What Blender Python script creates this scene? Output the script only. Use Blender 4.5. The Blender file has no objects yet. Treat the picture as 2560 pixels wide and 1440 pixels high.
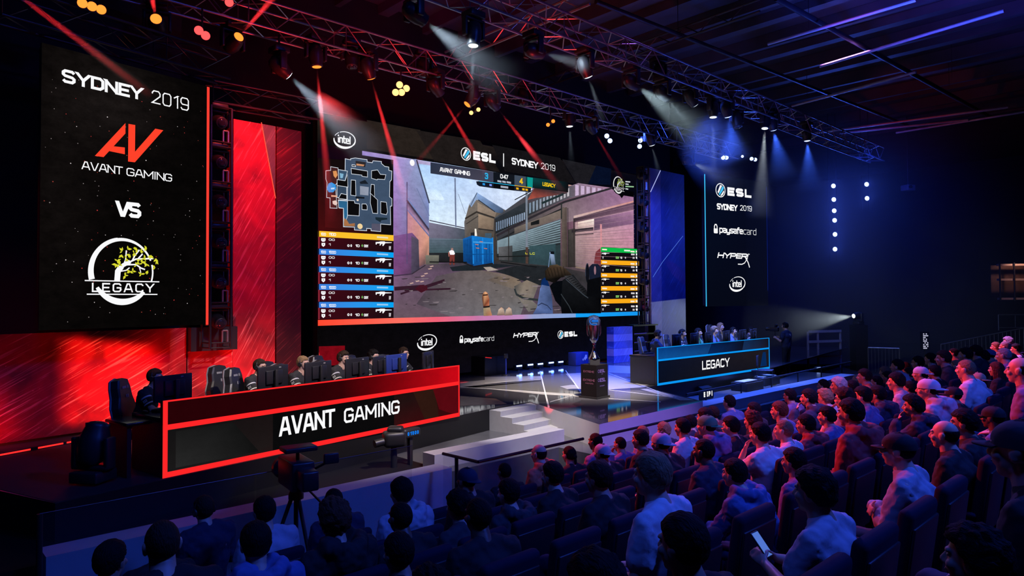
import bpy, bmesh, math, random
import numpy as np
from mathutils import Vector, Matrix, noise as mnoise

random.seed(7)
SC = bpy.context.scene
COL = SC.collection
R = math.radians
pi = math.pi

# ------------------------------------------------------------------ camera
FPX, CY, CZ = 1707.0, 708.0, 2.16          # focal length (px of a 2560 px wide frame), principal row, camera height
PITCH, ROLL = math.atan(0.02444), 0.006
_f = Vector((0, math.cos(PITCH), math.sin(PITCH)))
_u = Vector((0, -math.sin(PITCH), math.cos(PITCH)))
_r = Vector((1, 0, 0))
CR = _r * math.cos(ROLL) - _u * math.sin(ROLL)
CU = _u * math.cos(ROLL) + _r * math.sin(ROLL)
CAM = Vector((0, 0, CZ))
cd = bpy.data.cameras.new('camera')
cam = bpy.data.objects.new('camera', cd)
COL.objects.link(cam)
cd.sensor_width = 36.0
cd.lens = FPX / 2560 * 36.0
cd.shift_y = (CY - 720) / 2560
cd.clip_start, cd.clip_end = 0.05, 200
M = Matrix.Identity(4)
for i in range(3):
    M[i][0], M[i][1], M[i][2], M[i][3] = CR[i], CU[i], -_f[i], CAM[i]
cam.matrix_world = M
SC.camera = cam

# ------------------------------------------------------------------ world, exposure, sampling
w = bpy.data.worlds.new('world'); SC.world = w; w.use_nodes = True
w.node_tree.nodes['Background'].inputs[0].default_value = (0.004, 0.006, 0.03, 1)
w.node_tree.nodes['Background'].inputs[1].default_value = 0.10
SC.view_settings.view_transform = 'Standard'
SC.view_settings.look = 'None'
SC.view_settings.exposure = 0.0
SC.view_settings.gamma = 1.0
cy = SC.cycles
cy.max_bounces = 5; cy.diffuse_bounces = 2; cy.glossy_bounces = 3
cy.transmission_bounces = 3; cy.transparent_max_bounces = 8; cy.volume_bounces = 0
cy.sample_clamp_indirect = 2.0; cy.sample_clamp_direct = 12.0
cy.caustics_reflective = False; cy.caustics_refractive = False
cy.adaptive_threshold = 0.02
cy.use_denoising = True

# ------------------------------------------------------------------ pixel <-> world (2560 x 1440 frame of the photograph)
def ray(px, py):
    return _f + CR * ((px - 1280) / FPX) + CU * ((CY - py) / FPX)
def at_z(px, py, z):
    d = ray(px, py); return CAM + d * ((z - CZ) / d.z)
def at_y(px, py, Y):
    d = ray(px, py); return CAM + d * (Y / d.y)
def hor(px): return 750 - 0.006 * (px - 1280)
def vpdir(xv):
    d = ray(xv, hor(xv)); d.z = 0; return d.normalized()

class Frame:
    """upright plane: X along the wall, Y away from the viewer, Z up"""
    def __init__(s, o, d):
        s.o = Vector((o[0], o[1], 0)); s.x = Vector((d[0], d[1], 0)).normalized()
        s.y = Vector((-s.x.y, s.x.x, 0))
    def mat(s):
        m = Matrix.Identity(4)
        for i in range(3):
            m[i][0], m[i][1], m[i][2], m[i][3] = s.x[i], s.y[i], (0, 0, 1)[i], s.o[i]
        return m
    def px(s, x, y):                     # pixel -> (along, height) on the plane
        d = ray(x, y); t = (s.o - CAM).dot(s.y) / d.dot(s.y)
        p = CAM + d * t
        return ((p - s.o).dot(s.x), p.z)
    def w(s, a, b, z): return s.o + s.x * a + s.y * b + Vector((0, 0, z))
    def shifted(s, b): return Frame(s.o + s.y * b, s.x)

MDIR = vpdir(3080)                       # the way the seat rows and the main wall run
NDIR = Vector((MDIR.y, -MDIR.x, 0))      # from the stage towards the seats
def row_pt(px, py_unused, c):            # plan point on the line n.p = c seen in pixel column px
    d = ray(px, hor(px)); t = c / (d.x * NDIR.x + d.y * NDIR.y)
    return Vector((d.x * t, d.y * t, 0))

# ------------------------------------------------------------------ large lights of the hall
def lin(c):
    c = c / 255.0
    return c / 12.92 if c <= 0.04045 else ((c + 0.055) / 1.055) ** 2.4
def rgb(r, g, b): return (lin(r), lin(g), lin(b))
def look(o, loc, tgt):
    loc, tgt = Vector(loc), Vector(tgt)
    o.location = loc; o.rotation_euler = (tgt - loc).to_track_quat('-Z', 'Y').to_euler()
def spot(name, loc, tgt, power, col, ang, blend=0.3, size=0.05):
    l = bpy.data.lights.new(name, 'SPOT'); l.energy = power; l.color = col
    l.spot_size = R(ang); l.spot_blend = blend; l.shadow_soft_size = size
    o = bpy.data.objects.new(name, l); COL.objects.link(o); look(o, loc, tgt); return o
def area(name, loc, tgt, power, col, sx, sy, spread=180):
    l = bpy.data.lights.new(name, 'AREA'); l.energy = power; l.color = col
    l.shape = 'RECTANGLE'; l.size = sx; l.size_y = sy; l.spread = R(spread)
    o = bpy.data.objects.new(name, l); COL.objects.link(o); look(o, loc, tgt); return o
BLUE, VIOLET, RED, WARM = (0.03, 0.10, 1.0), (0.36, 0.15, 1.0), (1.0, 0.03, 0.03), (1.0, 0.84, 0.70)
# blue wash over the seats from the lighting grid behind and above, violet and red from the grid over the stage
area('blue_wash', (8, 3.5, 9.8), (3.0, 6, 0), 420, BLUE, 1.6, 1.2, 120)
area('blue_wash_left', (-1, 1.5, 9.6), (-1.4, 5, 0), 100, BLUE, 1.2, 1.2, 120)
spot('violet_front', (3.0, 16.5, 9.8), (5.0, 6.5, 0), 4200, VIOLET, 46, 0.7, 0.12)
spot('violet_far', (9, 20, 10), (14.5, 15, 0), 16000, (0.62, 0.20, 0.9), 52, 0.7, 0.12)
spot('red_front', (-4.2, 14.2, 6.6), (6, 6.4, 0.5), 9000, (1, 0.045, 0.05), 44, 0.8, 0.1)
spot('red_far', (-1.5, 18.2, 6.7), (14.5, 15.5, 0.5), 11000, (1, 0.05, 0.07), 26, 0.8, 0.1)
# red wash on the left scenery
spot('red_wash_floor', (-8.0, 10.0, 0.12), (-7.4, 11.3, 0.50), 240, RED, 125, 0.9, 0.3)
spot('red_wash_floor', (-6.3, 11.2, 0.12), (-5.9, 12.5, 0.50), 240, RED, 125, 0.9, 0.3)
spot('red_wash_wall', (-6.5, 6.5, 7.5), (-7.2, 11.4, 0.0), 420, RED, 26, 0.9, 0.15)
area('red_gobo', (-8.0, 6.4, 1.7), (-6.85, 11.2, 0.85), 16, (1, 0.12, 0.08), 0.5, 1.35, 3)
spot('red_pillar_wash', (-3.9, 11.4, 7.3), (-5.2, 13.6, 4.6), 1300, (1, 0.07, 0.06), 44, 0.9, 0.15)
spot('red_pillar_low', (-4.4, 11.6, 0.3), (-4.9, 13.7, 1.4), 160, RED, 90, 0.9, 0.2)
# warm white key on the players and the middle of the stage
spot('stage_key', (1.6, 8.0, 6.9), (-2.6, 11.2, 1.0), 3400, WARM, 40, 0.8, 0.08)
spot('stage_key', (-5.2, 7.6, 6.9), (-3.6, 10.6, 1.0), 700, WARM, 34, 0.8, 0.08)
spot('stage_key_centre', (3.0, 10.0, 8.4), (1.4, 16.6, 0), 15000, (1.0, 0.86, 0.76), 28, 0.9, 0.1)
spot('stage_key_right', (8.4, 16.5, 8.6), (6.5, 20.4, 1.1), 2600, (0.75, 0.88, 1.0), 34, 0.8, 0.1)
spot('steps_key', (0.6, 9.6, 8.2), (0.2, 12.6, -0.2), 4500, (1, 0.92, 0.88), 20, 0.7, 0.1)
spot('red_thrust', (-1.5, 9.2, 6.5), (1.3, 12.2, -0.3), 260, (1, 0.06, 0.08), 7, 0.5, 0.05)
# blue wash of the right half of the stage and its scenery
spot('blue_stage', (5.5, 18.5, 8.0), (5.0, 19.5, 0), 17000, BLUE, 70, 0.8, 0.2)
spot('blue_pillar', (4.2, 21.5, 7.4), (6.0, 25.4, 3.5), 3500, (0.05, 0.12, 1), 60, 0.9, 0.2)
spot('blue_ceiling', (8, 15, 5.6), (10.5, 14, 10.6), 3600, (0.03, 0.07, 1), 130, 0.9, 0.4)
spot('violet_ceiling', (7.5, 9.5, 6.0), (9.5, 11.5, 10.6), 700, (0.62, 0.05, 0.75), 90, 0.9, 0.3)
spot('red_rails', (11, 21, 7.2), (14.5, 25, 9.1), 160, (1, 0.03, 0.06), 42, 0.9, 0.1)
spot('red_rails', (6.5, 15.5, 7.6), (9.0, 17.0, 9.0), 60, (1, 0.03, 0.06), 45, 0.9, 0.1)
spot('violet_ceiling_left', (-1.5, 14, 7.9), (-2.5, 17, 10.6), 160, (0.55, 0.03, 0.5), 90, 0.9, 0.2)
spot('blue_back', (13, 24, 7), (16, 34, 3), 1100, (0.02, 0.06, 1), 110, 0.9, 0.4)
spot('red_truss_fill', (-2.6, 12.4, 4.2), (-3.5, 14.5, 7.6), 420, RED, 110, 0.9, 0.2)  # unseen spots added to redden the truss, in place of its lamps' spill
spot('red_truss_fill', (0.8, 13.0, 4.6), (0.2, 15.5, 7.6), 320, RED, 100, 0.9, 0.2)
spot('blue_truss_fill', (7.5, 18.5, 3.8), (6.2, 19.0, 7.6), 420, BLUE, 100, 0.9, 0.2)  # unseen spot added to tint the truss blue
spot('violet_fascia', (6.5, 5.0, 9.0), (3.2, 11.8, -.3), 4800, (0.40, 0.2, 1.0), 24, 0.8, 0.1)
spot('thrust_key', (-3, 5.5, 8.5), (1.0, 12.4, -.2), 1300, (1, .88, .84), 13, 0.8, 0.1)
spot('trophy_fill', (-1.5, 9.5, 7.0), (1.85, 15.0, 1.3), 1800, (1, .92, .85), 7, 0.6, 0.25)  # unseen spots added to brighten the trophy cup
spot('trophy_fill', (5.5, 11, 7.0), (1.85, 15.0, 1.3), 1500, (.7, .8, 1), 7, 0.6, 0.25)
spot('red_front_row', (-3.6, 13.6, 6.5), (0.8, 9.3, -.2), 3200, (1, .05, .05), 13, 0.8, 0.05)


# ------------------------------------------------------------------ materials
MATS = {}
def mat(name, col, rough=0.55, metal=0.0, var=0.25, scale=6.0, bump=0.0, spec=0.5, sheen=0.0, trans=None):
    if name in MATS: return MATS[name]
    m = bpy.data.materials.new(name); m.use_nodes = True
    nt = m.node_tree; b = nt.nodes['Principled BSDF']
    tc = nt.nodes.new('ShaderNodeTexCoord'); nz = nt.nodes.new('ShaderNodeTexNoise')
    nz.inputs['Scale'].default_value = scale; nz.inputs['Detail'].default_value = 3
    nt.links.new(tc.outputs['Object'], nz.inputs['Vector'])
    mx = nt.nodes.new('ShaderNodeMix'); mx.data_type = 'RGBA'
    mx.inputs[6].default_value = (*[c * (1 - var) for c in col], 1)
    mx.inputs[7].default_value = (*[min(1, c * (1 + var)) for c in col], 1)
    nt.links.new(nz.outputs['Fac'], mx.inputs[0]); nt.links.new(mx.outputs[2], b.inputs['Base Color'])
    b.inputs['Roughness'].default_value = rough; b.inputs['Metallic'].default_value = metal
    b.inputs['Specular IOR Level'].default_value = spec
    if sheen: b.inputs['Sheen Weight'].default_value = sheen
    if bump:
        bp = nt.nodes.new('ShaderNodeBump'); bp.inputs['Strength'].default_value = bump
        bp.inputs['Distance'].default_value = 0.02
        nt.links.new(nz.outputs['Fac'], bp.inputs['Height']); nt.links.new(bp.outputs['Normal'], b.inputs['Normal'])
    if trans is not None:
        b.inputs['Alpha'].default_value = trans
    MATS[name] = m; return m
def emit(name, col, strength=1.0, sample=False):
    if name in MATS: return MATS[name]
    m = bpy.data.materials.new(name); m.use_nodes = True; nt = m.node_tree
    nt.nodes.remove(nt.nodes['Principled BSDF'])
    e = nt.nodes.new('ShaderNodeEmission'); e.inputs[0].default_value = (*col, 1); e.inputs[1].default_value = strength
    nt.links.new(e.outputs[0], nt.nodes['Material Output'].inputs[0])
    m.cycles.emission_sampling = 'AUTO' if sample else 'NONE'
    MATS[name] = m; return m
def led(name, strength=1.0, sample=False, grain=0.0):
    """what a lit screen shows: colour stored per corner of the picture's shapes, with the fine grain of the diodes"""
    if name in MATS: return MATS[name]
    m = bpy.data.materials.new(name); m.use_nodes = True; nt = m.node_tree
    nt.nodes.remove(nt.nodes['Principled BSDF'])
    a = nt.nodes.new('ShaderNodeAttribute'); a.attribute_name = 'Col'
    e = nt.nodes.new('ShaderNodeEmission')
    out = a.outputs['Color']
    if grain:
        tc = nt.nodes.new('ShaderNodeTexCoord'); mp = nt.nodes.new('ShaderNodeMapping')
        mp.inputs['Scale'].default_value = (1, 1, 1.6)
        nz = nt.nodes.new('ShaderNodeTexNoise'); nz.inputs['Scale'].default_value = 3.2; nz.inputs['Detail'].default_value = 9
        nz.inputs['Roughness'].default_value = 0.72
        nt.links.new(tc.outputs['Object'], mp.inputs[0]); nt.links.new(mp.outputs[0], nz.inputs[0])
        mr = nt.nodes.new('ShaderNodeMapRange'); mr.inputs[1].default_value = 0.3; mr.inputs[2].default_value = 0.7
        mr.inputs[3].default_value = 1 - grain; mr.inputs[4].default_value = 1 + grain
        nt.links.new(nz.outputs['Fac'], mr.inputs[0])
        vm = nt.nodes.new('ShaderNodeVectorMath'); vm.operation = 'SCALE'
        nt.links.new(out, vm.inputs[0]); nt.links.new(mr.outputs[0], vm.inputs['Scale']); out = vm.outputs[0]
    nt.links.new(out, e.inputs[0]); e.inputs[1].default_value = strength
    nt.links.new(e.outputs[0], nt.nodes['Material Output'].inputs[0])
    m.cycles.emission_sampling = 'AUTO' if sample else 'NONE'
    MATS[name] = m; return m
def scratched(name, dark, light, line, angle=62, rough=0.5, seed=0.0):
    """printed scenery sheet: mottled stone with long fine scratches"""
    if name in MATS: return MATS[name]
    m = bpy.data.materials.new(name); m.use_nodes = True; nt = m.node_tree; b = nt.nodes['Principled BSDF']
    N = nt.nodes.new; L = nt.links.new
    tc = N('ShaderNodeTexCoord')
    mp = N('ShaderNodeMapping'); mp.inputs['Location'].default_value = (seed, 0, seed * 1.7); mp.inputs['Rotation'].default_value = (0, R(angle), 0)
    L(tc.outputs['Object'], mp.inputs[0])
    def streak(sx, sz, scale, lo, hi, det=4):
        m2 = N('ShaderNodeMapping'); m2.inputs['Scale'].default_value = (sx, 1, sz); L(mp.outputs[0], m2.inputs[0])
        n = N('ShaderNodeTexNoise'); n.inputs['Scale'].default_value = scale; n.inputs['Detail'].default_value = det
        n.inputs['Distortion'].default_value = 0.6
        L(m2.outputs[0], n.inputs[0])
        r = N('ShaderNodeMapRange'); r.inputs[1].default_value = lo; r.inputs[2].default_value = hi; L(n.outputs['Fac'], r.inputs[0])
        return r.outputs[0]
    blotch = streak(1, 1, 1.3, 0.36, 0.68)
    s1 = streak(0.5, 9, 2.2, 0.575, 0.71)
    s2 = streak(0.35, 16, 2.8, 0.605, 0.71)
    sp = streak(10, 10, 4.0, 0.76, 0.80, 1)
    def mix(f, a, c):
        x = N('ShaderNodeMix'); x.data_type = 'RGBA'; L(f, x.inputs[0])
        if isinstance(a, tuple): x.inputs[6].default_value = (*a, 1)
        else: L(a, x.inputs[6])
        x.inputs[7].default_value = (*c, 1); return x.outputs[2]
    c = mix(blotch, dark, light); 
    h = N('ShaderNodeMath'); h.operation = 'MULTIPLY'; h.inputs[1].default_value = 0.75; L(s1, h.inputs[0])
    c = mix(h.outputs[0], c, line); c = mix(s2, c, line); c = mix(sp, c, line)
    L(c, b.inputs['Base Color']); b.inputs['Roughness'].default_value = rough
    MATS[name] = m; return m

BLACK = mat('black_paint', (0.012, 0.012, 0.013), 0.45)
MATT = mat('matt_black_drape', (0.008, 0.008, 0.010), 0.9, scale=3)
GLOSS = mat('gloss_black_panel', (0.006, 0.006, 0.008), 0.25)
STEEL = mat('bare_aluminium_tube', (0.55, 0.55, 0.57), 0.32, 0.9)
DSTEEL = mat('dark_steel', (0.05, 0.05, 0.055), 0.4, 0.6)
CHROME = mat('polished_chrome', (0.8, 0.8, 0.82), 0.08, 1.0)

# ------------------------------------------------------------------ mesh builder
class MB:
    def __init__(s): s.v, s.f, s.mi, s.c, s.mats, s.smooth = [], [], [], [], [], []
    def slot(s, m):
        if m is None: return 0
        if m not in s.mats: s.mats.append(m)
        return s.mats.index(m)
    def add(s, vs, fs, m=None, cols=None, smooth=False):
        o = len(s.v); s.v += [tuple(v) for v in vs]; k = s.slot(m)
        for i, f in enumerate(fs):
            s.f.append([o + q for q in f]); s.mi.append(k); s.smooth.append(smooth)
            s.c.append(cols[i] if cols else None)
        return s
    def box(s, c, d, m=None, rz=0, X=None, taper=1.0):
        x, y, z = d[0] / 2, d[1] / 2, d[2] / 2
        vs = [(a * x * (taper if h > 0 else 1), b * y * (taper if h > 0 else 1), h * z) for h in (-1, 1) for a, b in ((-1, -1), (1, -1), (1, 1), (-1, 1))]
        T = Matrix.Translation(c) @ (X if X else Matrix.Rotation(rz, 4, 'Z'))
        vs = [T @ Vector(v) for v in vs]
        return s.add(vs, [(3, 2, 1, 0), (4, 5, 6, 7), (0, 1, 5, 4), (1, 2, 6, 5), (2, 3, 7, 6), (3, 0, 4, 7)], m)
    def rbox(s, c, d, m=None, r=0.02, X=None, seg=2):
        bm = bmesh.new(); bmesh.ops.create_cube(bm, size=1)
        for v in bm.verts: v.co = Vector((v.co.x * d[0], v.co.y * d[1], v.co.z * d[2]))
        bmesh.ops.bevel(bm, geom=bm.edges[:], offset=min(r, min(d) * 0.49), segments=seg, affect='EDGES', profile=0.5)
        T = Matrix.Translation(c) @ (X if X else Matrix.Identity(4))
        bm.verts.index_update()
        s.add([T @ v.co for v in bm.verts], [[v.index for v in f.verts] for f in bm.faces], m, smooth=True); bm.free(); return s
    def tube(s, a, b, r, m=None, n=6, r2=None, cap=True):
        a, b = Vector(a), Vector(b); d = (b - a)
        if d.length < 1e-6: return s
        q = d.to_track_quat('Z', 'Y'); r2 = r if r2 is None else r2
        vs = [a + q @ Vector((r * math.cos(2 * pi * i / n), r * math.sin(2 * pi * i / n), 0)) for i in range(n)]
        vs += [b + q @ Vector((r2 * math.cos(2 * pi * i / n), r2 * math.sin(2 * pi * i / n), 0)) for i in range(n)]
        fs = [(i, (i + 1) % n, n + (i + 1) % n, n + i) for i in range(n)]
        s.add(vs, fs, m, smooth=n > 6)
        if cap: s.add(vs, [tuple(range(n - 1, -1, -1)), tuple(range(n, 2 * n))], m)
        return s
    def path(s, pts, r, m=None, n=6):
        for a, b in zip(pts[:-1], pts[1:]): s.tube(a, b, r, m, n)
        return s
    def lathe(s, prof, m=None, n=20, T=None, sx=1, sy=1):
        vs, fs = [], []
        for (r, z) in prof:
            for i in range(n):
                v = Vector((r * sx * math.cos(2 * pi * i / n), r * sy * math.sin(2 * pi * i / n), z)); vs.append(T @ v if T else v)
        for j in range(len(prof) - 1):
            for i in range(n): fs.append((j * n + i, j * n + (i + 1) % n, (j + 1) * n + (i + 1) % n, (j + 1) * n + i))
        s.add(vs, fs, m, smooth=True)
        return s.add(vs, [tuple(range(n - 1, -1, -1)), tuple(range((len(prof) - 1) * n, len(prof) * n))], m)
    def ball(s, c, r, m=None, nu=12, nv=8, T=None):
        r = (r, r, r) if not hasattr(r, '__len__') else r
        vs = [(0, 0, -1)]
        for j in range(1, nv):
            t = pi * j / nv
            vs += [(math.sin(t) * math.cos(2 * pi * i / nu), math.sin(t) * math.sin(2 * pi * i / nu), -math.cos(t)) for i in range(nu)]
        vs.append((0, 0, 1))
        fs = [(0, 1 + (i + 1) % nu, 1 + i) for i in range(nu)]
        for j in range(nv - 2):
            for i in range(nu):
                fs.append((1 + j * nu + i, 1 + j * nu + (i + 1) % nu, 1 + (j + 1) * nu + (i + 1) % nu, 1 + (j + 1) * nu + i))
        l = len(vs) - 1
        fs += [(1 + (nv - 2) * nu + i, 1 + (nv - 2) * nu + (i + 1) % nu, l) for i in range(nu)]
        vs = [Vector((v[0] * r[0], v[1] * r[1], v[2] * r[2])) for v in vs]
        vs = [Vector(c) + (T @ v if T else v) for v in vs]
        return s.add(vs, fs, m, smooth=True)
    def prism(s, poly, z0, z1, m=None, side=None):
        n = len(poly)
        vs = [(p[0], p[1], z0) for p in poly] + [(p[0], p[1], z1) for p in poly]
        s.add(vs, [tuple(range(n, 2 * n)), tuple(range(n - 1, -1, -1))], m)
        return s.add(vs, [(i, (i + 1) % n, n + (i + 1) % n, n + i) for i in range(n)], side or m)
    def mesh(s, name, m=None):
        me = bpy.data.meshes.new(name); me.from_pydata(s.v, [], s.f)
        ms = s.mats or ([m] if m else [])
        for x in ms: me.materials.append(x)
        if s.f:
            me.polygons.foreach_set('material_index', s.mi); me.polygons.foreach_set('use_smooth', s.smooth)
        if any(c is not None for c in s.c):
            at = me.color_attributes.new('Col', 'FLOAT_COLOR', 'CORNER'); k = 0
            for f, c in zip(s.f, s.c):
                for q in range(len(f)):
                    cc = (c[q] if c and isinstance(c[0], (tuple, list)) else c) or (0, 0, 0)
                    at.data[k].color = (*cc[:3], 1); k += 1
        me.update(); return me
    def build(s, name, m=None, parent=None, mw=None):
        o = bpy.data.objects.new(name, s.mesh(name, m)); COL.objects.link(o)
        if parent is not None: o.parent = parent
        elif mw is not None: o.matrix_world = mw
        return o

def tag(o, label=None, cat=None, group=None, kind=None):
    if label: o['label'] = label
    if cat: o['category'] = cat
    if group: o['group'] = group
    if kind: o['kind'] = kind
    return o
def empty(name, loc=(0, 0, 0), rz=0, label=None, cat=None, group=None, mw=None):
    o = bpy.data.objects.new(name, None); COL.objects.link(o); o.empty_display_size = 0.1
    if mw is not None: o.matrix_world = mw
    else: o.location = loc; o.rotation_euler = (0, 0, rz)
    return tag(o, label, cat, group)
KIDS = {}
def copy_tree(o, parent=None):
    c = o.copy(); COL.objects.link(c)
    if parent is not None: c.parent = parent
    for ch in (k for k in list(bpy.data.objects) if k.parent == o): copy_tree(ch, c)
    return c
def struct(o):
    o['kind'] = 'structure'; return o

# ------------------------------------------------------------------ lettering: stroke letters with square-cut corners
GL = {
 'A': (.78, [[(0, 0), (.36, 1), (.64, 1), (1, 0)], [(.13, .3), (.87, .3)]]),
 'B': (.72, [[(0, 0), (0, 1), (.8, 1), (1, .86), (1, .66), (.85, .52), (0, .52)], [(.85, .52), (1, .38), (1, .14), (.8, 0), (0, 0)]]),
 'C': (.70, [[(1, .76), (1, .84), (.82, 1), (.18, 1), (0, .84), (0, .16), (.18, 0), (.82, 0), (1, .16), (1, .24)]]),
 'D': (.72, [[(0, .001), (0, 1), (.75, 1), (1, .82), (1, .18), (.75, 0), (0, 0)]]),
 'E': (.62, [[(1, 1), (0, 1), (0, 0), (1, 0)], [(0, .5), (.88, .5)]]),
 'F': (.6, [[(1, 1), (0, 1), (0, 0)], [(0, .5), (.85, .5)]]),
 'G': (.72, [[(1, .76), (1, .84), (.82, 1), (.18, 1), (0, .84), (0, .16), (.18, 0), (.82, 0), (1, .16), (1, .48), (.55, .48)]]),
 'H': (.74, [[(0, 0), (0, 1)], [(1, 0), (1, 1)], [(0, .5), (1, .5)]]),
 'I': (.16, [[(.5, 0), (.5, 1)]]),
 'L': (.58, [[(0, 1), (0, 0), (1, 0)]]),
 'M': (.92, [[(0, 0), (0, 1), (.5, .28), (1, 1), (1, 0)]]),
 'N': (.74, [[(0, 0), (0, 1), (1, 0), (1, 1)]]),
 'O': (.74, [[(.82, 1), (.18, 1), (0, .84), (0, .16), (.18, 0), (.82, 0), (1, .16), (1, .84), (.82, 1)]]),
 'P': (.70, [[(0, 0), (0, 1), (.8, 1), (1, .86), (1, .56), (.8, .42), (0, .42)]]),
 'R': (.72, [[(0, 0), (0, 1), (.8, 1), (1, .86), (1, .58), (.8, .44), (0, .44)], [(.5, .44), (1, 0)]]),
 'S': (.70, [[(1, .76), (1, .85), (.82, 1), (.18, 1), (0, .85), (0, .66), (.16, .54), (.84, .46), (1, .34), (1, .15), (.82, 0), (.18, 0), (0, .15), (0, .24)]]),
 'T': (.72, [[(0, 1), (1, 1)], [(.5, 1), (.5, 0)]]),
 'V': (.76, [[(0, 1), (.42, 0), (.58, 0), (1, 1)]]),
 'X': (.76, [[(0, 0), (1, 1)], [(0, 1), (1, 0)]]),
 'Y': (.74, [[(0, 1), (.5, .44), (1, 1)], [(.5, .44), (.5, 0)]]),
 '0': (.66, [[(.82, 1), (.18, 1), (0, .84), (0, .16), (.18, 0), (.82, 0), (1, .16), (1, .84), (.82, 1)]]),
 '1': (.36, [[(0, .78), (.9, 1), (.9, 0)]]),
 '2': (.64, [[(0, .74), (0, .84), (.2, 1), (.8, 1), (1, .84), (1, .62), (0, 0), (1, 0)]]),
 '3': (.64, [[(0, .8), (.18, 1), (.82, 1), (1, .84), (1, .66), (.82, .53), (.4, .53)], [(.82, .53), (1, .38), (1, .16), (.82, 0), (.18, 0), (0, .2)]]),
 '4': (.70, [[(.75, 0), (.75, 1), (0, .25), (1, .25)]]),
 '5': (.64, [[(1, 1), (.05, 1), (0, .55), (.8, .58), (1, .42), (1, .16), (.82, 0), (.18, 0), (0, .16)]]),
 '6': (.66, [[(1, .84), (.82, 1), (.18, 1), (0, .84), (0, .16), (.18, 0), (.82, 0), (1, .16), (1, .4), (.82, .54), (0, .54)]]),
 '7': (.62, [[(0, 1), (1, 1), (.35, 0)]]),
 '9': (.66, [[(0, .16), (.18, 0), (.82, 0), (1, .16), (1, .84), (.82, 1), (.18, 1), (0, .84), (0, .58), (.18, .44), (1, .44)]]),
 ':': (.12, [[(.5, .12), (.5, .28)], [(.5, .62), (.5, .78)]]),
 'i': (.16, [[(.5, 0), (.5, .7)], [(.5, .88), (.5, 1.02)]]),
 'n': (.56, [[(0, 0), (0, .7), (.8, .7), (1, .56), (1, 0)]]),
 't': (.40, [[(.3, 1), (.3, .12), (.5, 0), (1, 0)], [(0, .7), (1, .7)]]),
 'e': (.56, [[(0, .36), (1, .36), (1, .56), (.82, .7), (.18, .7), (0, .56), (0, .14), (.18, 0), (.95, 0)]]),
 'l': (.16, [[(.5, 0), (.5, 1.05)]]),
 'p': (.56, [[(0, -.28), (0, .7), (.8, .7), (1, .56), (1, .14), (.8, 0), (0, 0)]]),
 'a': (.54, [[(0, .7), (.8, .7), (1, .56), (1, 0), (.2, 0), (0, .1), (0, .3), (.2, .38), (1, .38)]]),
 'y': (.56, [[(0, .7), (0, .14), (.2, 0), (1, 0)], [(1, .7), (1, -.14), (.8, -.28), (.1, -.28)]]),
 's': (.52, [[(1, .7), (.18, .7), (0, .58), (0, .46), (.18, .36), (.82, .34), (1, .24), (1, .12), (.82, 0), (0, 0)]]),
 'f': (.40, [[(1, 1), (.5, 1), (.3, .86), (.3, 0)], [(0, .7), (1, .7)]]),
 'c': (.52, [[(1, .7), (.18, .7), (0, .56), (0, .14), (.18, 0), (1, 0)]]),
 'r': (.38, [[(0, 0), (0, .7), (1, .7)]]),
 'd': (.56, [[(1, 1), (1, 0), (.2, 0), (0, .14), (0, .56), (.2, .7), (1, .7)]]),
}
def text_strokes(txt, sp=0.2, wide=1.0):
    """-> list of polylines, total width (cap height 1)"""
    x, out = 0.0, []
    for ch in txt:
        if ch == ' ': x += 0.34 * wide + sp; continue
        g = GL.get(ch)
        if not g: continue
        wd = g[0] * wide
        for pl in g[1]: out.append([(x + p[0] * wd, p[1]) for p in pl])
        x += wd + sp
    return out, x - sp
def ribbon(pl, t):
    """mitred flat ribbon along a polyline -> verts, quads"""
    n = len(pl); closed = (Vector(pl[0]) - Vector(pl[-1])).length < 1e-6 and n > 3
    P = [Vector(p) for p in pl]
    if closed: P = P[:-1]; n -= 1
    D = [(P[(i + 1) % n] - P[i]).normalized() for i in range(n if closed else n - 1)]
    vs = []
    for i in range(n):
        d0 = D[i - 1] if (i > 0 or closed) else D[0]
        d1 = D[i] if (closed or i < n - 1) else D[-1]
        n0 = Vector((-d0.y, d0.x)); n1 = Vector((-d1.y, d1.x)); b = n0 + n1
        if b.length < 0.35: b = n1.copy()
        b.normalize(); k = min(1.6, 1.0 / max(0.3, b.dot(n1)))
        vs += [P[i] + b * (t / 2 * k), P[i] - b * (t / 2 * k)]
    fs = [(2 * i, 2 * i + 1, 2 * ((i + 1) % n) + 1, 2 * ((i + 1) % n)) for i in range(n if closed else n - 1)]
    return vs, fs

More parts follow.
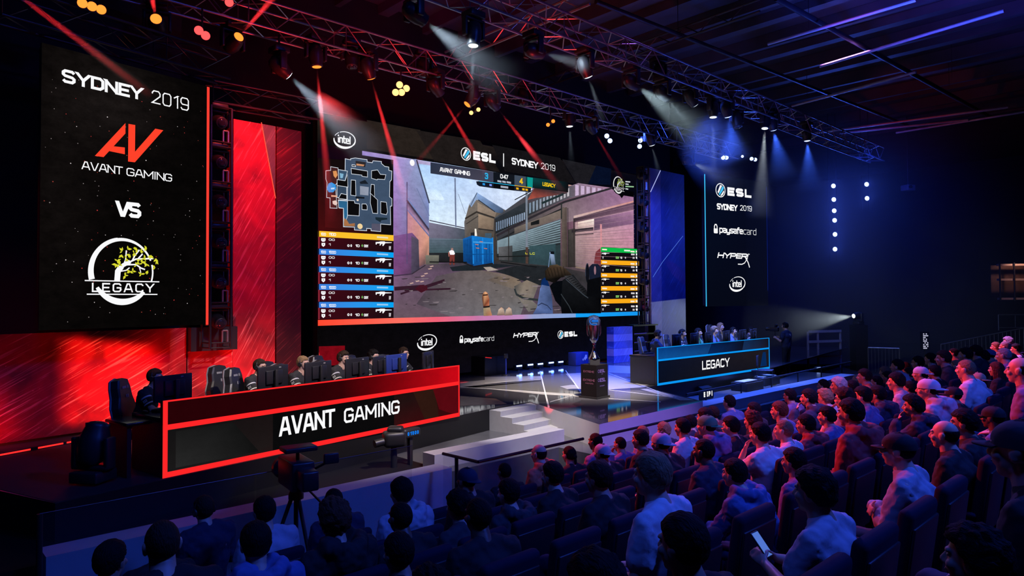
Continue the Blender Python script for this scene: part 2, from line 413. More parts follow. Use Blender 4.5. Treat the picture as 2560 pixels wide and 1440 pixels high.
class Art:
    """flat shapes shown on (or fixed to) an upright plane; coordinates (along, height)"""
    def __init__(s, fr, y=-0.004, step=0.0003): s.fr, s.y, s.mb, s.k, s.step = fr, y, MB(), 0, step
    def px(s, p): return s.fr.px(*p)
    def layer(s): s.k += 1; return s.y - s.step * s.k
    def fill(s, pts, col, y=None):
        y = s.layer() if y is None else y
        s.mb.add([(p[0], y, p[1]) for p in pts], [tuple(range(len(pts)))], None, [col if isinstance(col[0], (tuple, list)) else tuple(col)])
    def pfill(s, pts, col): s.fill([s.px(p) for p in pts], col)
    def stroke(s, pts, t, col, y=None):
        y = s.layer() if y is None else y
        vs, fs = ribbon(pts, t)
        s.mb.add([(v[0], y, v[1]) for v in vs], fs, None, [tuple(col)] * len(fs))
    def letter(s, pts, t, col, y, lo=-1e9, hi=1e9):
        """a letter's stroke: broken at sharp corners, ends cut level so that the letter keeps its full height"""
        P = [Vector(p) for p in pts]; runs = [[P[0]]]
        for i in range(1, len(P) - 1):
            runs[-1].append(P[i])
            if (P[i] - P[i - 1]).normalized().dot((P[i + 1] - P[i]).normalized()) < -.15: runs.append([P[i]])
        runs[-1].append(P[-1])
        for r_ in runs:
            vs, fs = ribbon([tuple(p) for p in r_], t)
            if (r_[0] - r_[-1]).length > 1e-6 or len(r_) < 4:
                for (e, nb, ia, ib, sg) in ((r_[0], r_[1], 0, 1, 1), (r_[-1], r_[-2], -2, -1, -1)):
                    d = (e - nb).normalized()
                    if abs(d.y) > .35 and lo + t * .6 < e.y < hi - t * .6: continue
                    if abs(d.y) > .35:
                        hw = t / 2 / abs(d.y); q = e + d * (t / 2 / abs(d.y)); n = -1 if d.y * sg > 0 else 1
                        vs[ia], vs[ib] = Vector((q.x + hw * -n, q.y)), Vector((q.x + hw * n, q.y))
                    else:
                        vs[ia] = vs[ia] + d * t / 2; vs[ib] = vs[ib] + d * t / 2
            s.mb.add([(v[0], y, v[1]) for v in vs], fs, None, [tuple(col)] * len(fs))
    def pstroke(s, pts, t, col): s.stroke([s.px(p) for p in pts], t, col)
    def text(s, txt, x0, z0, x1, h, col, t=0.15, sp=0.22, slant=0.0):
        st, wd = text_strokes(txt, sp); y = s.layer(); tt = t * h
        sx = (x1 - x0 - tt) / max(wd, .01)
        for pl in st:
            if t > .17 and len(pl) > 7:      # heavy letters: drop the turned-in ends of S, C and G
                if abs(pl[0][1] - .76) < .01: pl = pl[1:]
                if abs(pl[-1][1] - .24) < .01: pl = pl[:-1]
            q = [(x0 + tt / 2 + p[0] * sx + slant * p[1] * h, z0 + tt / 2 + p[1] * (h - tt)) for p in pl]
            s.letter(q, tt, col, y, z0, z0 + h)
    def ptext(s, txt, ll, lr, ul, col, t=0.15, sp=0.22, slant=0.0):
        a, b, c = s.px(ll), s.px(lr), s.px(ul)
        s.text(txt, a[0], (a[1] + b[1]) / 2, b[0], c[1] - a[1], col, t, sp, slant)
    def arc(s, c, rx, rz, a0, a1, t0, t1, col, n=40, rot=0.0, tm=None):
        """ring segment with changing thickness"""
        y = s.layer(); vs, fs = [], []
        for i in range(n + 1):
            k = i / n; a = R(a0 + (a1 - a0) * k)
            t = (t0 + (t1 - t0) * k) if tm is None else (t0 + (tm - t0) * math.sin(pi * k))
            for sg in (1, -1):
                p = Vector(((rx + sg * t / 2) * math.cos(a), (rz + sg * t / 2) * math.sin(a)))
                p = Vector((p.x * math.cos(rot) - p.y * math.sin(rot), p.x * math.sin(rot) + p.y * math.cos(rot)))
                vs.append((c[0] + p.x, y, c[1] + p.y))
        for i in range(n): fs.append((2 * i, 2 * i + 1, 2 * i + 3, 2 * i + 2))
        s.mb.add(vs, fs, None, [tuple(col)] * n)
    def disc(s, c, rx, rz, col, n=24):
        s.fill([(c[0] + rx * math.cos(2 * pi * i / n), c[1] + rz * math.sin(2 * pi * i / n)) for i in range(n)], col)
    def build(s, name, parent, strength=1.0, sample=False, m=None, grain=0.0):
        return s.mb.build(name, m or led('led_light' + ('_main' if sample else '') + ('_%g' % strength if strength != 1 else '') + ('_g%g' % grain if grain else ''), strength, sample, grain), parent)
    # ---- marks
    def intel(s, c, W, H, col):
        s.arc(c, W * .46, H * .44, 150, 118, H * .03, H * .03, col, 6, R(8))
        s.arc(c, W * .46, H * .44, 112, -42, H * .035, H * .085, col, 30, R(8))
        s.arc(c, W * .46, H * .44, 168, 318, H * .05, H * .1, col, 30, R(8), tm=H * .14)
        s.text('intel', c[0] - W * .31, c[1] - H * .21, c[0] + W * .27, H * .42, col, 0.17, 0.2)
    def esl_mark(s, c, rx, rz, col):
        s.arc(c, rx * .93, rz * .93, 0, 360, rx * .13, rx * .13, col, 32)
        def q(pts, cc): s.fill([(c[0] + p[0] * rx, c[1] + p[1] * rz) for p in pts], cc)
        q([(-.62, -.28), (-.08, .72), (.34, .70), (-.42, -.48)], col)
        q([(-.36, -.56), (.42, .62), (.68, .44), (.60, .16), (-.20, -.72)], rgb(70, 195, 245))
        q([(-.06, -.76), (.66, .04), (.74, -.20), (.44, -.62), (.14, -.78)], col)
    def esl(s, ll, lr, ul, mk, col):
        """mk: pixel box (x0,y0,x1,y1) of the round mark; ll/lr/ul of the letters"""
        a, b = s.px((mk[0], (mk[1] + mk[3]) / 2)), s.px((mk[2], (mk[1] + mk[3]) / 2))
        t, u = s.px(((mk[0] + mk[2]) / 2, mk[1])), s.px(((mk[0] + mk[2]) / 2, mk[3]))
        s.esl_mark(((a[0] + b[0]) / 2, (t[1] + u[1]) / 2), (b[0] - a[0]) / 2, (t[1] - u[1]) / 2, col)
        s.ptext('ESL', ll, lr, ul, col, 0.30, 0.34)
    def paysafe(s, ll, lr, ul, mid, lock, col):
        """ll..mid bold letters, mid..lr thin; ul gives the ascender height, lock = pixel box"""
        a, b, c, m = s.px(ll), s.px(lr), s.px(ul), s.px(mid); z = (a[1] + b[1]) / 2; h = c[1] - a[1]
        s.text('paysafe', a[0], z, m[0], h, col, 0.18, 0.16)
        s.text('card', m[0] + h * .1, z, b[0], h, col, 0.075, 0.2)
        x0, x1 = s.px((lock[0], lock[3]))[0], s.px((lock[2], lock[3]))[0]
        z0, z1 = s.px((lock[0], lock[3]))[1], s.px((lock[0], lock[1]))[1]; zm = z0 + (z1 - z0) * .55; xm = (x0 + x1) / 2; hw = (x1 - x0) / 2
        s.fill([(x0, z0 + hw * .25), (x0 + hw * .25, z0), (x1 - hw * .25, z0), (x1, z0 + hw * .25), (x1, zm), (x0, zm)], col)
        s.stroke([(xm - hw * .66, zm - .001), (xm - hw * .66, zm + (z1 - zm) * .55), (xm - hw * .3, z1), (xm + hw * .3, z1), (xm + hw * .66, zm + (z1 - zm) * .55), (xm + hw * .66, zm - .001)], hw * .42, col)
    def hyperx(s, ll, lr, ul, col):
        """letters HYPER box; the swooping X follows"""
        a, b, c = s.px(ll), s.px(lr), s.px(ul); z = (a[1] + b[1]) / 2; h = c[1] - a[1]; W = b[0] - a[0]
        s.text('HYPER', a[0], z, b[0] - .25 * h, h, col, 0.24, 0.16, 0.25)
        x = b[0]
        s.stroke([(x + .2 * h, z + h), (x - .0 * h, z + .5 * h), (x - .35 * h, z - .15 * h), (x - .9 * h, z - .75 * h), (x - 1.6 * h, z - 1.0 * h), (x - 2.7 * h, z - 1.0 * h)], h * .17, col)
        s.stroke([(x - .62 * h, z + .12 * h), (x - .3 * h, z - .1 * h), (x + .1 * h, z - .7 * h), (x + .45 * h, z - 1.55 * h)], h * .22, col)
        s.disc((x + .42 * h, z + .9 * h), h * .1, h * .1, col, 8)
    def tree_badge(s, c, rx, rz, col, leaf, words=True, lw=1.0):
        """brushed ring, leaning tree with leaves, bar with the team name"""
        s.arc(c, rx * .93, rz * .93, 195, 22, rx * .17, rx * .05, col, 44)
        s.arc(c, rx * .93, rz * .93, 14, -18, rx * .05, rx * .05, col, 8)
        s.arc(c, rx * .88, rz * .88, 212, 318, rx * .10, rx * .10, col, 26, 0, rx * .2)
        s.arc(c, rx * .98, rz * .98, 100, 190, rx * .02, rx * .04, col, 20)
        def T(pts, t): s.stroke([(c[0] + p[0] * rx, c[1] + p[1] * rz) for p in pts], t * rx, col)
        T([(-.17, -.28), (-.15, 0), (-.05, .14)], .17); T([(-.15, -.02), (0, .18), (.22, .3)], .12); T([(.1, .24), (.4, .38), (.95, .42)], .05)
        T([(0, .15), (.08, .35), (.1, .62)], .04); T([(.28, .32), (.36, .48), (.5, .66)], .045); T([(.45, .38), (.6, .54)], .045)
        T([(.1, .2), (.4, .22), (.55, .12), (.68, .08)], .045); T([(.5, .16), (.55, -.02)], .03); T([(-.1, 0), (.1, .04), (.2, .12)], .035)
        rr = random.Random(3)
        for (x, z) in ((-.03, .6), (.14, .66), (-.05, .48), (.2, .5), (.33, .55), (.42, .66), (.52, .62), (.72, .7), (.86, .5), (1.0, .4), (1.04, .34), (-.18, .3), (-.1, .22), (-.22, .2), (.4, .2), (.58, .28), (.72, .24), (.2, .0), (.28, .02), (.55, -.06), (.75, .04), (.05, -.12), (.98, .14), (.66, .42), (.44, .3), (.08, .38)):
            for q in range(3):
                a = rr.uniform(0, 6.28); p = (c[0] + rx * x + rx * .05 * math.cos(a), c[1] + rz * z + rz * .05 * math.sin(a)); l = rx * rr.uniform(.05, .085)
                d = Vector((math.cos(a), math.sin(a))) * l; e = Vector((-d.y, d.x)) * .45
                s.fill([(p[0] - d.x, p[1] - d.y), (p[0] + e.x, p[1] + e.y), (p[0] + d.x, p[1] + d.y), (p[0] - e.x, p[1] - e.y)], leaf)
        s.stroke([(c[0] - rx * 1.12, c[1] - rz * .28), (c[0] + rx * 1.12, c[1] - rz * .28)], rx * .035, col)
        s.stroke([(c[0] - rx * 1.06, c[1] - rz * .66), (c[0] + rx * 1.06, c[1] - rz * .66)], rx * .035, col)
        if words: s.text('LEGACY', c[0] - rx * .92, c[1] - rz * .6, c[0] + rx * .95, rz * .26, col, .16, .4)
W1 = rgb(250, 250, 252)

# ================================================================== the hall and the stage
def plan(px, Y):
    d = ray(px, hor(px)); return Vector((d.x / d.y * Y, Y, 0))
ROW0, PITCHR, RISE, ZF0, NROW = -6.0, 0.9, 0.205, -1.02, 8
def row_c(k): return ROW0 + PITCHR * k
def lift(s): return .26 * max(0.0, min(1.0, (s - 9.5) / 3.0))      # the right bank climbs a little
def row_z(k, s=0): return ZF0 + RISE * k + lift(s)
ROWROT = math.atan2(MDIR.y, MDIR.x)
def mn(s, c, z=0.0): return MDIR * s + NDIR * c + Vector((0, 0, z))   # (along rows, towards the seats)
RM = Matrix.Rotation(ROWROT, 4, 'Z')                                    # local x along rows, local -y towards the seats

# stepped floor of the seating and the flat floor in front of it
mb = MB(); FLOORM = mat('dark_carpet', (0.03, 0.03, 0.036), 0.85, scale=40)
prof = [(-30, ZF0), (row_c(0) - .46, ZF0), (row_c(0) - .45, ZF0), (row_c(0) + .45, ZF0)]
for k in range(1, NROW):
    prof += [(row_c(k) - .45, row_z(k)), (row_c(k) + .45, row_z(k))]
prof += [(6, row_z(NROW - 1))]
vs = []; fs = []
SS = (-16, 9.5, 12.5, 50)
for (c, z) in prof: vs += [mn(q, c, z + (lift(q) if c > row_c(0) - .5 else 0)) for q in SS]
for i in range(len(prof) - 1):
    for q in range(3): fs.append((4 * i + q, 4 * i + q + 1, 4 * i + q + 5, 4 * i + q + 4))
mb.add(vs, fs, FLOORM)
struct(mb.build('floor'))

# pit floor between the seats and the stage
mb = MB(); PIT = mat('grey_pit_floor', (0.10, 0.10, 0.105), 0.22)
ZP = -0.42
s_cat = row_pt(1410, 0, -8.0).dot(MDIR)
s_r = row_pt(1672, 0, -7.2).dot(MDIR)
s_l = row_pt(1120, 0, -8.2).dot(MDIR); PITD = mat('shaded_pit_floor', (0.005, 0.005, 0.006), 0.6, spec=.2)  # darker copy of the pit floor, the left pit's shade in its colour
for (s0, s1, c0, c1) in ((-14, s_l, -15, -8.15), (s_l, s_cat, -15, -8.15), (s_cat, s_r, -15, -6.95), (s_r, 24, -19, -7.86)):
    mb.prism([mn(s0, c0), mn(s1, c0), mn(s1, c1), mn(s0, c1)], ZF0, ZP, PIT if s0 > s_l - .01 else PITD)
tag(struct(mb.build('floor_pit')))

# stage deck
S = [at_z(*p, 0) for p in ((-160, 1192), (138, 1258), (1225, 1022), (1325, 1004), (1498, 1061), (1757, 1003), (1611, 968.5), (1926, 921))]
back = [plan(2120, 30), plan(1500, 33), plan(-160, 16)]
poly = [(p.x, p.y) for p in S] + [(p.x, p.y) for p in back]
stage = empty('stage', (0, 0, 0), label='low black stage with a glossy grey patterned deck in front of the big screens', cat='stage')
DECK = mat('glossy_grey_deck', (0.085, 0.083, 0.095), 0.06, var=.35, scale=1.5)
FASC_D = mat('dark_stage_skirt', (0.008, 0.008, 0.008), 0.4)
FASC_L = mat('pale_laminate_fascia', (0.62, 0.60, 0.62), 0.28, var=.05)
mb = MB(); mb.add([(p[0], p[1], 0) for p in poly], [tuple(range(len(poly)))], DECK)
mb.add([(p[0], p[1], -.03) for p in poly], [tuple(range(len(poly) - 1, -1, -1))], FASC_D)
mb.build('deck', None, stage)
ml = MB()
for i in range(len(S) - 1):
    a, b = S[i], S[i + 1]
    t = ml if i in (3, 4) else MB()
    t.add([(a.x, a.y, 0), (b.x, b.y, 0), (b.x, b.y, ZF0 + .002), (a.x, a.y, ZF0 + .002)], [(3, 2, 1, 0)], FASC_L if i in (3, 4) else FASC_D)
    if i not in (3, 4): t.build('skirt', None, stage)
tag(ml.build('fascia', None, stage), 'pale fascia of the pointed thrust')
# printed pattern of the deck: pale bands, metal strips, and two patches that stand for light
inl = MB()
def deckpoly(pts, m, h):
    q = [at_z(*p, 0) for p in pts]; inl.add([(p.x, p.y, h) for p in q], [tuple(range(len(q)))], m)
PALE = mat('pale_grey_vinyl', (0.46, 0.44, 0.42), 0.12, var=.12); MID = mat('mid_grey_vinyl', (0.17, 0.165, 0.16), 0.09, var=.15)
ORANGE_LIT = mat('orange_lit_vinyl', (0.42, 0.22, 0.10), 0.2); LINEM = mat('pale_strip', (0.75, 0.74, 0.72), 0.25)
DK = mat('dark_vinyl', (0.05, 0.047, 0.055), 0.05)
deckpoly([(1150, 956), (1212, 950), (1212, 942), (1353, 940), (1354, 947), (1290, 952), (1150, 968)], PALE, .0015)
deckpoly([(1150, 972), (1275, 960), (1356, 953), (1362, 978), (1150, 968)], MID, .0012)
deckpoly([(1150, 971), (1215, 972), (1367, 988), (1371, 1004), (1300, 1004), (1150, 988)], DK, .0010)
deckpoly([(1150, 990), (1240, 997), (1268, 1010), (1150, 1015)], ORANGE_LIT, .0018)  # orange light on the floor, painted in as a coloured patch
deckpoly([(1215, 972), (1300, 976), (1456, 986), (1456, 991), (1363, 987)], PALE, .0020)
deckpoly([(1352, 938), (1414, 934), (1456, 984), (1366, 980)], MID, .0010)
deckpoly([(1414, 934), (1458, 932), (1458, 984)], PALE, .0014)
deckpoly([(1400, 966), (1430, 962), (1458, 965), (1458, 976), (1420, 974)], PALE, .0022)
deckpoly([(1521, 936), (1560, 950), (1609, 968), (1521, 974)], PALE, .0016)
deckpoly([(1521, 931), (1585, 934), (1640, 952), (1590, 958)], MID, .0012)
deckpoly([(1521, 913), (1625, 917), (1640, 955), (1609, 967), (1521, 935)], PALE, .0009)  # pool of blue wash put into the colour as a paler patch
deckpoly([(1521, 976), (1600, 976), (1690, 995), (1650, 1004), (1522, 998)], MID, .0014)
deckpoly([(1600, 973), (1618, 972), (1735, 1000), (1700, 1001)], PALE, .0020)
deckpoly([(1430, 1010), (1455, 1000), (1520, 1000), (1640, 1010), (1500, 1050)], DK, .0010)
MATD = mat('matt_black_carpet', (.016, .015, .015), .8, scale=30)
deckpoly([(-150, 1188), (138, 1257), (1149, 1039.5), (1149, 950), (900, 965), (300, 1060), (-150, 1130)], MATD, .0040)
for a, b, wpx in (((1350, 928), (1372, 1019), 2.4), ((1414, 926), (1457, 987), 2.2)):
    deckpoly([(a[0] - wpx * .5, a[1]), (a[0] + wpx * .5, a[1]), (b[0] + wpx, b[1]), (b[0] - wpx, b[1])], LINEM, .0030)
for a, b in (((1150, 968), (1300, 977)), ((1300, 977), (1456, 992)), ((1522, 997), (1652, 1005)), ((1536, 938), (1700, 999)), ((1212, 958), (1352, 949)), ((1375, 1005), (1455, 983)), ((1522, 975), (1690, 994))):
    deckpoly([(a[0], a[1] - .45), (b[0], b[1] - .5), (b[0], b[1] + .5), (a[0], a[1] + .45)], LINEM, .0034)
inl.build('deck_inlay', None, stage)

# steps from the pit to the stage
a, b = S[2], S[3]
sd = (b - a).normalized(); sn = Vector((sd.y, -sd.x, 0))
st = empty('steps', (0, 0, 0), label='short flight of pale grey steps from the pit up to the stage', cat='steps')
STEPM = mat('pale_grey_step', (0.50, 0.49, 0.48), 0.5, var=.1, scale=12)
for i in range(4):
    mb = MB(); z = -.10 * i - .02; d0 = .30 * i; L0 = a - sd * (.02 + .0 * i); L1 = b + sd * (.06 * i)
    p = [L0 + sn * d0, L1 + sn * d0, L1 + sn * (d0 + .30), L0 + sn * (d0 + .30)]
    mb.prism([(q.x, q.y) for q in p][::-1], ZP, z, STEPM); mb.build('step', None, st)

# pale ledges in front of the pit
LEDGE = mat('pale_ledge_board', (0.46, 0.44, 0.46), 0.45, var=.12, scale=5, bump=.05)
def ledge(x0, x1, c, ztop, thick, label):
    s0, s1 = row_pt(x0, 0, c).dot(MDIR), row_pt(x1, 0, c).dot(MDIR)
    mb = MB(); mb.prism([mn(s0, c), mn(s1, c), mn(s1, c - thick), mn(s0, c - thick)], ZF0, ztop, LEDGE)
    return tag(mb.build('barrier_wall'), label, 'barrier'), s0, s1
ledge(122, 1128, -7.62, -.2, .34, 'long pale low wall behind the glass panels, left of the steps')
ledge(1085, 1408, -8.42, -.2, .30, 'pale low wall standing right in front of the steps')
ledge(1690, 2134, -8.03, -.2, .42, 'long pale low wall in front of the pit below the right desk')

# glass balustrades and handrails
GLASS = mat('clear_glass', (0.10, 0.11, 0.13), 0.03, var=.0, trans=.07)
GLASS.node_tree.nodes['Principled BSDF'].inputs['Specular IOR Level'].default_value = .9
def glass_rail(pts, zb, zt, label, rail_r=.022, railed=True, posts=()):
    g = empty('glass_balustrade', (0, 0, 0), label=label, cat='glass railing')
    for p, q in zip(pts[:-1], pts[1:]):
        n = max(1, round((q - p).length / 2.0))
        for i in range(n):
            a, b = p.lerp(q, i / n), p.lerp(q, (i + 1) / n); d = (b - a).normalized() * .012
            nn = Vector((-d.y, d.x, 0)).normalized() * .006; a2, b2 = a + d, b - d
            mb = MB(); mb.prism([(a2 + nn)[:2], (b2 + nn)[:2], (b2 - nn)[:2], (a2 - nn)[:2]], zb, zt, GLASS); mb.build('glass_panel', None, g)
        mb = MB(); d = (q - p).normalized()
        mb.box((p + q).xyz / 2 + Vector((0, 0, zb)), ((q - p).length, .05, .06), DSTEEL, math.atan2(d.y, d.x)); mb.build('base_rail', None, g)
    if railed:
        mb = MB(); mb.path([Vector((p.x, p.y, zt + .01)) for p in pts], rail_r, BLACK, 8); mb.build('handrail', None, g)
    else:
        mb = MB(); mb.path([Vector((p.x, p.y, zt + .002)) for p in pts], .005, DSTEEL, 6); mb.build('edge_trim', None, g)
    for p in posts:
        mb = MB(); mb.tube((p.x, p.y, zb), (p.x, p.y, zt), .025, BLACK, 8); mb.build('post', None, g)
    return g
pts = [row_pt(105, 0, -7.5), row_pt(640, 0, -7.5), row_pt(1030, 0, -7.5)]
glass_rail([pts[0], pts[1]], ZF0 + .02, .24, 'clear glass panels in front of the left pale wall, left of the tripod camera', railed=False, posts=[pts[0]])
glass_rail([pts[1], pts[2]], ZF0 + .02, .24, 'clear glass panels in front of the pale wall, right of the tripod camera', railed=False)
p0 = row_pt(1106, 0, -7.45); p1 = row_pt(1193, 0, -6.75); p2 = row_pt(1411, 0, -6.75); p3 = row_pt(1455, 0, -6.75)
glass_rail([p0, p1, p2, p3], ZF0 + .02, .06, 'glass railing with a black handrail in front of the steps', posts=[p0.lerp(p1, .4)])
p4 = row_pt(1500, 0, -6.9); p5 = row_pt(1760, 0, -6.9)
glass_rail([p4, p5], ZF0 + .02, .0, 'glass railing with a black handrail along the right side of the pointed thrust')

# walls and ceiling
WALLM = mat('black_hall_wall', (0.010, 0.010, 0.014), 0.85, scale=2)
HW = MDIR
def wallbox(name, a, b, z0, z1, m, th=.2):
    d = (b - a).normalized(); n = Vector((-d.y, d.x, 0)) * th
    mb = MB(); mb.prism([a[:2], b[:2], (b + n)[:2], (a + n)[:2]], z0, z1, m); return struct(mb.build(name))
ZC = 10.6
wallbox('wall_back', mn(-22, -23.6), mn(50, -23.6), ZF0, ZC, WALLM)
wallbox('wall_right', mn(50, -23.6), mn(50, 7), ZF0, ZC, mat('dark_blue_hall_wall', (0.02, 0.02, 0.03), 0.85, scale=2))
wallbox('wall_left', mn(-16, 7), mn(-16, -23.6), ZF0, ZC, WALLM)
wallbox('wall_front', mn(50, 6), mn(-16, 6), ZF0, ZC, WALLM)
CEIL = mat('dark_ceiling_panel', (0.07, 0.07, 0.08), 0.6, var=.7, scale=.8)
mb = MB(); mb.prism([mn(-16, -24)[:2], mn(50, -24)[:2], mn(50, 7)[:2], mn(-16, 7)[:2]], ZC, ZC + .2, CEIL)
mb.v = [tuple(v) for v in mb.v]
cl = struct(mb.build('ceiling'))
for k, s in enumerate(np.arange(2.0, 38, 1.45)):
    mb = MB(); h = .42 if k % 2 else .26
    mb.box(mn(float(s), -8, ZC - h / 2 - .01), (.16 if k % 2 else .34, 30, h), CEIL, ROWROT)
    struct(mb.build('ceiling_joist'))

# black drape behind the screens, left and right
LW = Frame(at_z(160, 1094, 0), vpdir(2560))        # the turned left scenery
FW = Frame(plan(793, 16.6), vpdir(3110))           # the main video wall
FP = Frame(plan(466, 12.6), vpdir(3050))           # the pillar scenery on the left
FB = Frame(plan(1622, 25.0), vpdir(3110))          # the pillar scenery on the right
FR = Frame(plan(1757.5, 25.6), vpdir(4080))        # right banner screen
FL = Frame(plan(100, 9.75), vpdir(2500))           # left banner screen
DRAPE = MATT
a0 = LW.shifted(.25); e = LW.px(466, 1000)[0]
wallbox('wall_drape_left', a0.w(-9, 0, 0), a0.w(e, 0, 0), 0, ZC, DRAPE, .1)
b0 = FW.shifted(1.3)
wallbox('wall_drape_middle', b0.w(-4.4, 0, 0), b0.w(17, 0, 0), 0, ZC, DRAPE, .1)

# printed scenery sheets
RED_SHEET = scratched('red_scratched_print', (0.17, 0.003, 0.006), (0.62, 0.015, 0.02), (1.0, 0.34, 0.24), 28)
RED_PILLAR = scratched('red_pillar_print', (0.26, 0.006, 0.010), (0.72, 0.02, 0.03), (1.0, 0.30, 0.24), 62, seed=3)
GREY_PRINT = scratched('grey_pillar_print', (0.10, 0.09, 0.09), (0.16, 0.15, 0.14), (0.3, 0.28, 0.27), 62, seed=5)
BLUE_PRINT = scratched('blue_pillar_print', (0.02, 0.045, 0.36), (0.04, 0.08, 0.55), (0.12, 0.20, 0.75), 50, seed=8)
LILAC_PRINT = scratched('lilac_pillar_print', (0.22, 0.17, 0.56), (0.34, 0.28, 0.70), (0.5, 0.48, 0.9), 50, seed=2)
def sheet(fr, x0, x1, z0, z1, th, m, name, label, cat='scenery panel'):
    mb = MB(); mb.box(((x0 + x1) / 2, th / 2, (z0 + z1) / 2), (x1 - x0, th, z1 - z0), m)
    return tag(mb.build(name, None, None, fr.mat()), label, cat)
zt = LW.px(20, 836)[1]
sheet(LW, LW.px(-260, 900)[0], LW.px(465.5, 900)[0], 0.05, zt, .08, RED_SHEET, 'scenery_panel', 'wide red scratched stage panel under the left team screen')
xa, xb = FP.px(467.5, 950)[0], FP.px(581, 950)[0]
sheet(FP, xa, xb, .05, FP.px(520, 873)[1], .08, RED_SHEET, 'scenery_panel', 'narrow red scratched panel behind the players, below the fixture tower')
x0, x1 = FP.px(583, 600)[0], FP.px(688, 600)[0]; zt = FP.px(583, 297)[1]
pl = empty('scenery_pillar', label='tall red scratched pillar with a grey corner between fixture tower and video wall', cat='scenery panel', mw=FP.mat())
mb = MB(); mb.box(((x0 + x1) / 2, .17, zt / 2 + .03), (x1 - x0, .34, zt - .06), RED_PILLAR); mb.build('red_face', None, pl)
g = [FP.px(653, 306), FP.px(688, 312), FP.px(688, 492)]
mb = MB(); mb.add([(p[0], -.006, min(p[1], zt)) for p in g], [(0, 2, 1)], GREY_PRINT); tag(mb.build('grey_corner', None, pl), 'grey wedge at the pillar top')
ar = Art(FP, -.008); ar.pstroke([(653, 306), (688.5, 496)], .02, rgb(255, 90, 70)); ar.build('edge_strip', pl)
FD = Frame(FP.w(x1, 0, 0), vpdir(2700))
sheet(FD, .03, FD.px(753, 600)[0], .05, FD.px(720, 322)[1], .08, scratched('shaded_red_print', (0.05, 0.004, 0.006), (0.10, 0.008, 0.01), (0.3, 0.05, 0.05), 40, seed=6), 'scenery_panel', 'red scratched panel, shaded in its print, set back beside the video wall')  # less lit than the pillar: shade put into a darker print
xb0, xb1, xb2 = FB.px(1627, 600)[0], FB.px(1653, 600)[0], FB.px(1712, 600)[0]; zb = FB.px(1650, 425)[1]
pl = empty('scenery_pillar', label='tall blue and lilac scratched pillar right of the video wall', cat='scenery panel', mw=FB.mat())
mb = MB(); mb.box(((xb0 + xb1) / 2, .15, zb / 2 + .03), (xb1 - xb0, .3, zb - .06), LILAC_PRINT); tag(mb.build('lilac_face', None, pl), 'lilac strip of the pillar')
mb = MB(); mb.box(((xb1 + xb2) / 2 + .003, .15, zb / 2 + .03), (xb2 - xb1, .3, zb - .06), BLUE_PRINT); mb.build('blue_face', None, pl)
ar = Art(FB, -.006); ar.pstroke([(1626, 480), (1651, 426)], .03, rgb(190, 200, 255)); ar.pstroke([(1632, 693), (1656, 655), (1707, 590)], .018, rgb(90, 130, 230)); ar.build('glowing_scratch', pl)  # bright scratches drawn with a glow of their own
# slotted shelf column behind the trophy
fc = Frame(at_z(1535, 909, 0), vpdir(3110)); wc = fc.px(1582, 909)[0]; hc = fc.px(1536, 818)[1]
sc_ = empty('scenery_column', label='low blue and lilac striped column behind the trophy', cat='scenery panel', mw=fc.mat())
for i in range(5):
    z0, z1 = hc * i / 5, hc * (i + 1) / 5
    mb = MB(); mb.box((wc / 2, .15, (z0 + z1) / 2 + .002), (wc, .3, z1 - z0 - .004), LILAC_PRINT if i % 2 else BLUE_PRINT); mb.build('block', None, sc_)
mb = MB(); xs = fc.px(1645, 880)[0]
shelf = empty('open_shelf', label='dark open shelf with lit edges behind the seated player at the right desk end', cat='shelf', mw=fc.mat())
for i in range(5):
    mb = MB(); mb.box(((wc + xs) / 2 + .05, .2, .03 + hc * i / 4.05), (xs - wc - .06, .4, .05), GLOSS); mb.build('shelf_board', None, shelf)
for x in (wc + .04, xs):
    mb = MB(); mb.box((x, .25, hc / 2), (.04, .3, hc), GLOSS); mb.build('upright', None, shelf)
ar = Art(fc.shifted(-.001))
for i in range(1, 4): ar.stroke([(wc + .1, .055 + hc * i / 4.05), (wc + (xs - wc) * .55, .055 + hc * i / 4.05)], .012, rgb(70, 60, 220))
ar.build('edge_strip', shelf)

# ================================================================== screens
SCREEN = mat('black_led_tile', (0.016, 0.014, 0.014), 0.35, var=.3, scale=30)
BACKM = mat('screen_back_frame', (0.02, 0.02, 0.022), 0.6)
def screen(fr, x0, x1, z0, z1, th, name, label, cat):
    t = empty(name, label=label, cat=cat, mw=fr.mat())
    mb = MB(); mb.box(((x0 + x1) / 2, .02, (z0 + z1) / 2), (x1 - x0, .04, z1 - z0), SCREEN); mb.build('display_face', None, t)
    mb = MB(); mb.box(((x0 + x1) / 2, .045 + th / 2, (z0 + z1) / 2), (x1 - x0 - .06, th, z1 - z0 - .06), BACKM); mb.build('cabinet', None, t)
    return t
GLOW = rgb(26, 22, 21)
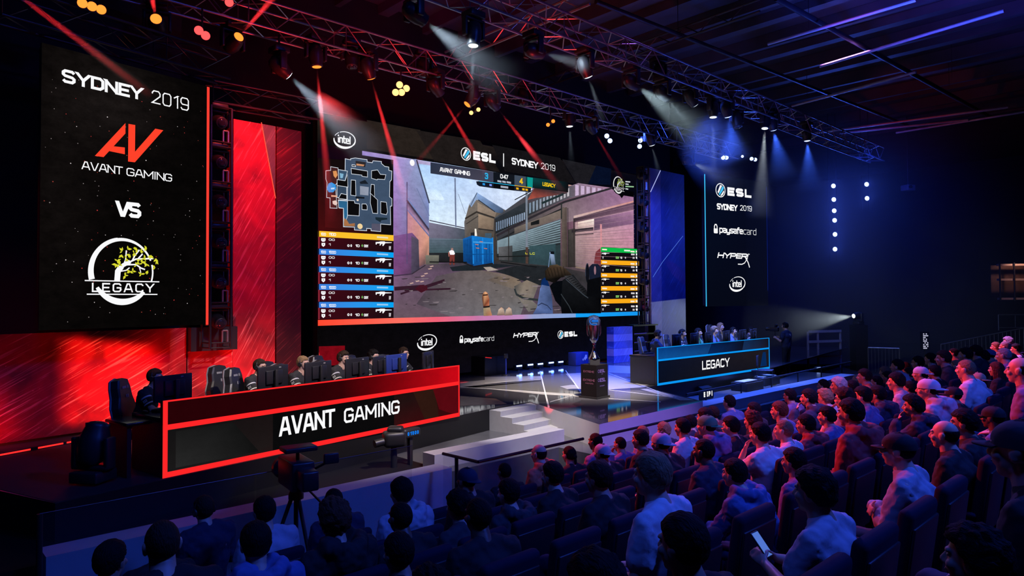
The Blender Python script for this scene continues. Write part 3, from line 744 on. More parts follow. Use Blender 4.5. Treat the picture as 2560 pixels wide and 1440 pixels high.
# ---- left banner
x0 = FL.px(100, 500)[0]; x1 = FL.px(521.5, 500)[0]; z0 = FL.px(300, 819)[1]; z1 = FL.px(103, 106)[1]
ls = screen(FL, x0, x1, z0, z1, .12, 'banner_screen', 'big hanging portrait screen on the left showing two team logos and VS', 'screen')
ar = Art(FL, -.004)
n = 10; xx = [x0 + (x1 - x0) * i / n for i in range(n + 1)]; y = ar.layer()
for i in range(n):          # faint cloudy glow of the picture's dark ground
    for j in range(14):
        za, zb_ = z0 + (z1 - z0) * j / 14, z0 + (z1 - z0) * (j + 1) / 14
        def gl(x, z):
            u, v = (x - x0) / (x1 - x0), (z - z0) / (z1 - z0)
            k = .25 + .9 * math.exp(-((u - .38) / .3) ** 2 - ((v - .86) / .16) ** 2) + .35 * math.exp(-((u - .1) / .2) ** 2 - ((v - .5) / .4) ** 2)
            return tuple(c * k * .62 for c in rgb(30, 25, 24))
        ar.fill([(xx[i], za), (xx[i + 1], za), (xx[i + 1], zb_), (xx[i], zb_)], [gl(xx[i], za), gl(xx[i + 1], za), gl(xx[i + 1], zb_), gl(xx[i], zb_)], y)
rr = random.Random(5)
for i in range(150):
    x, z = rr.uniform(x0 + .05, x1 - .1), rr.uniform(z0 + .1, z1 - .3); q = rr.uniform(.004, .010)
    c = rr.choice([rgb(150, 140, 140), rgb(200, 60, 60), rgb(120, 110, 110), rgb(220, 210, 210), rgb(150, 60, 50)])
    ar.fill([(x - q, z), (x, z - q), (x + q, z), (x, z + q)], c, ar.y - .003)
ar.build('dark_ground', ls, grain=.5)
ar = Art(FL, -.014)
ar.ptext('SYDNEY', (153, 205), (356, 252), (153, 171), W1, .21, .24)
ar.ptext('2019', (378, 259), (471, 277), (378, 226), W1, .09, .26)
ar.build('title_lettering', ls)
ar = Art(FL, -.014); AVR = rgb(255, 66, 42)
ar.pfill([(236, 390), (312.5, 308), (312.5, 334), (258, 393)], AVR)
ar.pfill([(272, 378), (283, 366), (311, 369), (311, 386)], AVR)
ar.pfill([(320, 310), (337, 313), (336, 406), (319, 404)], AVR)
ar.pfill([(336, 380), (387, 322), (407, 326), (336, 406)], AVR)
ar.build('red_team_mark', ls)
ar = Art(FL, -.014); ar.ptext('AVANT', (203, 423), (306, 437), (207, 403), W1, .13, .16); ar.ptext('GAMING', (315, 438), (429, 456), (315, 418), W1, .13, .16); ar.build('lettering', ls)
ar = Art(FL, -.014); ar.ptext('VS', (288, 542), (352, 545), (288, 503), W1, .24, .16); ar.build('lettering', ls)
ar = Art(FL, -.014)
c = FL.px(306, 679); ar.tree_badge(c, FL.px(386, 679)[0] - c[0], FL.px(306, 593)[1] - c[1], W1, rgb(215, 215, 50)); ar.build('tree_badge', ls)
ar = Art(FL, -.012); xr = FL.px(515, 500)[0]; ar.fill([(xr, FL.px(514, 812)[1]), (x1, FL.px(514, 812)[1]), (x1, FL.px(520, 218)[1]), (xr, FL.px(520, 218)[1])], rgb(252, 62, 50)); ar.build('red_edge_strip', ls)

# ---- right banner
x0 = FR.px(1763, 600)[0] - .02; x1 = FR.px(1918, 600)[0]; z0 = FR.px(1767, 766)[1]; z1 = FR.px(1758, 435)[1]
rs = screen(FR, x0, x1, z0, z1, .12, 'banner_screen', 'hanging portrait screen on the right listing the event logos on dark blue', 'screen')
ar = Art(FR, -.004); ar.fill([(x0, z0), (x1, z0), (x1, z1), (x0, z1)], [rgb(5, 9, 22), rgb(6, 8, 22), rgb(6, 10, 32), rgb(6, 14, 36)]); ar.build('dark_ground', rs)
ar = Art(FR, -.010); ar.fill([(x0, z0), (x0 + .05, z0), (x0 + .05, z1), (x0, z1)], rgb(60, 190, 245)); ar.build('cyan_edge_strip', rs)
ar = Art(FR, -.010); ar.fill([(x1 - .03, z0 + .6), (x1, z0 + .6), (x1, z1 - .2), (x1 - .03, z1 - .2)], rgb(8, 28, 110)); ar.build('blue_edge_strip', rs)
ar = Art(FR, -.010); ar.esl((1818, 490), (1878, 494), (1818, 469), (1788.5, 458, 1813, 493.5), W1); ar.build('organiser_logo', rs)
ar = Art(FR, -.010); ar.ptext('SYDNEY', (1791.5, 525), (1843, 526.5), (1791.5, 509.5), W1, .24, .24); ar.ptext('2019', (1850, 527), (1879, 528), (1850, 513.5), W1, .12, .26); ar.build('title_lettering', rs)
ar = Art(FR, -.010); ar.paysafe((1798, 583), (1890, 587), (1798, 566), (1857, 585), (1784, 561, 1794, 583), W1); ar.build('payment_logo', rs)
ar = Art(FR, -.010); ar.hyperx((1793, 646), (1869, 646.5), (1793, 632), W1); ar.build('headset_logo', rs)
ar = Art(FR, -.010); c = FR.px(1843, 709.5); ar.intel(c, FR.px(1864, 709)[0] - FR.px(1822, 709)[0], FR.px(1843, 690)[1] - FR.px(1843, 729)[1], W1); ar.build('chip_logo', rs)

# ---- main video wall
x0, x1 = FW.px(793, 800)[0], FW.px(1622, 700)[0]; z1 = FW.px(793, 278)[1]
vw = screen(FW, x0, x1, .06, z1, .25, 'video_wall', 'huge video wall at the back of the stage showing a first-person shooter game', 'video wall')
ar = Art(FW, -.004); G0, G1, G2 = rgb(38, 32, 28), rgb(15, 14, 15), rgb(8, 9, 16)
zt = z1 - .02; zm = FW.px(905, 377)[1]
def tri(pts, c): ar.pfill(pts, c)
ar.fill([(x0, zm), (x1, zm), (x1, zt), (x0, zt)], [rgb(14, 13, 13), rgb(4, 5, 16), rgb(6, 6, 18), rgb(44, 36, 30)])
ar.pfill([(917, 300), (1050, 325), (1090, 400), (917, 372)], rgb(38, 31, 27))
ar.pfill([(1040, 325), (1200, 352), (1250, 430), (1085, 402)], rgb(30, 25, 24))
ar.pfill([(1230, 362), (1400, 395), (1440, 460), (1262, 428)], rgb(20, 18, 21))
ar.pfill([(1405, 398), (1490, 415), (1470, 462), (1440, 458)], rgb(26, 25, 30))
ar.pfill([(1490, 414), (1528, 422), (1526, 462), (1470, 460)], rgb(6, 14, 36))
ar.fill([(x0, .08), (x1, .08), (x1, FW.px(1597, 786)[1]), (x0, FW.px(793, 815)[1])], [rgb(12, 8, 10), rgb(5, 8, 28), rgb(4, 5, 14), rgb(8, 6, 8)])
ar.pfill([(797, 866), (862, 864), (862, 912), (797, 915)], rgb(120, 8, 20))
ar.pfill([(797, 880), (803, 905), (797, 912)], rgb(230, 60, 50))
ar.build('dark_ground', vw, grain=.35)

# the game picture
P = Art(FW, -.008, .00012); pf = P.pfill
VX = 3110
def C(*a): return [rgb(*q) for q in a]
pf([(983, 398), (1583, 492), (1584, 779), (983, 797)], C((120, 95, 130), (150, 110, 130), (60, 60, 70), (95, 80, 88)))
pf([(1035, 398), (1330, 445), (1330, 560), (1070, 580)], C((165, 195, 235), (205, 215, 235), (200, 205, 220), (205, 220, 240)))       # sky
pf([(1060, 470), (1100, 478), (1110, 500), (1060, 500)], C((185, 205, 235), (190, 210, 235), (205, 220, 240), (200, 215, 240)))
pf([(905, 377), (1405, 459), (1405, 464), (905, 388)], C((150, 130, 185), (215, 215, 240), (225, 225, 245), (140, 125, 180)))
pf([(1400, 458), (1585, 489), (1585, 492), (1400, 462)], C((190, 150, 140), (60, 50, 60), (60, 50, 60), (190, 150, 140)))
# left building
pf([(983, 398), (1040, 398), (1072, 503), (1072, 606), (1016, 660), (983, 664)], C((165, 140, 195), (140, 150, 185), (125, 140, 185), (115, 115, 150), (110, 75, 125), (135, 95, 150)))
pf([(1016, 490), (1072, 570), (1072, 606), (1016, 540)], C((120, 135, 180), (105, 130, 170), (115, 95, 125), (150, 120, 160)))
pf([(1016, 503), (1073, 578), (1073, 588), (1016, 520)], C((85, 75, 105), (90, 80, 100), (170, 140, 160), (160, 130, 165)))
pf([(1016, 525), (1072, 592), (1072, 655), (1060, 662), (1016, 680)], C((185, 135, 150), (200, 150, 130), (185, 140, 120), (90, 75, 80), (170, 115, 120)))
pf([(983, 590), (1030, 582), (1046, 600), (1048, 672), (1028, 685), (983, 690)], C((125, 85, 135), (120, 85, 130), (95, 80, 105), (75, 65, 85), (85, 65, 90), (120, 75, 120)))
pf([(1028, 590), (1046, 600), (1048, 672), (1028, 685)], C((95, 85, 105), (85, 80, 95), (65, 60, 75), (80, 72, 90)))
P.pstroke([(1041, 400), (1073, 508)], .05, rgb(70, 75, 95)); P.pstroke([(1016, 500), (1073, 576)], .05, rgb(70, 60, 80))
P.disc(P.px((1030, 407)), FW.px(1036, 407)[0] - FW.px(1030, 407)[0], FW.px(1030, 399)[1] - FW.px(1030, 407)[1], rgb(228, 225, 225))
# far wall
pf([(1072, 556), (1166, 574), (1166, 655), (1072, 655)], C((125, 120, 140), (75, 85, 95), (45, 55, 60), (75, 75, 85)))
pf([(1072, 595), (1166, 598), (1166, 632), (1072, 633)], C((105, 115, 130), (85, 105, 115), (60, 80, 85), (75, 95, 100)))
for i in range(9): P.pstroke([(1074, 601 + i * 4), (1164, 602 + i * 3.9)], .012, rgb(60, 80, 86))
pf([(1072, 632), (1166, 632), (1166, 655), (1072, 655)], C((45, 48, 52), (32, 35, 36), (28, 28, 30), (42, 42, 46)))
P.pstroke([(1073, 551), (1165, 571)], .03, rgb(90, 90, 105))
P.pstroke([(1137, 445), (1139, 568)], .05, rgb(110, 120, 145)); P.pstroke([(1145, 485), (1163, 535)], .012, rgb(90, 95, 110))
pf([(1063, 638), (1097, 638), (1096, 661), (1064, 663)], C((120, 120, 110), (115, 115, 105), (85, 85, 80), (95, 90, 85)))
# house with pitched roof
pf([(1160, 555), (1172, 512), (1191, 482), (1270, 530), (1270, 660), (1164, 655)], C((110, 105, 105), (120, 112, 105), (125, 118, 112), (100, 92, 85), (60, 55, 52), (55, 52, 50)))
pf([(1173, 512), (1191, 481), (1195, 483), (1196, 500), (1190, 500), (1178, 518)], rgb(140, 160, 190))
pf([(1192, 482), (1258, 523), (1258, 535), (1236, 530), (1194, 500)], C((140, 165, 205), (80, 95, 120), (60, 75, 95), (85, 105, 135), (120, 145, 180)))
pf([(1193, 506), (1240, 532), (1236, 546), (1193, 530)], C((150, 135, 122), (135, 120, 108), (125, 112, 100), (140, 125, 112)))
P.pstroke([(1162, 547), (1191, 530), (1236, 545)], .05, rgb(60, 55, 52))
pf([(1195, 535), (1234, 547), (1232, 575), (1195, 572)], C((150, 132, 115), (130, 115, 100), (115, 100, 88), (128, 112, 98)))
P.pstroke([(1165, 560), (1195, 540)], .03, rgb(70, 66, 64)); P.pstroke([(1195, 572), (1233, 577)], .04, rgb(55, 52, 52))
pf([(1212, 583), (1228, 583), (1228, 596), (1212, 595)], rgb(70, 90, 105)); pf([(1176, 582), (1190, 580), (1190, 592), (1176, 594)], rgb(45, 45, 50))
P.pfill([(1186, 572), (1190, 572), (1192, 590), (1186, 590)], rgb(225, 220, 210))
# right building: long industrial front running back
pf([(1236, 545), (1330, 478), (1420, 466), (1583, 492), (1584, 700), (1500, 690), (1390, 680), (1250, 650)], C((75, 80, 88), (80, 75, 80), (120, 100, 115), (150, 110, 130), (120, 85, 95), (95, 80, 85), (60, 60, 60), (48, 50, 52)))
pf([(1236, 547), (1318, 503), (1318, 545), (1238, 585)], C((50, 55, 62), (58, 64, 70), (40, 46, 50), (38, 42, 46)))
for i in range(15):
    t = i / 15; x = 1239 + 80 * t; P.pfill([(x, 556 - 28 * t), (x + 3.2, 555 - 28 * t), (x + 3.2, 577 - 32 * t), (x, 578 - 32 * t)], rgb(110 + 40 * t, 125 + 40 * t, 145 + 40 * t))
pf([(1318, 510), (1420, 466), (1445, 458), (1530, 470), (1500, 480), (1420, 496), (1318, 540)], C((62, 68, 72), (90, 88, 95), (150, 130, 150), (165, 130, 155), (130, 100, 125), (95, 92, 100), (48, 52, 55)))
for i in range(12):
    t = i / 11; x = 1322 + 95 * t; a = 508 - 36 * t; b = 534 - 42 * t; P.pfill([(x, a), (x + 5, a - 2), (x + 5, b - 2), (x, b)], rgb(120 + 60 * t, 135 + 40 * t, 150 + 30 * t))
for i in range(6):
    x = 1437 + 14 * i; P.pfill([(x, 462 + i * 2), (x + 9, 463.5 + i * 2), (x + 9, 488 - i * 2.5), (x, 490 - i * 2.5)], rgb(185, 165, 190))
pf([(1335, 470), (1420, 480), (1412, 485), (1340, 495), (1318, 500)], C((70, 45, 45), (90, 70, 75), (70, 60, 65), (150, 80, 70), (170, 90, 75)))
pf([(1352, 506), (1408, 482), (1408, 488), (1354, 511)], rgb(40, 55, 58))
pf([(1318, 540), (1410, 503), (1540, 470), (1583, 484), (1583, 508), (1440, 552), (1318, 572)], C((75, 72, 74), (115, 100, 105), (150, 115, 145), (150, 110, 145), (165, 125, 150), (140, 120, 130), (88, 84, 82)))
P.pstroke([(1240, 590), (1318, 548), (1410, 505), (1530, 470)], .07, rgb(52, 48, 54)); P.pstroke([(1240, 604), (1318, 562), (1408, 520)], .05, rgb(42, 44, 46))
pf([(1285, 570), (1402, 525), (1402, 545), (1285, 585)], C((110, 102, 96), (128, 115, 108), (115, 102, 96), (95, 88, 84)))
pf([(1326, 556), (1347, 549), (1347, 560), (1326, 564)], rgb(32, 34, 36))
# shutter slats
pf([(1240, 600), (1400, 548), (1400, 612), (1240, 640)], C((48, 56, 60), (55, 62, 66), (45, 52, 56), (36, 42, 46)))
for i in range(10):
    t = i / 9; P.pstroke([(1242, 604 + 30 * t), (1318, 578 + 43 * t), (1400, 551 + 54 * t)], .052 - .01 * t, rgb(128 - 20 * t, 146 - 22 * t, 155 - 24 * t))
pf([(1240, 635), (1400, 612), (1400, 672), (1340, 668), (1250, 655)], C((45, 52, 54), (50, 66, 70), (42, 54, 58), (48, 60, 64), (40, 45, 46)))
pf([(1245, 618), (1280, 614), (1280, 652), (1246, 650)], C((105, 105, 108), (70, 72, 74), (60, 60, 62), (85, 85, 88)))
pf([(1322, 615), (1388, 610), (1388, 668), (1322, 664)], C((62, 86, 92), (55, 78, 84), (50, 68, 74), (52, 70, 76)))
pf([(1402, 520), (1416, 518), (1418, 668), (1404, 668)], C((110, 98, 92), (85, 75, 72), (60, 52, 50), (82, 72, 68)))
pf([(1418, 575), (1437, 570), (1440, 668), (1420, 668)], C((72, 68, 66), (82, 76, 74), (60, 55, 54), (52, 48, 47)))
# roller door
pf([(1432, 545), (1583, 505), (1583, 525), (1433, 556)], C((70, 58, 66), (100, 75, 95), (125, 95, 115), (62, 52, 58)))
pf([(1433, 540), (1583, 502), (1583, 506), (1433, 546)], C((190, 165, 160), (200, 140, 130), (190, 140, 140), (190, 170, 165)))
pf([(1437, 556), (1583, 525), (1584, 706), (1437, 665)], C((175, 150, 150), (180, 140, 165), (190, 125, 140), (120, 108, 108)))
pf([(1444, 555), (1484, 547), (1484, 569), (1444, 574)], C((215, 195, 185), (240, 220, 210), (190, 165, 165), (165, 145, 140)))
pf([(1484, 547), (1583, 527), (1583, 560), (1484, 576)], C((110, 88, 108), (165, 125, 155), (135, 100, 130), (95, 78, 95)))
pf([(1428, 574), (1482, 568), (1482, 576), (1428, 582)], C((58, 52, 56), (66, 58, 66), (60, 52, 60), (50, 46, 50)))
for i in range(16): P.pstroke([(1440, 586 + i * 5), (1584, 572 + i * 8)], .012, rgb(140, 115, 122))
P.pstroke([(1501, 560), (1503, 700)], .10, rgb(195, 140, 145)); 
pf([(1488, 630), (1500, 620), (1502, 668), (1482, 668)], rgb(120, 60, 66))
P.pfill([(1527, 470), (1538, 483), (1548, 489), (1553, 496), (1558, 489), (1583, 493), (1583, 480)], rgb(8, 7, 12))
# pole in front
P.pstroke([(1315, 480), (1316, 655)], .09, rgb(120, 128, 140)); P.pstroke([(1316, 618), (1316, 664)], .11, rgb(85, 66, 60))
P.ptext('L LC', (1312, 636), (1336, 636), (1312, 631), rgb(220, 220, 60), .2)
# ground
pf([(983, 690), (1028, 685), (1060, 662), (1166, 655), (1250, 652), (1400, 668), (1584, 706), (1584, 779), (983, 797)],
   C((125, 95, 125), (105, 85, 105), (95, 82, 92), (58, 58, 62), (60, 58, 60), (55, 53, 55), (92, 80, 86), (60, 58, 64), (105, 88, 98)))
pf([(1090, 690), (1180, 672), (1290, 690), (1320, 730), (1300, 788), (1130, 793), (1040, 760)], C((88, 78, 86), (105, 96, 96), (128, 112, 100), (110, 104, 100), (112, 112, 116), (108, 104, 110), (80, 70, 80)))
pf([(1123, 668), (1166, 662), (1240, 660), (1290, 664), (1200, 676), (1130, 678)], rgb(38, 44, 50))
pf([(1207, 668), (1225, 667), (1245, 675), (1218, 678)], rgb(160, 150, 142))
pf([(1236, 678), (1290, 664), (1370, 668), (1360, 720), (1345, 712), (1300, 700), (1275, 690)], rgb(40, 43, 47))
pf([(1245, 690), (1300, 700), (1290, 716), (1280, 722), (1215, 700)], C((110, 98, 88), (130, 115, 100), (120, 110, 100), (120, 110, 102), (95, 86, 82)))
pf([(1284, 716), (1316, 700), (1345, 712), (1330, 752), (1350, 770), (1320, 780), (1295, 745)], C((70, 72, 74), (135, 122, 110), (105, 98, 92), (120, 115, 110), (95, 92, 92), (110, 106, 104), (125, 118, 110)))
P.pstroke([(1285, 722), (1290, 736), (1308, 746), (1345, 750)], .07, rgb(52, 58, 60))
for (a, b, t) in (((985, 722), (1060, 716), .10), ((1000, 735), (1110, 700), .05), ((1010, 726), (1125, 722), .05), ((1055, 722), (1105, 705), .04)): P.pstroke([a, b], t, rgb(58, 34, 48))
pf([(1035, 722), (1048, 712), (1066, 714), (1068, 724), (1052, 732)], rgb(72, 26, 40))
for (x, y_) in ((1037, 703), (1050, 690), (1058, 684), (1068, 672), (1072, 666), (1022, 708), (1048, 704)): P.pfill([(x, y_), (x + 9, y_ - 2), (x + 11, y_), (x + 3, y_ + 2)], rgb(190, 160, 150))
# blue container
pf([(1156, 597), (1178, 589), (1182, 664), (1157, 654)], C((30, 100, 165), (25, 95, 160), (18, 55, 100), (24, 70, 120)))
pf([(1178, 589), (1231, 597), (1231, 657), (1182, 665)], C((28, 120, 190), (30, 115, 180), (20, 75, 130), (24, 85, 145)))
for i in range(5):
    x = 1159 + i * 4; P.pstroke([(x, 600 - i), (x + 1, 655 + i)], .02, rgb(16, 60, 108))
for x in (1181, 1205, 1230): P.pstroke([(x, 594), (x + 1, 660)], .05, rgb(35, 130, 200))
for x in (1190, 1198, 1214, 1222): P.pstroke([(x, 610), (x + .5, 655)], .025, rgb(18, 70, 125))
P.pstroke([(1181, 605), (1231, 608)], .04, rgb(70, 150, 205)); P.pstroke([(1157, 633), (1182, 636), (1231, 635)], .025, rgb(20, 80, 135))
for q in ((1186, 610), (1188, 619), (1208, 620), (1197, 603)): P.pfill([q, (q[0] + 9, q[1] + 1), (q[0] + 8, q[1] + 3), (q[0] + 1, q[1] + 2)], rgb(190, 120, 95))
P.pfill([(1157, 655), (1182, 665), (1231, 657), (1231, 660), (1182, 669), (1157, 658)], rgb(36, 36, 42))
# distant figure
for (pts, c) in (([(1126, 620), (1131, 620), (1132, 626), (1126, 626)], (150, 120, 115)), ([(1121, 628), (1127, 625), (1133, 627), (1136, 635), (1133, 637), (1124, 637)], (225, 220, 225)), ([(1123, 637), (1135, 637), (1135, 662), (1131, 662), (1129, 645), (1126, 662), (1122, 662)], (120, 60, 55)), ([(1119, 631), (1122, 630), (1122, 641), (1120, 642)], (170, 110, 100))):
    pf(pts, rgb(*c))
# seams, shadows and small clutter of the yard
for a, b, t, c in (((1016, 455), (1016, 660), .03, (95, 80, 115)), ((1040, 470), (1072, 540), .02, (110, 120, 155)), ((983, 640), (1028, 640), .015, (105, 75, 120)), ((1236, 547), (1236, 640), .05, (60, 56, 56)), ((1270, 560), (1270, 655), .04, (52, 50, 50)), ((1402, 508), (1402, 548), .06, (48, 52, 52)), ((1418, 520), (1419, 668), .03, (40, 38, 38)), ((1433, 548), (1434, 668), .05, (60, 52, 52)), ((1433, 588), (1482, 584), .04, (70, 60, 62)), ((1240, 642), (1322, 640), .03, (32, 34, 34)), ((1322, 664), (1400, 670), .03, (38, 42, 44)), ((1437, 668), (1500, 678), .05, (130, 112, 100)), ((1072, 655), (1166, 656), .03, (24, 24, 26)), ((1250, 655), (1340, 668), .03, (28, 28, 30)), ((983, 690), (1028, 685), .03, (70, 55, 75)), ((1028, 685), (1062, 663), .03, (58, 50, 60)), ((1285, 500), (1330, 476), .03, (40, 42, 46)), ((1194, 500), (1236, 530), .03, (50, 56, 66)), ((1172, 520), (1191, 482), .02, (70, 76, 88))): P.pstroke([a, b], t, rgb(*c))
rr = random.Random(21)
for i in range(70):
    x, y_ = rr.uniform(1000, 1480), rr.uniform(690, 785); l = rr.uniform(4, 26); g = rr.choice([0.6, 1.35]); 
    P.pfill([(x, y_), (x + l, y_ - rr.uniform(0, 2)), (x + l * .8, y_ + rr.uniform(.6, 1.6)), (x + l * .2, y_ + rr.uniform(.8, 2))], rgb(*[v * g for v in (96, 88, 92)]))
for i in range(14):
    y_ = 612 + i * 1.5; P.pstroke([(1437, 545 + i * 8.5), (1584, 512 + i * 12)], .010, rgb(150, 122, 134))
# boots at the bottom
pf([(1203, 745), (1204, 736), (1208, 730), (1212, 729), (1217, 733), (1221, 748), (1221, 768), (1206, 768)], C((80, 50, 40), (120, 75, 55), (215, 160, 120), (215, 165, 125), (170, 105, 75), (150, 85, 60), (190, 125, 95), (90, 55, 45)))
pf([(1206, 770), (1222, 766), (1228, 789), (1207, 790)], C((150, 140, 115), (160, 145, 120), (180, 120, 90), (140, 120, 95))); P.pstroke([(1205, 738), (1217, 737)], .04, rgb(60, 40, 36)); P.pstroke([(1206, 768), (1222, 766)], .05, rgb(40, 34, 34))
for dx in (0, 19): pf([(1240 + dx, 789), (1244 + dx, 774), (1251 + dx, 768), (1257 + dx, 772), (1260 + dx, 788)], C((120, 100, 92), (190, 170, 155), (200, 150, 125), (185, 165, 150), (120, 95, 85)))
# rifle, glove and sleeve
pf([(1350, 712), (1352, 700), (1360, 694), (1366, 700), (1372, 716), (1352, 722)], rgb(18, 48, 96))
pf([(1330, 785), (1340, 768), (1348, 722), (1352, 712), (1372, 716), (1378, 745), (1380, 784)], C((70, 86, 125), (95, 112, 155), (110, 130, 180), (90, 108, 150), (85, 100, 135), (62, 76, 108), (75, 95, 140)))
P.pstroke([(1342, 764), (1352, 758), (1366, 764), (1376, 775)], .03, rgb(45, 55, 82))
pf([(1372, 715), (1383, 704), (1420, 700), (1400, 768), (1386, 752)], rgb(12, 15, 20))
pf([(1400, 768), (1404, 700), (1430, 686), (1466, 730), (1500, 742), (1500, 783), (1402, 784)], C((16, 18, 22), (28, 30, 34), (34, 36, 40), (20, 22, 26), (10, 10, 13), (12, 12, 15), (10, 11, 14)))
pf([(1360, 678), (1372, 664), (1390, 661), (1412, 672), (1428, 688), (1400, 694), (1384, 708), (1362, 700)], C((40, 34, 28), (75, 60, 46), (95, 80, 62), (70, 58, 48), (40, 34, 30), (16, 15, 15), (22, 20, 20), (26, 24, 22)))
for i in range(6): P.pstroke([(1366 + i * 8, 672 - i * 1.2), (1372 + i * 8, 690 + i * 1)], .022, rgb(28, 24, 20))
pf([(1371, 632), (1375, 628), (1382, 629), (1387, 662), (1376, 662)], C((120, 140, 170), (150, 170, 200), (130, 148, 175), (70, 78, 92), (80, 92, 110)))
P.pstroke([(1373, 632), (1369, 668)], .035, rgb(110, 130, 160)); P.pfill([(1373, 628), (1383, 629), (1383, 636), (1374, 635)], rgb(20, 24, 30))
pf([(1408, 690), (1426, 688), (1462, 722), (1466, 738), (1455, 735)], C((70, 70, 74), (50, 50, 54), (34, 35, 38), (24, 25, 28), (40, 42, 46)))
for i in range(9): P.pstroke([(1414 + i * 5, 694 + i * 4.6), (1424 + i * 5, 691 + i * 4.3)], .018, rgb(10, 10, 12))
P.pstroke([(1400, 735), (1420, 765), (1428, 782)], .035, rgb(60, 66, 72)); P.pstroke([(1412, 698), (1455, 736), (1468, 745)], .03, rgb(66, 72, 80))
P.disc(P.px((1466, 683)), .10, .33, rgb(22, 24, 32)); P.arc(P.px((1466, 683)), .10, .33, 60, 200, .03, .03, rgb(60, 66, 82), 14)
pf([(1470, 668), (1478, 660), (1492, 660), (1500, 668), (1500, 720), (1472, 715)], rgb(30, 36, 54)); P.disc(P.px((1485, 676)), .055, .15, rgb(150, 115, 125)); P.pfill([(1466, 700), (1500, 692), (1500, 745), (1464, 740)], rgb(14, 15, 19))
def tone(c):
    if c is None: return c
    if isinstance(c[0], (tuple, list)): return [tone(q) for q in c]
    return tuple(min(1.0, 1.32 * v ** 1.16) for v in c[:3])
P.mb.c = [tone(c) for c in P.mb.c]
P.build('game_picture', vw, 1.0, True, grain=.22)

# score bar
H = Art(FW, -.040)
H.pfill([(1074, 406), (1205, 426), (1205, 453), (1074, 434)], C((42, 52, 72), (62, 60, 76), (70, 68, 84), (46, 52, 70)))
H.pfill([(1205, 426), (1231, 430), (1231, 457), (1205, 453)], rgb(62, 66, 86)); H.pfill([(1231, 430), (1284, 438), (1284, 464), (1231, 457)], rgb(18, 22, 30))
H.pfill([(1284, 438), (1312, 442), (1312, 468), (1284, 464)], rgb(64, 76, 92)); H.pfill([(1312, 442), (1419, 456), (1418, 481), (1312, 468)], C((10, 70, 72), (12, 12, 18), (16, 12, 16), (10, 30, 34)))
H.pfill([(1316, 443), (1330, 445), (1329, 471), (1316, 469)], rgb(14, 150, 142))
H.pfill([(1188, 454), (1197, 453), (1231, 458), (1231, 471), (1196, 466), (1190, 462)], rgb(20, 26, 40)); H.pfill([(1231, 458), (1284, 465), (1284, 477), (1231, 471)], rgb(8, 9, 14)); H.pfill([(1284, 465), (1326, 470), (1324, 481), (1284, 477)], rgb(26, 30, 42))
H.pfill([(1196, 452.5), (1284, 463.5), (1284, 465), (1196, 454)], rgb(40, 190, 240)); H.pfill([(1284, 463.5), (1327, 469), (1327, 470.5), (1284, 465)], rgb(250, 190, 30))
H.ptext('AVANT', (1097, 429.5), (1130, 434), (1098, 418.5), W1, .2, .14); H.ptext('GAMING', (1134, 434.5), (1173, 440), (1134, 423.5), W1, .2, .14)
H.ptext('3', (1209, 447.5), (1218, 449), (1209, 432), rgb(40, 180, 235), .2); H.ptext('4', (1296, 459.5), (1305, 461), (1296, 445), rgb(250, 200, 20), .2)
H.ptext('0:47', (1248, 446.5), (1268, 449), (1248, 435.5), W1, .19, .16); H.ptext('LEGACY', (1354, 465.5), (1386, 469.5), (1354, 456), rgb(250, 205, 20), .2, .16)
H.ptext('PLAYER', (1241, 455.5), (1275, 459), (1241, 450.5), rgb(200, 205, 215), .22, .2) if False else None
for a, b in ((1241, 1251), (1253, 1262), (1264, 1275)): H.pfill([(a, 450.5 + (a - 1241) * .12), (b, 451.2 + (b - 1241) * .12), (b, 456 + (b - 1241) * .12), (a, 455 + (a - 1241) * .12)], rgb(175, 182, 195))
H.pfill([(1249, 464.5), (1268, 466.8), (1268, 472), (1249, 469.5)], rgb(165, 170, 185))
for x, c in ((1204, (40, 150, 230)), (1221, (120, 150, 240)), (1288, (240, 180, 30)), (1303, (240, 180, 30)), (1311, (240, 180, 30))): H.pfill([(x, 458 + (x - 1204) * .13), (x + 6, 459 + (x - 1204) * .13), (x + 6, 464 + (x - 1204) * .13), (x, 463 + (x - 1204) * .13)], rgb(*c))
H.build('score_bar', vw)

# left column: map and player cards
xl = 796.0
L_ = Art(FW, -.012, .0002)
L_.pfill([(794, 395), (982, 410), (982, 607), (795, 578)], C((22, 12, 12), (12, 10, 12), (14, 12, 14), (70, 12, 14)))
L_.pfill([(840, 440), (850, 430), (880, 435), (880, 575), (812, 568), (812, 450)], C((40, 14, 14), (30, 14, 14), (22, 16, 18), (40, 14, 16), (80, 16, 18), (60, 16, 18)))
MB_ = rgb(58, 72, 92); WL = rgb(215, 222, 232)
def mpx(pts, col=MB_, line=True):
    q = [(780 + x / 6.26, 260 + y / 6.26) for x, y in pts]
    L_.pfill(q, col)
    if line: L_.pstroke(q + [q[0]], .014, WL)
def mpy(pts, col=MB_, line=True):
    q = [(780 + x / 9.0, 480 + y / 9.0) for x, y in pts]; L_.pfill(q, col)
    if line: L_.pstroke(q + [q[0]], .014, WL)
outer = [(782 + 0, 0)]
body = [(862.5, 397), (876, 400), (876, 397), (887.5, 395), (917, 399.5), (917, 405), (930, 407), (932, 402), (953, 404), (953, 409), (961, 416), (971.5, 418), (971.5, 426), (979, 428), (978, 450), (974, 454), (973, 492), (979, 497), (979, 515), (975, 516), (976, 562), (951, 560), (951, 579), (927, 577), (927, 572), (916, 571), (916, 577), (885.5, 575), (885.5, 568), (858, 567), (858, 521), (847, 520), (845, 500), (868, 500), (868, 467), (842, 463), (844, 425), (862, 428)]
L_.pfill(body, C(*[(62, 80, 104)] * len(body))); L_.pstroke(body + [body[0]], .016, WL)
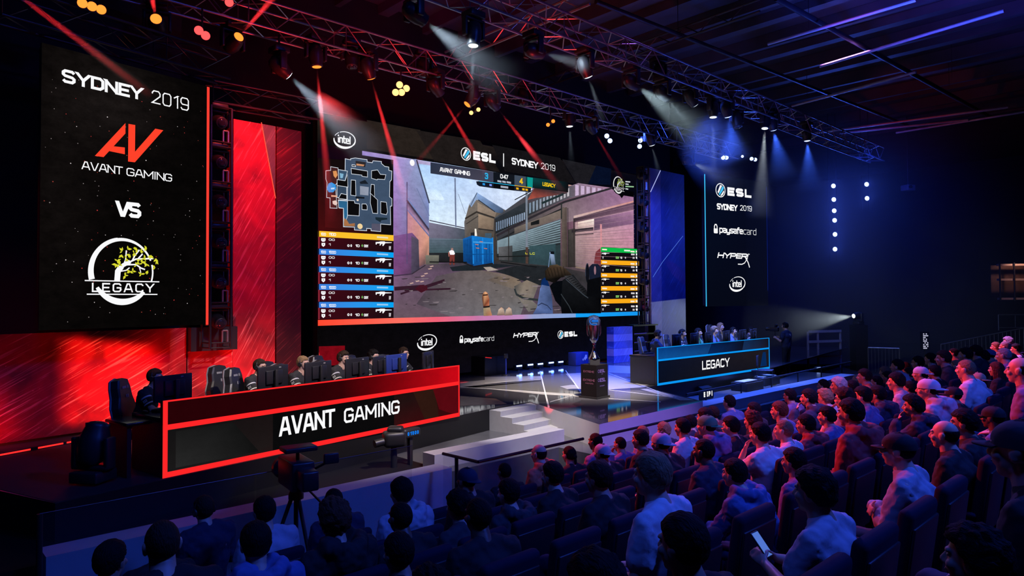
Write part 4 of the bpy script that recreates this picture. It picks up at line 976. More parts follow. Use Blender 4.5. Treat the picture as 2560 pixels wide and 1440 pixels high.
for pts, c in (([(826, 417), (844.5, 420), (846, 452), (838, 463), (842, 521), (824.5, 520), (824.5, 495), (816, 494), (817, 456), (814, 448), (814, 427), (826, 426)], (70, 34, 34)), ([(845, 424), (868, 428), (862, 452), (846, 450)], (58, 82, 108)), ([(842, 464), (866, 467), (866, 494), (842, 494)], (52, 70, 92)), ([(845, 501), (868, 503), (868, 540), (860, 566), (858, 521), (846, 519)], (42, 100, 140))):
    L_.pfill(pts, rgb(*c)); L_.pstroke(pts + [pts[0]], .014, WL)
HOLES = ([(877, 421), (918, 428), (918, 443), (904, 441), (904, 438), (878, 435)], [(877, 450), (888, 451), (889, 490), (876, 488)], [(842, 449), (862, 452), (868, 436), (869, 468), (842, 464)], [(928, 427), (943, 425), (950, 436), (964, 437), (961, 449), (943, 448), (942, 450), (928, 446)], [(927, 461), (935, 462), (936, 498), (925, 484)], [(926, 484), (943, 500), (943, 534), (931, 533), (925, 508)], [(951, 504), (965, 506), (968, 530), (965, 537), (951, 534)], [(868, 501), (885, 502), (886, 508), (898, 510), (897, 540), (868, 538)], [(852, 484), (866, 487), (866, 499), (845, 496)], [(904, 510), (914, 510), (917, 515), (917, 525), (904, 524)], [(879, 412), (888, 413), (888, 417), (879, 416)])
for h in HOLES: L_.pfill(h, rgb(12, 11, 13)); L_.pstroke(h + [h[0]], .014, WL)
L_.pfill([(899, 465), (921, 468), (920, 489), (899, 487)], rgb(142, 150, 168)); L_.pfill([(898, 455), (912, 450), (920, 460), (900, 460)], rgb(26, 32, 42))
L_.pfill([(888, 402), (914, 406), (912, 418), (888, 414)], rgb(30, 28, 30)); L_.pfill([(890, 409), (910, 412), (908, 416), (890, 414)], rgb(200, 140, 100))
L_.pfill([(820, 459), (828, 456), (838, 462), (840, 471), (832, 481), (821, 481), (816, 472)], rgb(56, 150, 225)); L_.pfill([(826, 470), (836, 469), (835, 473), (827, 474)], rgb(200, 225, 250))
L_.pfill([(831, 428), (840, 427), (843, 438), (838, 446), (833, 440)], rgb(225, 150, 90)); L_.pfill([(830, 503), (838, 501), (843, 508), (838, 514), (831, 510)], rgb(235, 205, 195)); L_.pfill([(827, 488), (842, 489), (842, 493), (827, 492)], rgb(230, 170, 140))
L_.pfill([(848, 433), (858, 435), (856, 445), (850, 446)], rgb(130, 180, 210)); L_.pfill([(859, 545), (866, 550), (872, 560), (886, 558), (886, 566), (859, 565)], rgb(165, 110, 70))
L_.disc(L_.px((899, 566)), .075, .07, rgb(245, 215, 160)); L_.disc(L_.px((893, 500)), .03, .03, rgb(235, 215, 195)); L_.pfill([(937, 543), (967, 545), (967, 549), (952, 551), (950, 556), (938, 549)], rgb(24, 38, 48)); L_.pfill([(888, 491), (910, 493), (910, 497), (888, 496)], rgb(20, 24, 32)); L_.pfill([(928, 559), (950, 560), (950, 577), (928, 576)], rgb(86, 84, 104))
L_.build('map_panel', vw, grain=.12)

def rifle(A, x, y, wd, sg=1, col=W1):
    k = wd / 40.0
    pts = [(0, 0), (8, -.5), (12, -1.5), (22, -1.5), (24, 0), (40, .6), (40, 2), (24, 2.4), (22, 5), (19, 8.5), (16.5, 8), (17.5, 4), (14, 4), (12, 7.5), (9.5, 7), (11, 3), (3, 3), (2.5, 5.5), (0, 5)]
    q = [(x + p[0] * k, y + p[1] * k * 1.15) for p in pts]
    if sg < 0: q = [(2 * x + wd - a, b) for a, b in q]
    # split into convex-ish pieces for a clean fill
    A.pfill([q[0], q[1], q[16], q[17], q[18]], col); A.pfill([q[1], q[2], q[3], q[4], q[7], q[8], q[11], q[12], q[15], q[16]], col); A.pfill([q[4], q[5], q[6], q[7]], col); A.pfill([q[8], q[9], q[10], q[11]], col); A.pfill([q[12], q[13], q[14], q[15]], col)
ST = [577.5, 622, 666, 710, 755]     # tops at x=796
for i, y0 in enumerate(ST):
    A = Art(FW, -.036)
    def sl(x): return (x - 796) * (.058 - .0155 * i)          # the row's own slope towards the vanishing point
    h1, h2 = 14.5, 44 if i < 4 else 43.5
    top = rgb(250, 190, 40) if i == 0 else rgb(60, 125, 220); top2 = rgb(250, 195, 50) if i == 0 else rgb(0, 165, 245)
    A.pfill([(796, y0), (982, y0 + sl(982)), (982, y0 + h1 + sl(982)), (796, y0 + h1)], [top, top2, top2, top])
    A.pfill([(796, y0 + h1), (982, y0 + h1 + sl(982)), (982, y0 + h2 + sl(982) * .98 - .5), (796, y0 + h2 - 1)], C((62, 8, 20), (26, 14, 20), (22, 12, 18), (58, 8, 20)))
    A.pstroke([(795.5, y0 + h1), (795.5, y0 + h2)], .02, rgb(200, 60, 80))
    A.ptext('100', (800, y0 + 11.5), (813, y0 + 12), (800, y0 + 4.5), W1, .2, .2); A.ptext('1000' if i else '1100', (820, y0 + 12), (838, y0 + 12.6), (820, y0 + 5), W1, .2, .16)
    A.ptext('800', (820, y0 + 24.5), (835, y0 + 25), (820, y0 + 19), W1, .2, .2); A.ptext('1', (820, y0 + 37), (825, y0 + 37.2), (820, y0 + 31), W1, .2)
    for (x, y_) in ((801, y0 + 18), ):
        A.pfill([(x, y_), (x + 11, y_ + .3), (x + 11, y_ + 6), (x + 8, y_ + 9), (x + 3, y_ + 9), (x, y_ + 6)], W1); A.pfill([(x + 3, y_ + 3), (x + 5, y_ + 3), (x + 4, y_ + 6)], rgb(60, 20, 30)); A.pfill([(x + 6.5, y_ + 3), (x + 8.5, y_ + 3), (x + 7.5, y_ + 6)], rgb(60, 20, 30))
        A.pfill([(x + 1, y_ + 12), (x + 10, y_ + 12), (x + 10, y_ + 18), (x + 5.5, y_ + 22), (x + 1, y_ + 18)], W1); A.pfill([(x + 4, y_ + 15), (x + 7, y_ + 15), (x + 6, y_ + 18)], rgb(60, 20, 30))
    yb = y0 + 32 + sl(880)
    A.disc(A.px((869, yb)), .032, .034, W1, 12); A.disc(A.px((869, yb)), .014, .015, rgb(50, 20, 28), 8); A.ptext('0', (874, yb + 3), (878, yb + 3), (874, yb - 3), W1, .25)
    A.ptext('K10', (886, yb + 3.5), (897, yb + 3.7), (886, yb - 3), W1, .25, .2); A.pfill([(901, yb), (903.5, yb - 4), (906, yb), (903.5, yb + 4)], rgb(110, 170, 90)); A.ptext('D01', (908, yb + 4), (918, yb + 4.2), (908, yb - 2.5), W1, .25, .2)
    rifle(A, 937, y0 + 19 + sl(950), 40); A.pfill([(970, y0 + 28 + sl(970)), (975.5, y0 + 28.3 + sl(970)), (974.5, y0 + 37 + sl(970)), (970, y0 + 37 + sl(970))], rgb(190, 185, 190))
    A.pfill([(940, y0 + 5 + sl(940)), (968, y0 + 5.6 + sl(968)), (968, y0 + 9.5 + sl(968)), (940, y0 + 9 + sl(940))], rgb(235, 225, 190) if i == 0 else rgb(150, 205, 245))
    A.build('player_card', vw)
# right column
A = Art(FW, -.040); A.pfill([(1500, 618), (1593.5, 622), (1596.5, 778), (1501, 781)], rgb(16, 12, 18)); A.build('card_ground', vw)
for i in range(5):
    A = Art(FW, -.042); y0 = [618.5, 650, 682.5, 715.5, 748][i]; s_ = [.045, .034, .018, .0, -.018][i]
    def sl(x): return (x - 1500) * s_
    c = rgb(10, 185, 70) if i == 0 else rgb(250, 170, 25)
    A.pfill([(1500, y0), (1595, y0 + sl(1595)), (1595, y0 + 11 + sl(1595)), (1500, y0 + 11)], c)
    A.pfill([(1503, y0 + 3.5), (1515, y0 + 4), (1515, y0 + 7.5), (1503, y0 + 7)], rgb(245, 235, 215)); A.pfill([(1574, y0 + 5 + sl(1574)), (1584, y0 + 5.2 + sl(1584)), (1584, y0 + 9 + sl(1584)), (1574, y0 + 8.8 + sl(1574))], rgb(245, 235, 215)); A.pfill([(1587, y0 + 4 + sl(1590)), (1593, y0 + 4.2 + sl(1590)), (1593, y0 + 9 + sl(1590)), (1587, y0 + 8.8 + sl(1590))], rgb(245, 240, 225))
    if i == 0: A.pfill([(1558, y0 + 6), (1573, y0 + 6.8), (1573, y0 + 10.4), (1558, y0 + 9.6)], rgb(235, 245, 235))
    rifle(A, 1502, y0 + 14.5, 19, -1 if False else 1)
    A.pfill([(1503, y0 + 23), (1507, y0 + 23), (1506, y0 + 28.5), (1504, y0 + 28.5)], rgb(180, 175, 180))
    A.ptext('D01', (1537, y0 + 28.5), (1545, y0 + 28.5), (1537, y0 + 23), rgb(150, 225, 120), .25, .2); A.ptext('10', (1548, y0 + 28.5), (1553, y0 + 28.5), (1548, y0 + 23.5), W1, .25); A.disc(A.px((1561, y0 + 26)), .035, .035, rgb(220, 215, 220), 8)
    A.pfill([(1575, y0 + 15.5), (1584, y0 + 15.8), (1584, y0 + 20), (1575, y0 + 19.6)], rgb(210, 205, 210)); A.pfill([(1579, y0 + 24), (1584, y0 + 24), (1584, y0 + 28.5), (1579, y0 + 28.5)], rgb(190, 185, 190))
    A.pfill([(1587, y0 + 15), (1592, y0 + 15.2), (1592, y0 + 20.5), (1587, y0 + 20.3)], W1); A.pfill([(1587, y0 + 23), (1592, y0 + 23.2), (1592, y0 + 27), (1589.5, y0 + 29.5), (1587, y0 + 27)], W1)
    A.build('player_card', vw)
# colour strip under the picture
A = Art(FW, -.040); xs_ = [793, 900, 1000, 1090, 1200, 1300, 1330, 1436.9, 1437, 1597]
cs = C((255, 72, 48), (255, 92, 72), (255, 112, 98), (240, 98, 122), (196, 122, 172), (190, 140, 190), (150, 160, 205), (130, 165, 220), (20, 160, 245), (20, 150, 240))
ya = A.layer(); zb0 = FW.px(793, 814.5)[1]; zb1 = FW.px(793, 800)[1]
for i in range(len(xs_) - 1):
    a, b = FW.px(xs_[i], 790)[0], FW.px(xs_[i + 1], 790)[0]
    A.fill([(a, zb0), (b, zb0), (b, zb1), (a, zb1)], [cs[i], cs[i + 1], cs[i + 1], cs[i]], ya)
A.build('colour_strip', vw, grain=.05)
# marks over and under the picture
A = Art(FW, -.036); c = FW.px(860, 350); A.intel(c, FW.px(889, 350)[0] - FW.px(831, 350)[0], FW.px(860, 327)[1] - FW.px(860, 372)[1], W1); A.build('chip_logo', vw)
A = Art(FW, -.036); A.esl((1181, 402), (1237, 406.5), (1181, 380), (1150, 369, 1175.5, 402), W1); A.build('organiser_logo', vw)
A = Art(FW, -.036); A.pstroke([(1257, 384), (1257, 417)], .035, W1); A.ptext('SYDNEY', (1277, 413), (1343, 421), (1277, 396), W1, .22, .22); A.ptext('2019', (1351, 422.5), (1386, 428.5), (1351, 407), W1, .1, .26); A.build('title_lettering', vw)
A = Art(FW, -.036); c = FW.px(1544, 463); A.tree_badge(c, .30, FW.px(1544, 441)[1] - c[1], rgb(225, 225, 225), rgb(170, 190, 70), True)
for i, wd in enumerate((12, 8, 21, 7)): A.pfill([(1560, 453 + i * 6), (1560 + wd, 454 + i * 6), (1560 + wd, 457 + i * 6), (1560, 456 + i * 6)], rgb(200, 205, 210) if i != 2 else rgb(150, 200, 150))
A.build('tree_badge', vw)
A = Art(FW, -.036); c = FW.px(1066, 855); A.intel(c, FW.px(1092, 855)[0] - FW.px(1040, 855)[0], FW.px(1066, 835)[1] - FW.px(1066, 876)[1], W1); A.build('chip_logo', vw)
A = Art(FW, -.036); A.paysafe((1159, 856), (1233, 851.5), (1159, 843), (1206.5, 853), (1147, 840, 1156, 857.5), W1); A.build('payment_logo', vw)
A = Art(FW, -.036); A.hyperx((1281, 845), (1341, 840.5), (1281, 833.5), W1); A.build('headset_logo', vw)
A = Art(FW, -.036); A.esl((1409, 842), (1441, 840.5), (1409, 829), (1392, 826, 1407, 847), W1); A.build('organiser_logo', vw)

# ---- desks with screen fronts
def desk(nm, a, b, H, label, bright, bands, txt, flip=False):
    fr = Frame(a, b - a); Ld = (b - a).length
    t = empty(nm, label=label, cat='desk', mw=fr.mat())
    mb = MB(); mb.box((Ld / 2, .03, H / 2), (Ld, .05, H - .012), SCREEN); mb.build('front_panel', None, t)
    mb = MB(); mb.rbox((Ld / 2, .46, .70), (Ld - .04, .80, .05), GLOSS, .01); mb.build('table_top', None, t)
    for x in (.04, Ld - .04):
        mb = MB(); mb.box((x, .45, .34), (.05, .76, .66), BLACK); mb.build('side_panel', None, t)
    for x in (Ld * .33, Ld * .66):
        mb = MB(); mb.box((x, .5, .34), (.04, .5, .66), BLACK); mb.build('leg', None, t)
    A = Art(fr, -.004)
    bands(A, Ld, H); A.build('panel_picture', t, grain=.12)
    A = Art(fr, -.012); w_ = .075 * H / .95
    bright(A, Ld, H); A.build('light_frame', t)
    A = Art(fr, -.018); txt(A); A.build('lettering', t)
    return t, fr, Ld
DA, DB = at_z(405, 1197, 0), at_z(1148, 1040.5, 0); HD = .95
RA, RB = at_z(1642.3, 964.5, 0), at_z(1923.5, 921.3, 0)
def lr_frame(A, L, H, c, fd=.066, mid=(.615, .685), top=.022, bot=.075, ends=(.06, .035)):
    y = A.layer()
    for (a0, a1, b0, b1) in ((0, L, 0, bot * H), (0, L, mid[0] * H, mid[1] * H), (0, L, (1 - top) * H, H), (0, ends[0], bot * H, (1 - top) * H), (L - ends[1], L, bot * H, (1 - top) * H)):
        A.fill([(a0, b0), (a1, b0), (a1, b1), (a0, b1)], c, y)
def bands_l(A, L, H):
    n = 8
    for i in range(n):
        a, b = L * i / n, L * (i + 1) / n
        def ct(k): return tuple(p + (q - p) * max(0, (k / n - .45) / .55) ** 1.6 for p, q in zip(rgb(38, 2, 6), rgb(205, 8, 22)))
        A.fill([(a, .68 * H), (b, .68 * H), (b, H), (a, H)], [ct(i), ct(i + 1), ct(i + 1), ct(i)], A.y - .0006)
    A.fill([(0, 0), (L, 0), (L, .62 * H), (0, .62 * H)], C((26, 25, 25), (60, 6, 10), (34, 12, 12), (18, 17, 18)), A.y - .0007)
    A.fill([(L * .28, 0), (L * .7, 0), (L * .7, .62 * H), (L * .28, .62 * H)], C((10, 10, 11), (10, 9, 10), (12, 10, 11), (8, 8, 9)), A.y - .0009)
    A.fill([(L * .03, .1), (L * .24, .1), (L * .17, .58 * H), (L * .03, .58 * H)], C((38, 38, 38), (16, 16, 16), (20, 20, 20), (24, 24, 24)), A.y - .0010)
    A.fill([(L * .84, 0), (L * .9, 0), (L * .88, .62 * H), (L * .78, .62 * H)], rgb(44, 22, 16), A.y - .0011); A.fill([(L * .9, .2), (L, 0), (L, .62 * H), (L * .87, .62 * H)], rgb(84, 8, 16), A.y - .0012)
def txt_l(A): A.ptext('AVANT', (696, 1095), (836, 1062), (696, 1047), W1, .165, .26); A.ptext('GAMING', (858, 1062.5), (997, 1029), (858, 1026), W1, .165, .26)
ldesk, FDL, LDL = desk('player_desk', DA, DB, HD, 'long team desk on the left with glowing red frame on its front', lambda A, L, H: lr_frame(A, L, H, rgb(255, 38, 40)), bands_l, txt_l)
def bands_r(A, L, H):
    A.fill([(0, .68 * H), (L, .68 * H), (L, H), (0, H)], C((14, 80, 150), (26, 20, 28), (18, 16, 24), (6, 60, 130)), A.y - .0006)
    A.fill([(L * .40, .68 * H), (L * .72, .68 * H), (L * .74, H), (L * .44, H)], C((8, 40, 92), (12, 16, 34), (10, 14, 30), (4, 24, 66)), A.y - .0008)
    A.fill([(0, 0), (L, 0), (L, .62 * H), (0, .62 * H)], C((8, 14, 30), (22, 20, 28), (30, 26, 32), (8, 16, 38)), A.y - .0007)
    A.fill([(L * .9, .1), (L * .97, .1), (L * .96, .55 * H), (L * .93, .55 * H)], rgb(6, 40, 90), A.y - .0009)
def txt_r(A): A.ptext('LEGACY', (1754, 926.5), (1822, 914), (1754, 904), W1, .18, .24)
rdesk, FDR, LDR = desk('player_desk', RA, RB, HD, 'long team desk on the right with glowing light blue frame on its front', lambda A, L, H: lr_frame(A, L, H, rgb(10, 150, 245), ends=(.05, .045), mid=(.635, .685), top=.02, bot=.062), bands_r, txt_r)
# red light strip along the foot of the left scenery
ar = Frame(at_z(0, 1136, .04), at_z(320, 1077, .04) - at_z(0, 1136, .04))
st = empty('light_strip', label='broken red light strip along the foot of the left red stage panel', cat='light strip', mw=ar.mat())
Ls = (at_z(320, 1077, .04) - at_z(0, 1136, .04)).length
mb = MB(); mb.box((Ls / 2 - .5, .05, .025), (Ls + 1.2, .05, .05), BLACK); mb.build('channel', None, st)
A = Art(ar, .02); x = -.8; rr = random.Random(4)
while x < Ls - .1:
    l = rr.uniform(.16, .42); A.fill([(x, .015), (x + l, .015), (x + l, .04), (x, .04)], rgb(255, 42, 40)); x += l + rr.uniform(.03, .12)
A.build('light_segments', st, 1.3)

# ================================================================== trusses, lamps and beams
TRUSS = mat('truss_aluminium', (0.42, 0.42, 0.45), 0.35, 0.85)
BTRUSS = mat('black_truss', (0.05, 0.05, 0.055), 0.35, 0.7)
def truss(a, b, size, label, m=TRUSS, bay=.5, r=.024):
    a, b = Vector(a), Vector(b); L = (b - a).length; d = (b - a) / L
    up = Vector((0, 0, 1)) if abs(d.z) < .9 else Vector((MDIR.x, MDIR.y, 0))
    sx = d.cross(up).normalized(); uz = sx.cross(d)
    mw = Matrix.Identity(4)
    for i in range(3): mw[i][0], mw[i][1], mw[i][2], mw[i][3] = d[i], sx[i], uz[i], a[i]
    t = empty('truss', label=label, cat='truss', mw=mw); h = size / 2
    cs = [(-h, -h), (h, -h), (h, h), (-h, h)]
    for c in cs:
        mb = MB(); mb.tube((0, *c), (L, *c), r, m, 8); mb.build('chord', None, t)
    mb = MB(); n = max(2, int(L / bay))
    for q in range(4):
        p0, p1 = cs[q], cs[(q + 1) % 4]
        for i in range(n):
            x0, x1 = L * i / n, L * (i + 1) / n
            mb.tube((x0, *(p0 if i % 2 else p1)), (x1, *(p1 if i % 2 else p0)), r * .5, m, 4, cap=False)
            if i % 4 == 0: mb.tube((x0, *p0), (x0, *p1), r * .5, m, 4, cap=False)
    mb.build('lacing', None, t); return t
ZT = 7.55
def plane_c(px, py, z):
    p = at_z(px, py, z); return p.dot(NDIR)
C1, C2 = plane_c(1280, 225, ZT), plane_c(1280, 40, ZT)
def onrow(px, c, z): 
    p = row_pt(px, 0, c); return Vector((p.x, p.y, z))
def onplane(px, py, c):                     # pixel -> world on the upright plane n.p = c
    d = ray(px, py); return CAM + d * (c / (d.x * NDIR.x + d.y * NDIR.y))
s0 = row_pt(250, 0, C1).dot(MDIR)
truss(onrow(300, C1, ZT), onrow(1835, C1, ZT), .5, 'long lighting truss running above the video wall')
truss(onrow(960, C2, ZT + .1), onrow(2200, C2, ZT + .1), .5, 'long lighting truss nearer the audience, above the stage front')
f2 = FL.shifted(-.1)
truss(f2.w(-.6, 0, 6.25), f2.w(2.75, 0, 6.25), .42, 'dark truss right above the left team screen', BTRUSS)
truss(FP.w(FP.px(526, 600)[0], .1, 6.15), FP.w(FP.px(792, 600)[0], .1, 6.2), .4, 'dark truss above the red pillar', BTRUSS)
# thin ladder beams running from the stage towards the audience
def beam_n(p, q, z, r, label, m=TRUSS, cat='ceiling beam', ladder=.3):
    a, b = at_z(*p, z), at_z(*q, z)
    d = (b - a).normalized(); u = Vector((0, 0, ladder))
    t = empty('ladder_beam', (0, 0, 0), label=label, cat=cat)
    for k in (0, 1):
        mb = MB(); mb.tube(a + u * k, b + u * k, r, m, 6); mb.build('chord', None, t)
    mb = MB(); n = int((b - a).length / .45)
    for i in range(n): mb.tube(a + d * (.45 * i) + u * (i % 2), a + d * (.45 * (i + 1)) + u * (1 - i % 2), r * .5, m, 4, cap=False)
    mb.build('lacing', None, t); return t
beam_n((1113, 160), (1475, 10), 8.15, .03, 'ladder beam crossing behind the nearer truss, top middle', TRUSS)
beam_n((1345, 224), (1900, 28), 9.2, .03, 'thin ladder beam crossing under the ceiling right of the middle', DSTEEL)
def pipe(p, q, z, r, label, m, name='ceiling_pipe'):
    mb = MB(); mb.tube(at_z(*p, z), at_z(*q, z), r, m, 8)
    return tag(mb.build(name), label, 'pipe')
pipe((1940, -4), (2480, 295), 9.3, .07, 'dark ceiling pipe crossing the upper right corner', DSTEEL)
pipe((1490, 4), (2290, 322), 9.3, .06, 'dark ceiling pipe from top middle to the right back', DSTEEL)
RAILM = mat('pale_ceiling_rail', (0.5, 0.5, 0.52), .4, .3)
for p, q, lb in (((2050, 166), (2510, 27), 'slim ceiling rail glowing red, upper right'), ((2028, 334), (2520, 268), 'slim ceiling rail in the far right, lit bright red'), ((2100, 333), (2420, 300), 'second slim red-lit rail in the far right'), ((1920, 110), (2290, 0), 'slim ceiling rail lit violet, right of the top middle'), ((1980, 265), (2290, 180), 'slim ceiling rail lit blue below the violet one'), ((2240, 332), (2560, 280), 'lowest slim rail in the far right corner')):
    pipe(p, q, 9.0, .045, lb, RAILM, 'ceiling_rail')
for i, (x, y, z1_) in enumerate(((1695, 90, 9.3), (2022, 70, 9.3), (2373, 225, 9.3), (2380, 195, 9.3), (2018, 245, 9.3))):
    p = at_z(x, y, z1_); mb = MB(); mb.tube(p, (p.x, p.y, ZC), .008, DSTEEL, 4)
    tag(mb.build('hanger_wire'), 'thin wire holding a ceiling pipe, ' + ('by the crossing of pipe and ladder beam', 'near the violet lit rail', 'under the red glowing rail', 'right beside the wire at the red rail', 'above the end of the nearer truss')[i], 'wire')

# ---- lamps
LENS = {}
def lens_mat(nm, c, st): return emit('lamp_lens_' + nm, c, st)
LM = {'amber': lens_mat('amber', (1, .24, .03), 1.8), 'white': lens_mat('white', (.85, .95, 1), 2.0), 'blue': lens_mat('blue', (.35, .5, 1), 3.5), 'red': lens_mat('red', (1, .06, .06), 2.2), 'off': mat('dark_lens', (.02, .02, .03), .08), 'warm': lens_mat('warm', (1, .55, .18), 2.0)}
BODY = mat('black_lamp_body', (0.02, 0.02, 0.022), .38, var=.15)
def moving_head(lens, aim, colour, label, ztop=None, s=1.0, up=False, cat='moving head light', group=None):
    """hanging (or standing) stage lamp whose head points along aim; lens = world point of the front glass"""
    lens, aim = Vector(lens), Vector(aim).normalized()
    sg = -1 if not up else 1
    piv = lens - aim * .24 * s
    top = piv - Vector((0, 0, sg * .36 * s))
    rz = math.atan2(aim.y, aim.x) - pi / 2 if abs(aim.z) < .98 else ROWROT
    t = empty('moving_head_light', top, rz, label, cat, group)
    T = Matrix.Rotation(pi, 4, 'X') if not up else Matrix.Identity(4)
    def fl(v): return T @ Vector(v)
    mb = MB(); mb.rbox(fl((0, 0, .05 * s)), (.34 * s, .30 * s, .12 * s), BODY, .02); mb.build('base', None, t)
    mb = MB()
    for k in (-1, 1): mb.rbox(fl((k * .20 * s, 0, .29 * s)), (.055 * s, .13 * s, .34 * s), BODY, .02)
    mb.rbox(fl((0, 0, .14 * s)), (.44 * s, .14 * s, .05 * s), BODY, .02); mb.build('yoke', None, t)
    if not up:
        zt = (ZT - .25 if ztop is None else ztop) - top.z
        if zt > .05:
            mb = MB(); mb.tube((0, 0, .01), (0, 0, zt), .02, BODY, 6); mb.build('clamp', None, t)
    mb = MB(); mb.lathe([(.06 * s, -.20 * s), (.125 * s, -.15 * s), (.15 * s, -.02 * s), (.145 * s, .10 * s), (.115 * s, .20 * s), (.12 * s, .235 * s), (.10 * s, .24 * s)], BODY, 16)
    h = mb.build('head', None, t)
    q = (Matrix.Rotation(-rz, 3, 'Z') @ aim).to_track_quat('Z', 'Y')
    h.location = fl((0, 0, .36 * s)); h.rotation_mode = 'QUATERNION'; h.rotation_quaternion = q
    mb = MB(); mb.lathe([(.092 * s, .236 * s), (.085 * s, .25 * s), (.04 * s, .262 * s), (.001, .264 * s)], LM[colour], 16); l = mb.build('lens', None, h)
    if colour != 'off': l['label'] = 'glowing %s lens' % colour
    return t
HAZE = {}
def haze_mat(d, c=(1, 1, 1)):
    k = (round(d, 4), c)
    if k in HAZE: return HAZE[k]
    m = bpy.data.materials.new('stage_haze'); m.use_nodes = True; nt = m.node_tree; nt.nodes.remove(nt.nodes['Principled BSDF'])
    v = nt.nodes.new('ShaderNodeVolumeScatter'); v.inputs['Density'].default_value = d; v.inputs['Color'].default_value = (*c, 1); v.inputs['Anisotropy'].default_value = 0.0
    nt.links.new(v.outputs[0], nt.nodes['Material Output'].inputs['Volume']); HAZE[k] = m
    m.cycles.homogeneous_volume = True
    return m
def cone_haze(d):
    """haze that thins out towards the far end and the rim of the cone it fills"""
    k = ('cone', round(d, 4))
    if k in HAZE: return HAZE[k]
    m = bpy.data.materials.new('beam_haze'); m.use_nodes = True; nt = m.node_tree; nt.nodes.remove(nt.nodes['Principled BSDF'])
    N, L = nt.nodes.new, nt.links.new
    def math_(op, a, b=None):
        n = N('ShaderNodeMath'); n.operation = op; n.use_clamp = False
        for i, v in enumerate((a, b)):
            if v is None: continue
            if isinstance(v, (int, float)): n.inputs[i].default_value = v
            else: L(v, n.inputs[i])
        return n.outputs[0]
    tc = N('ShaderNodeTexCoord'); sp_ = N('ShaderNodeSeparateXYZ'); L(tc.outputs['Generated'], sp_.inputs[0])
    x, y, z = (math_('SUBTRACT', sp_.outputs[0], .5), math_('SUBTRACT', sp_.outputs[1], .5), sp_.outputs[2])
    r = math_('SQRT', math_('ADD', math_('MULTIPLY', x, x), math_('MULTIPLY', y, y)))
    rm = math_('ADD', math_('MULTIPLY', z, .46), .04)
    q = math_('DIVIDE', r, rm); rad = math_('MAXIMUM', math_('SUBTRACT', 1.0, math_('MULTIPLY', q, q)), 0.0)
    ax = math_('POWER', math_('MAXIMUM', math_('SUBTRACT', 1.0, z), 0.0), .8)
    v = N('ShaderNodeVolumeScatter'); L(math_('MULTIPLY', math_('MULTIPLY', rad, ax), d * 1.7), v.inputs['Density']); v.inputs['Color'].default_value = (1, 1, 1, 1)
    L(v.outputs[0], nt.nodes['Material Output'].inputs['Volume']); HAZE[k] = m; return m
def beam(a, b, half, power, col, dens, label=None, r0=.07, blend=.25):
    """a lamp's light cone and the haze it shows in"""
    a, b = Vector(a), Vector(b); L = (b - a).length; d = (b - a) / L
    spot('lamp_beam', a + d * .10, b, power, col, 2 * half, blend, .03)
    r1 = .045 + L * math.tan(R(half)) * 1.1
    mb = MB(); mb.tube((0, 0, .06), (0, 0, L), r1 * .08, cone_haze(dens), 16, r1)
    o = mb.build('haze'); o.location = a; o.rotation_mode = 'QUATERNION'; o.rotation_quaternion = d.to_track_quat('Z', 'Y')
    o['kind'] = 'stuff'; o['label'] = label or 'thin stage haze catching a light beam'; o['category'] = 'haze'; o['group'] = 'haze in the light beams'
RB_, WB_, BB_ = (1, .03, .035), (.62, .80, 1.0), (.04, .13, 1)
RL = [  # lens px, aim px, half angle, power, haze, colour, label
 ((792, 167), (822, 480), 2.0, 900, .5, 'amber', RB_, 'leftmost lamp over the video wall, orange lens, red beam straight down'),
 ((928, 196), (1006, 470), 2.0, 1300, .6, 'amber', RB_, 'lamp over the map corner of the video wall with the strongest red beam'),
 ((1101, 236), (1196, 400), 1.9, 750, .45, 'amber', RB_, 'orange-lens lamp whose red beam points at the round organiser logo'),
 ((1168, 261), (1030, 420), 1.9, 260, .22, 'amber', RB_, 'orange-lens lamp with a faint red beam leaning to the left'),
 ((1243, 270), (1380, 445), 1.9, 750, .45, 'amber', RB_, 'orange-lens lamp whose red beam crosses the event title'),
 ((1485, 329), (1545, 430), 1.7, 160, .2, 'amber', RB_, 'small orange-lens lamp above the right part of the video wall'),
 ((390, 47), (368, -70), 2.2, 1300, .6, 'amber', RB_, 'lamp above the left screen with a red beam pointing up'),
 ((597, 92), (700, -25), 2.2, 900, .5, 'amber', RB_, 'lamp below the truss corner with a red beam leaning up right')]
for (l, g, ha, pw, dn, cn, cc, lb) in RL:
    a, b = onplane(*l, C1 + .1), onplane(*g, C1 + .1 if l[0] > 700 else C1 + 1.5)
    if l[0] > 900: b = onplane(*g, C1 - .4)
    moving_head(a, b - a, cn, lb, s=1.0); beam(a, a + (b - a) * 1.25, ha, pw * 8, cc, dn)
beam(onplane(-30, -70, C1 + 3.2), onplane(380, 240, C1 + 3.2), 1.6, 9000, RB_, .22, 'long red beam slanting in from the top left corner')
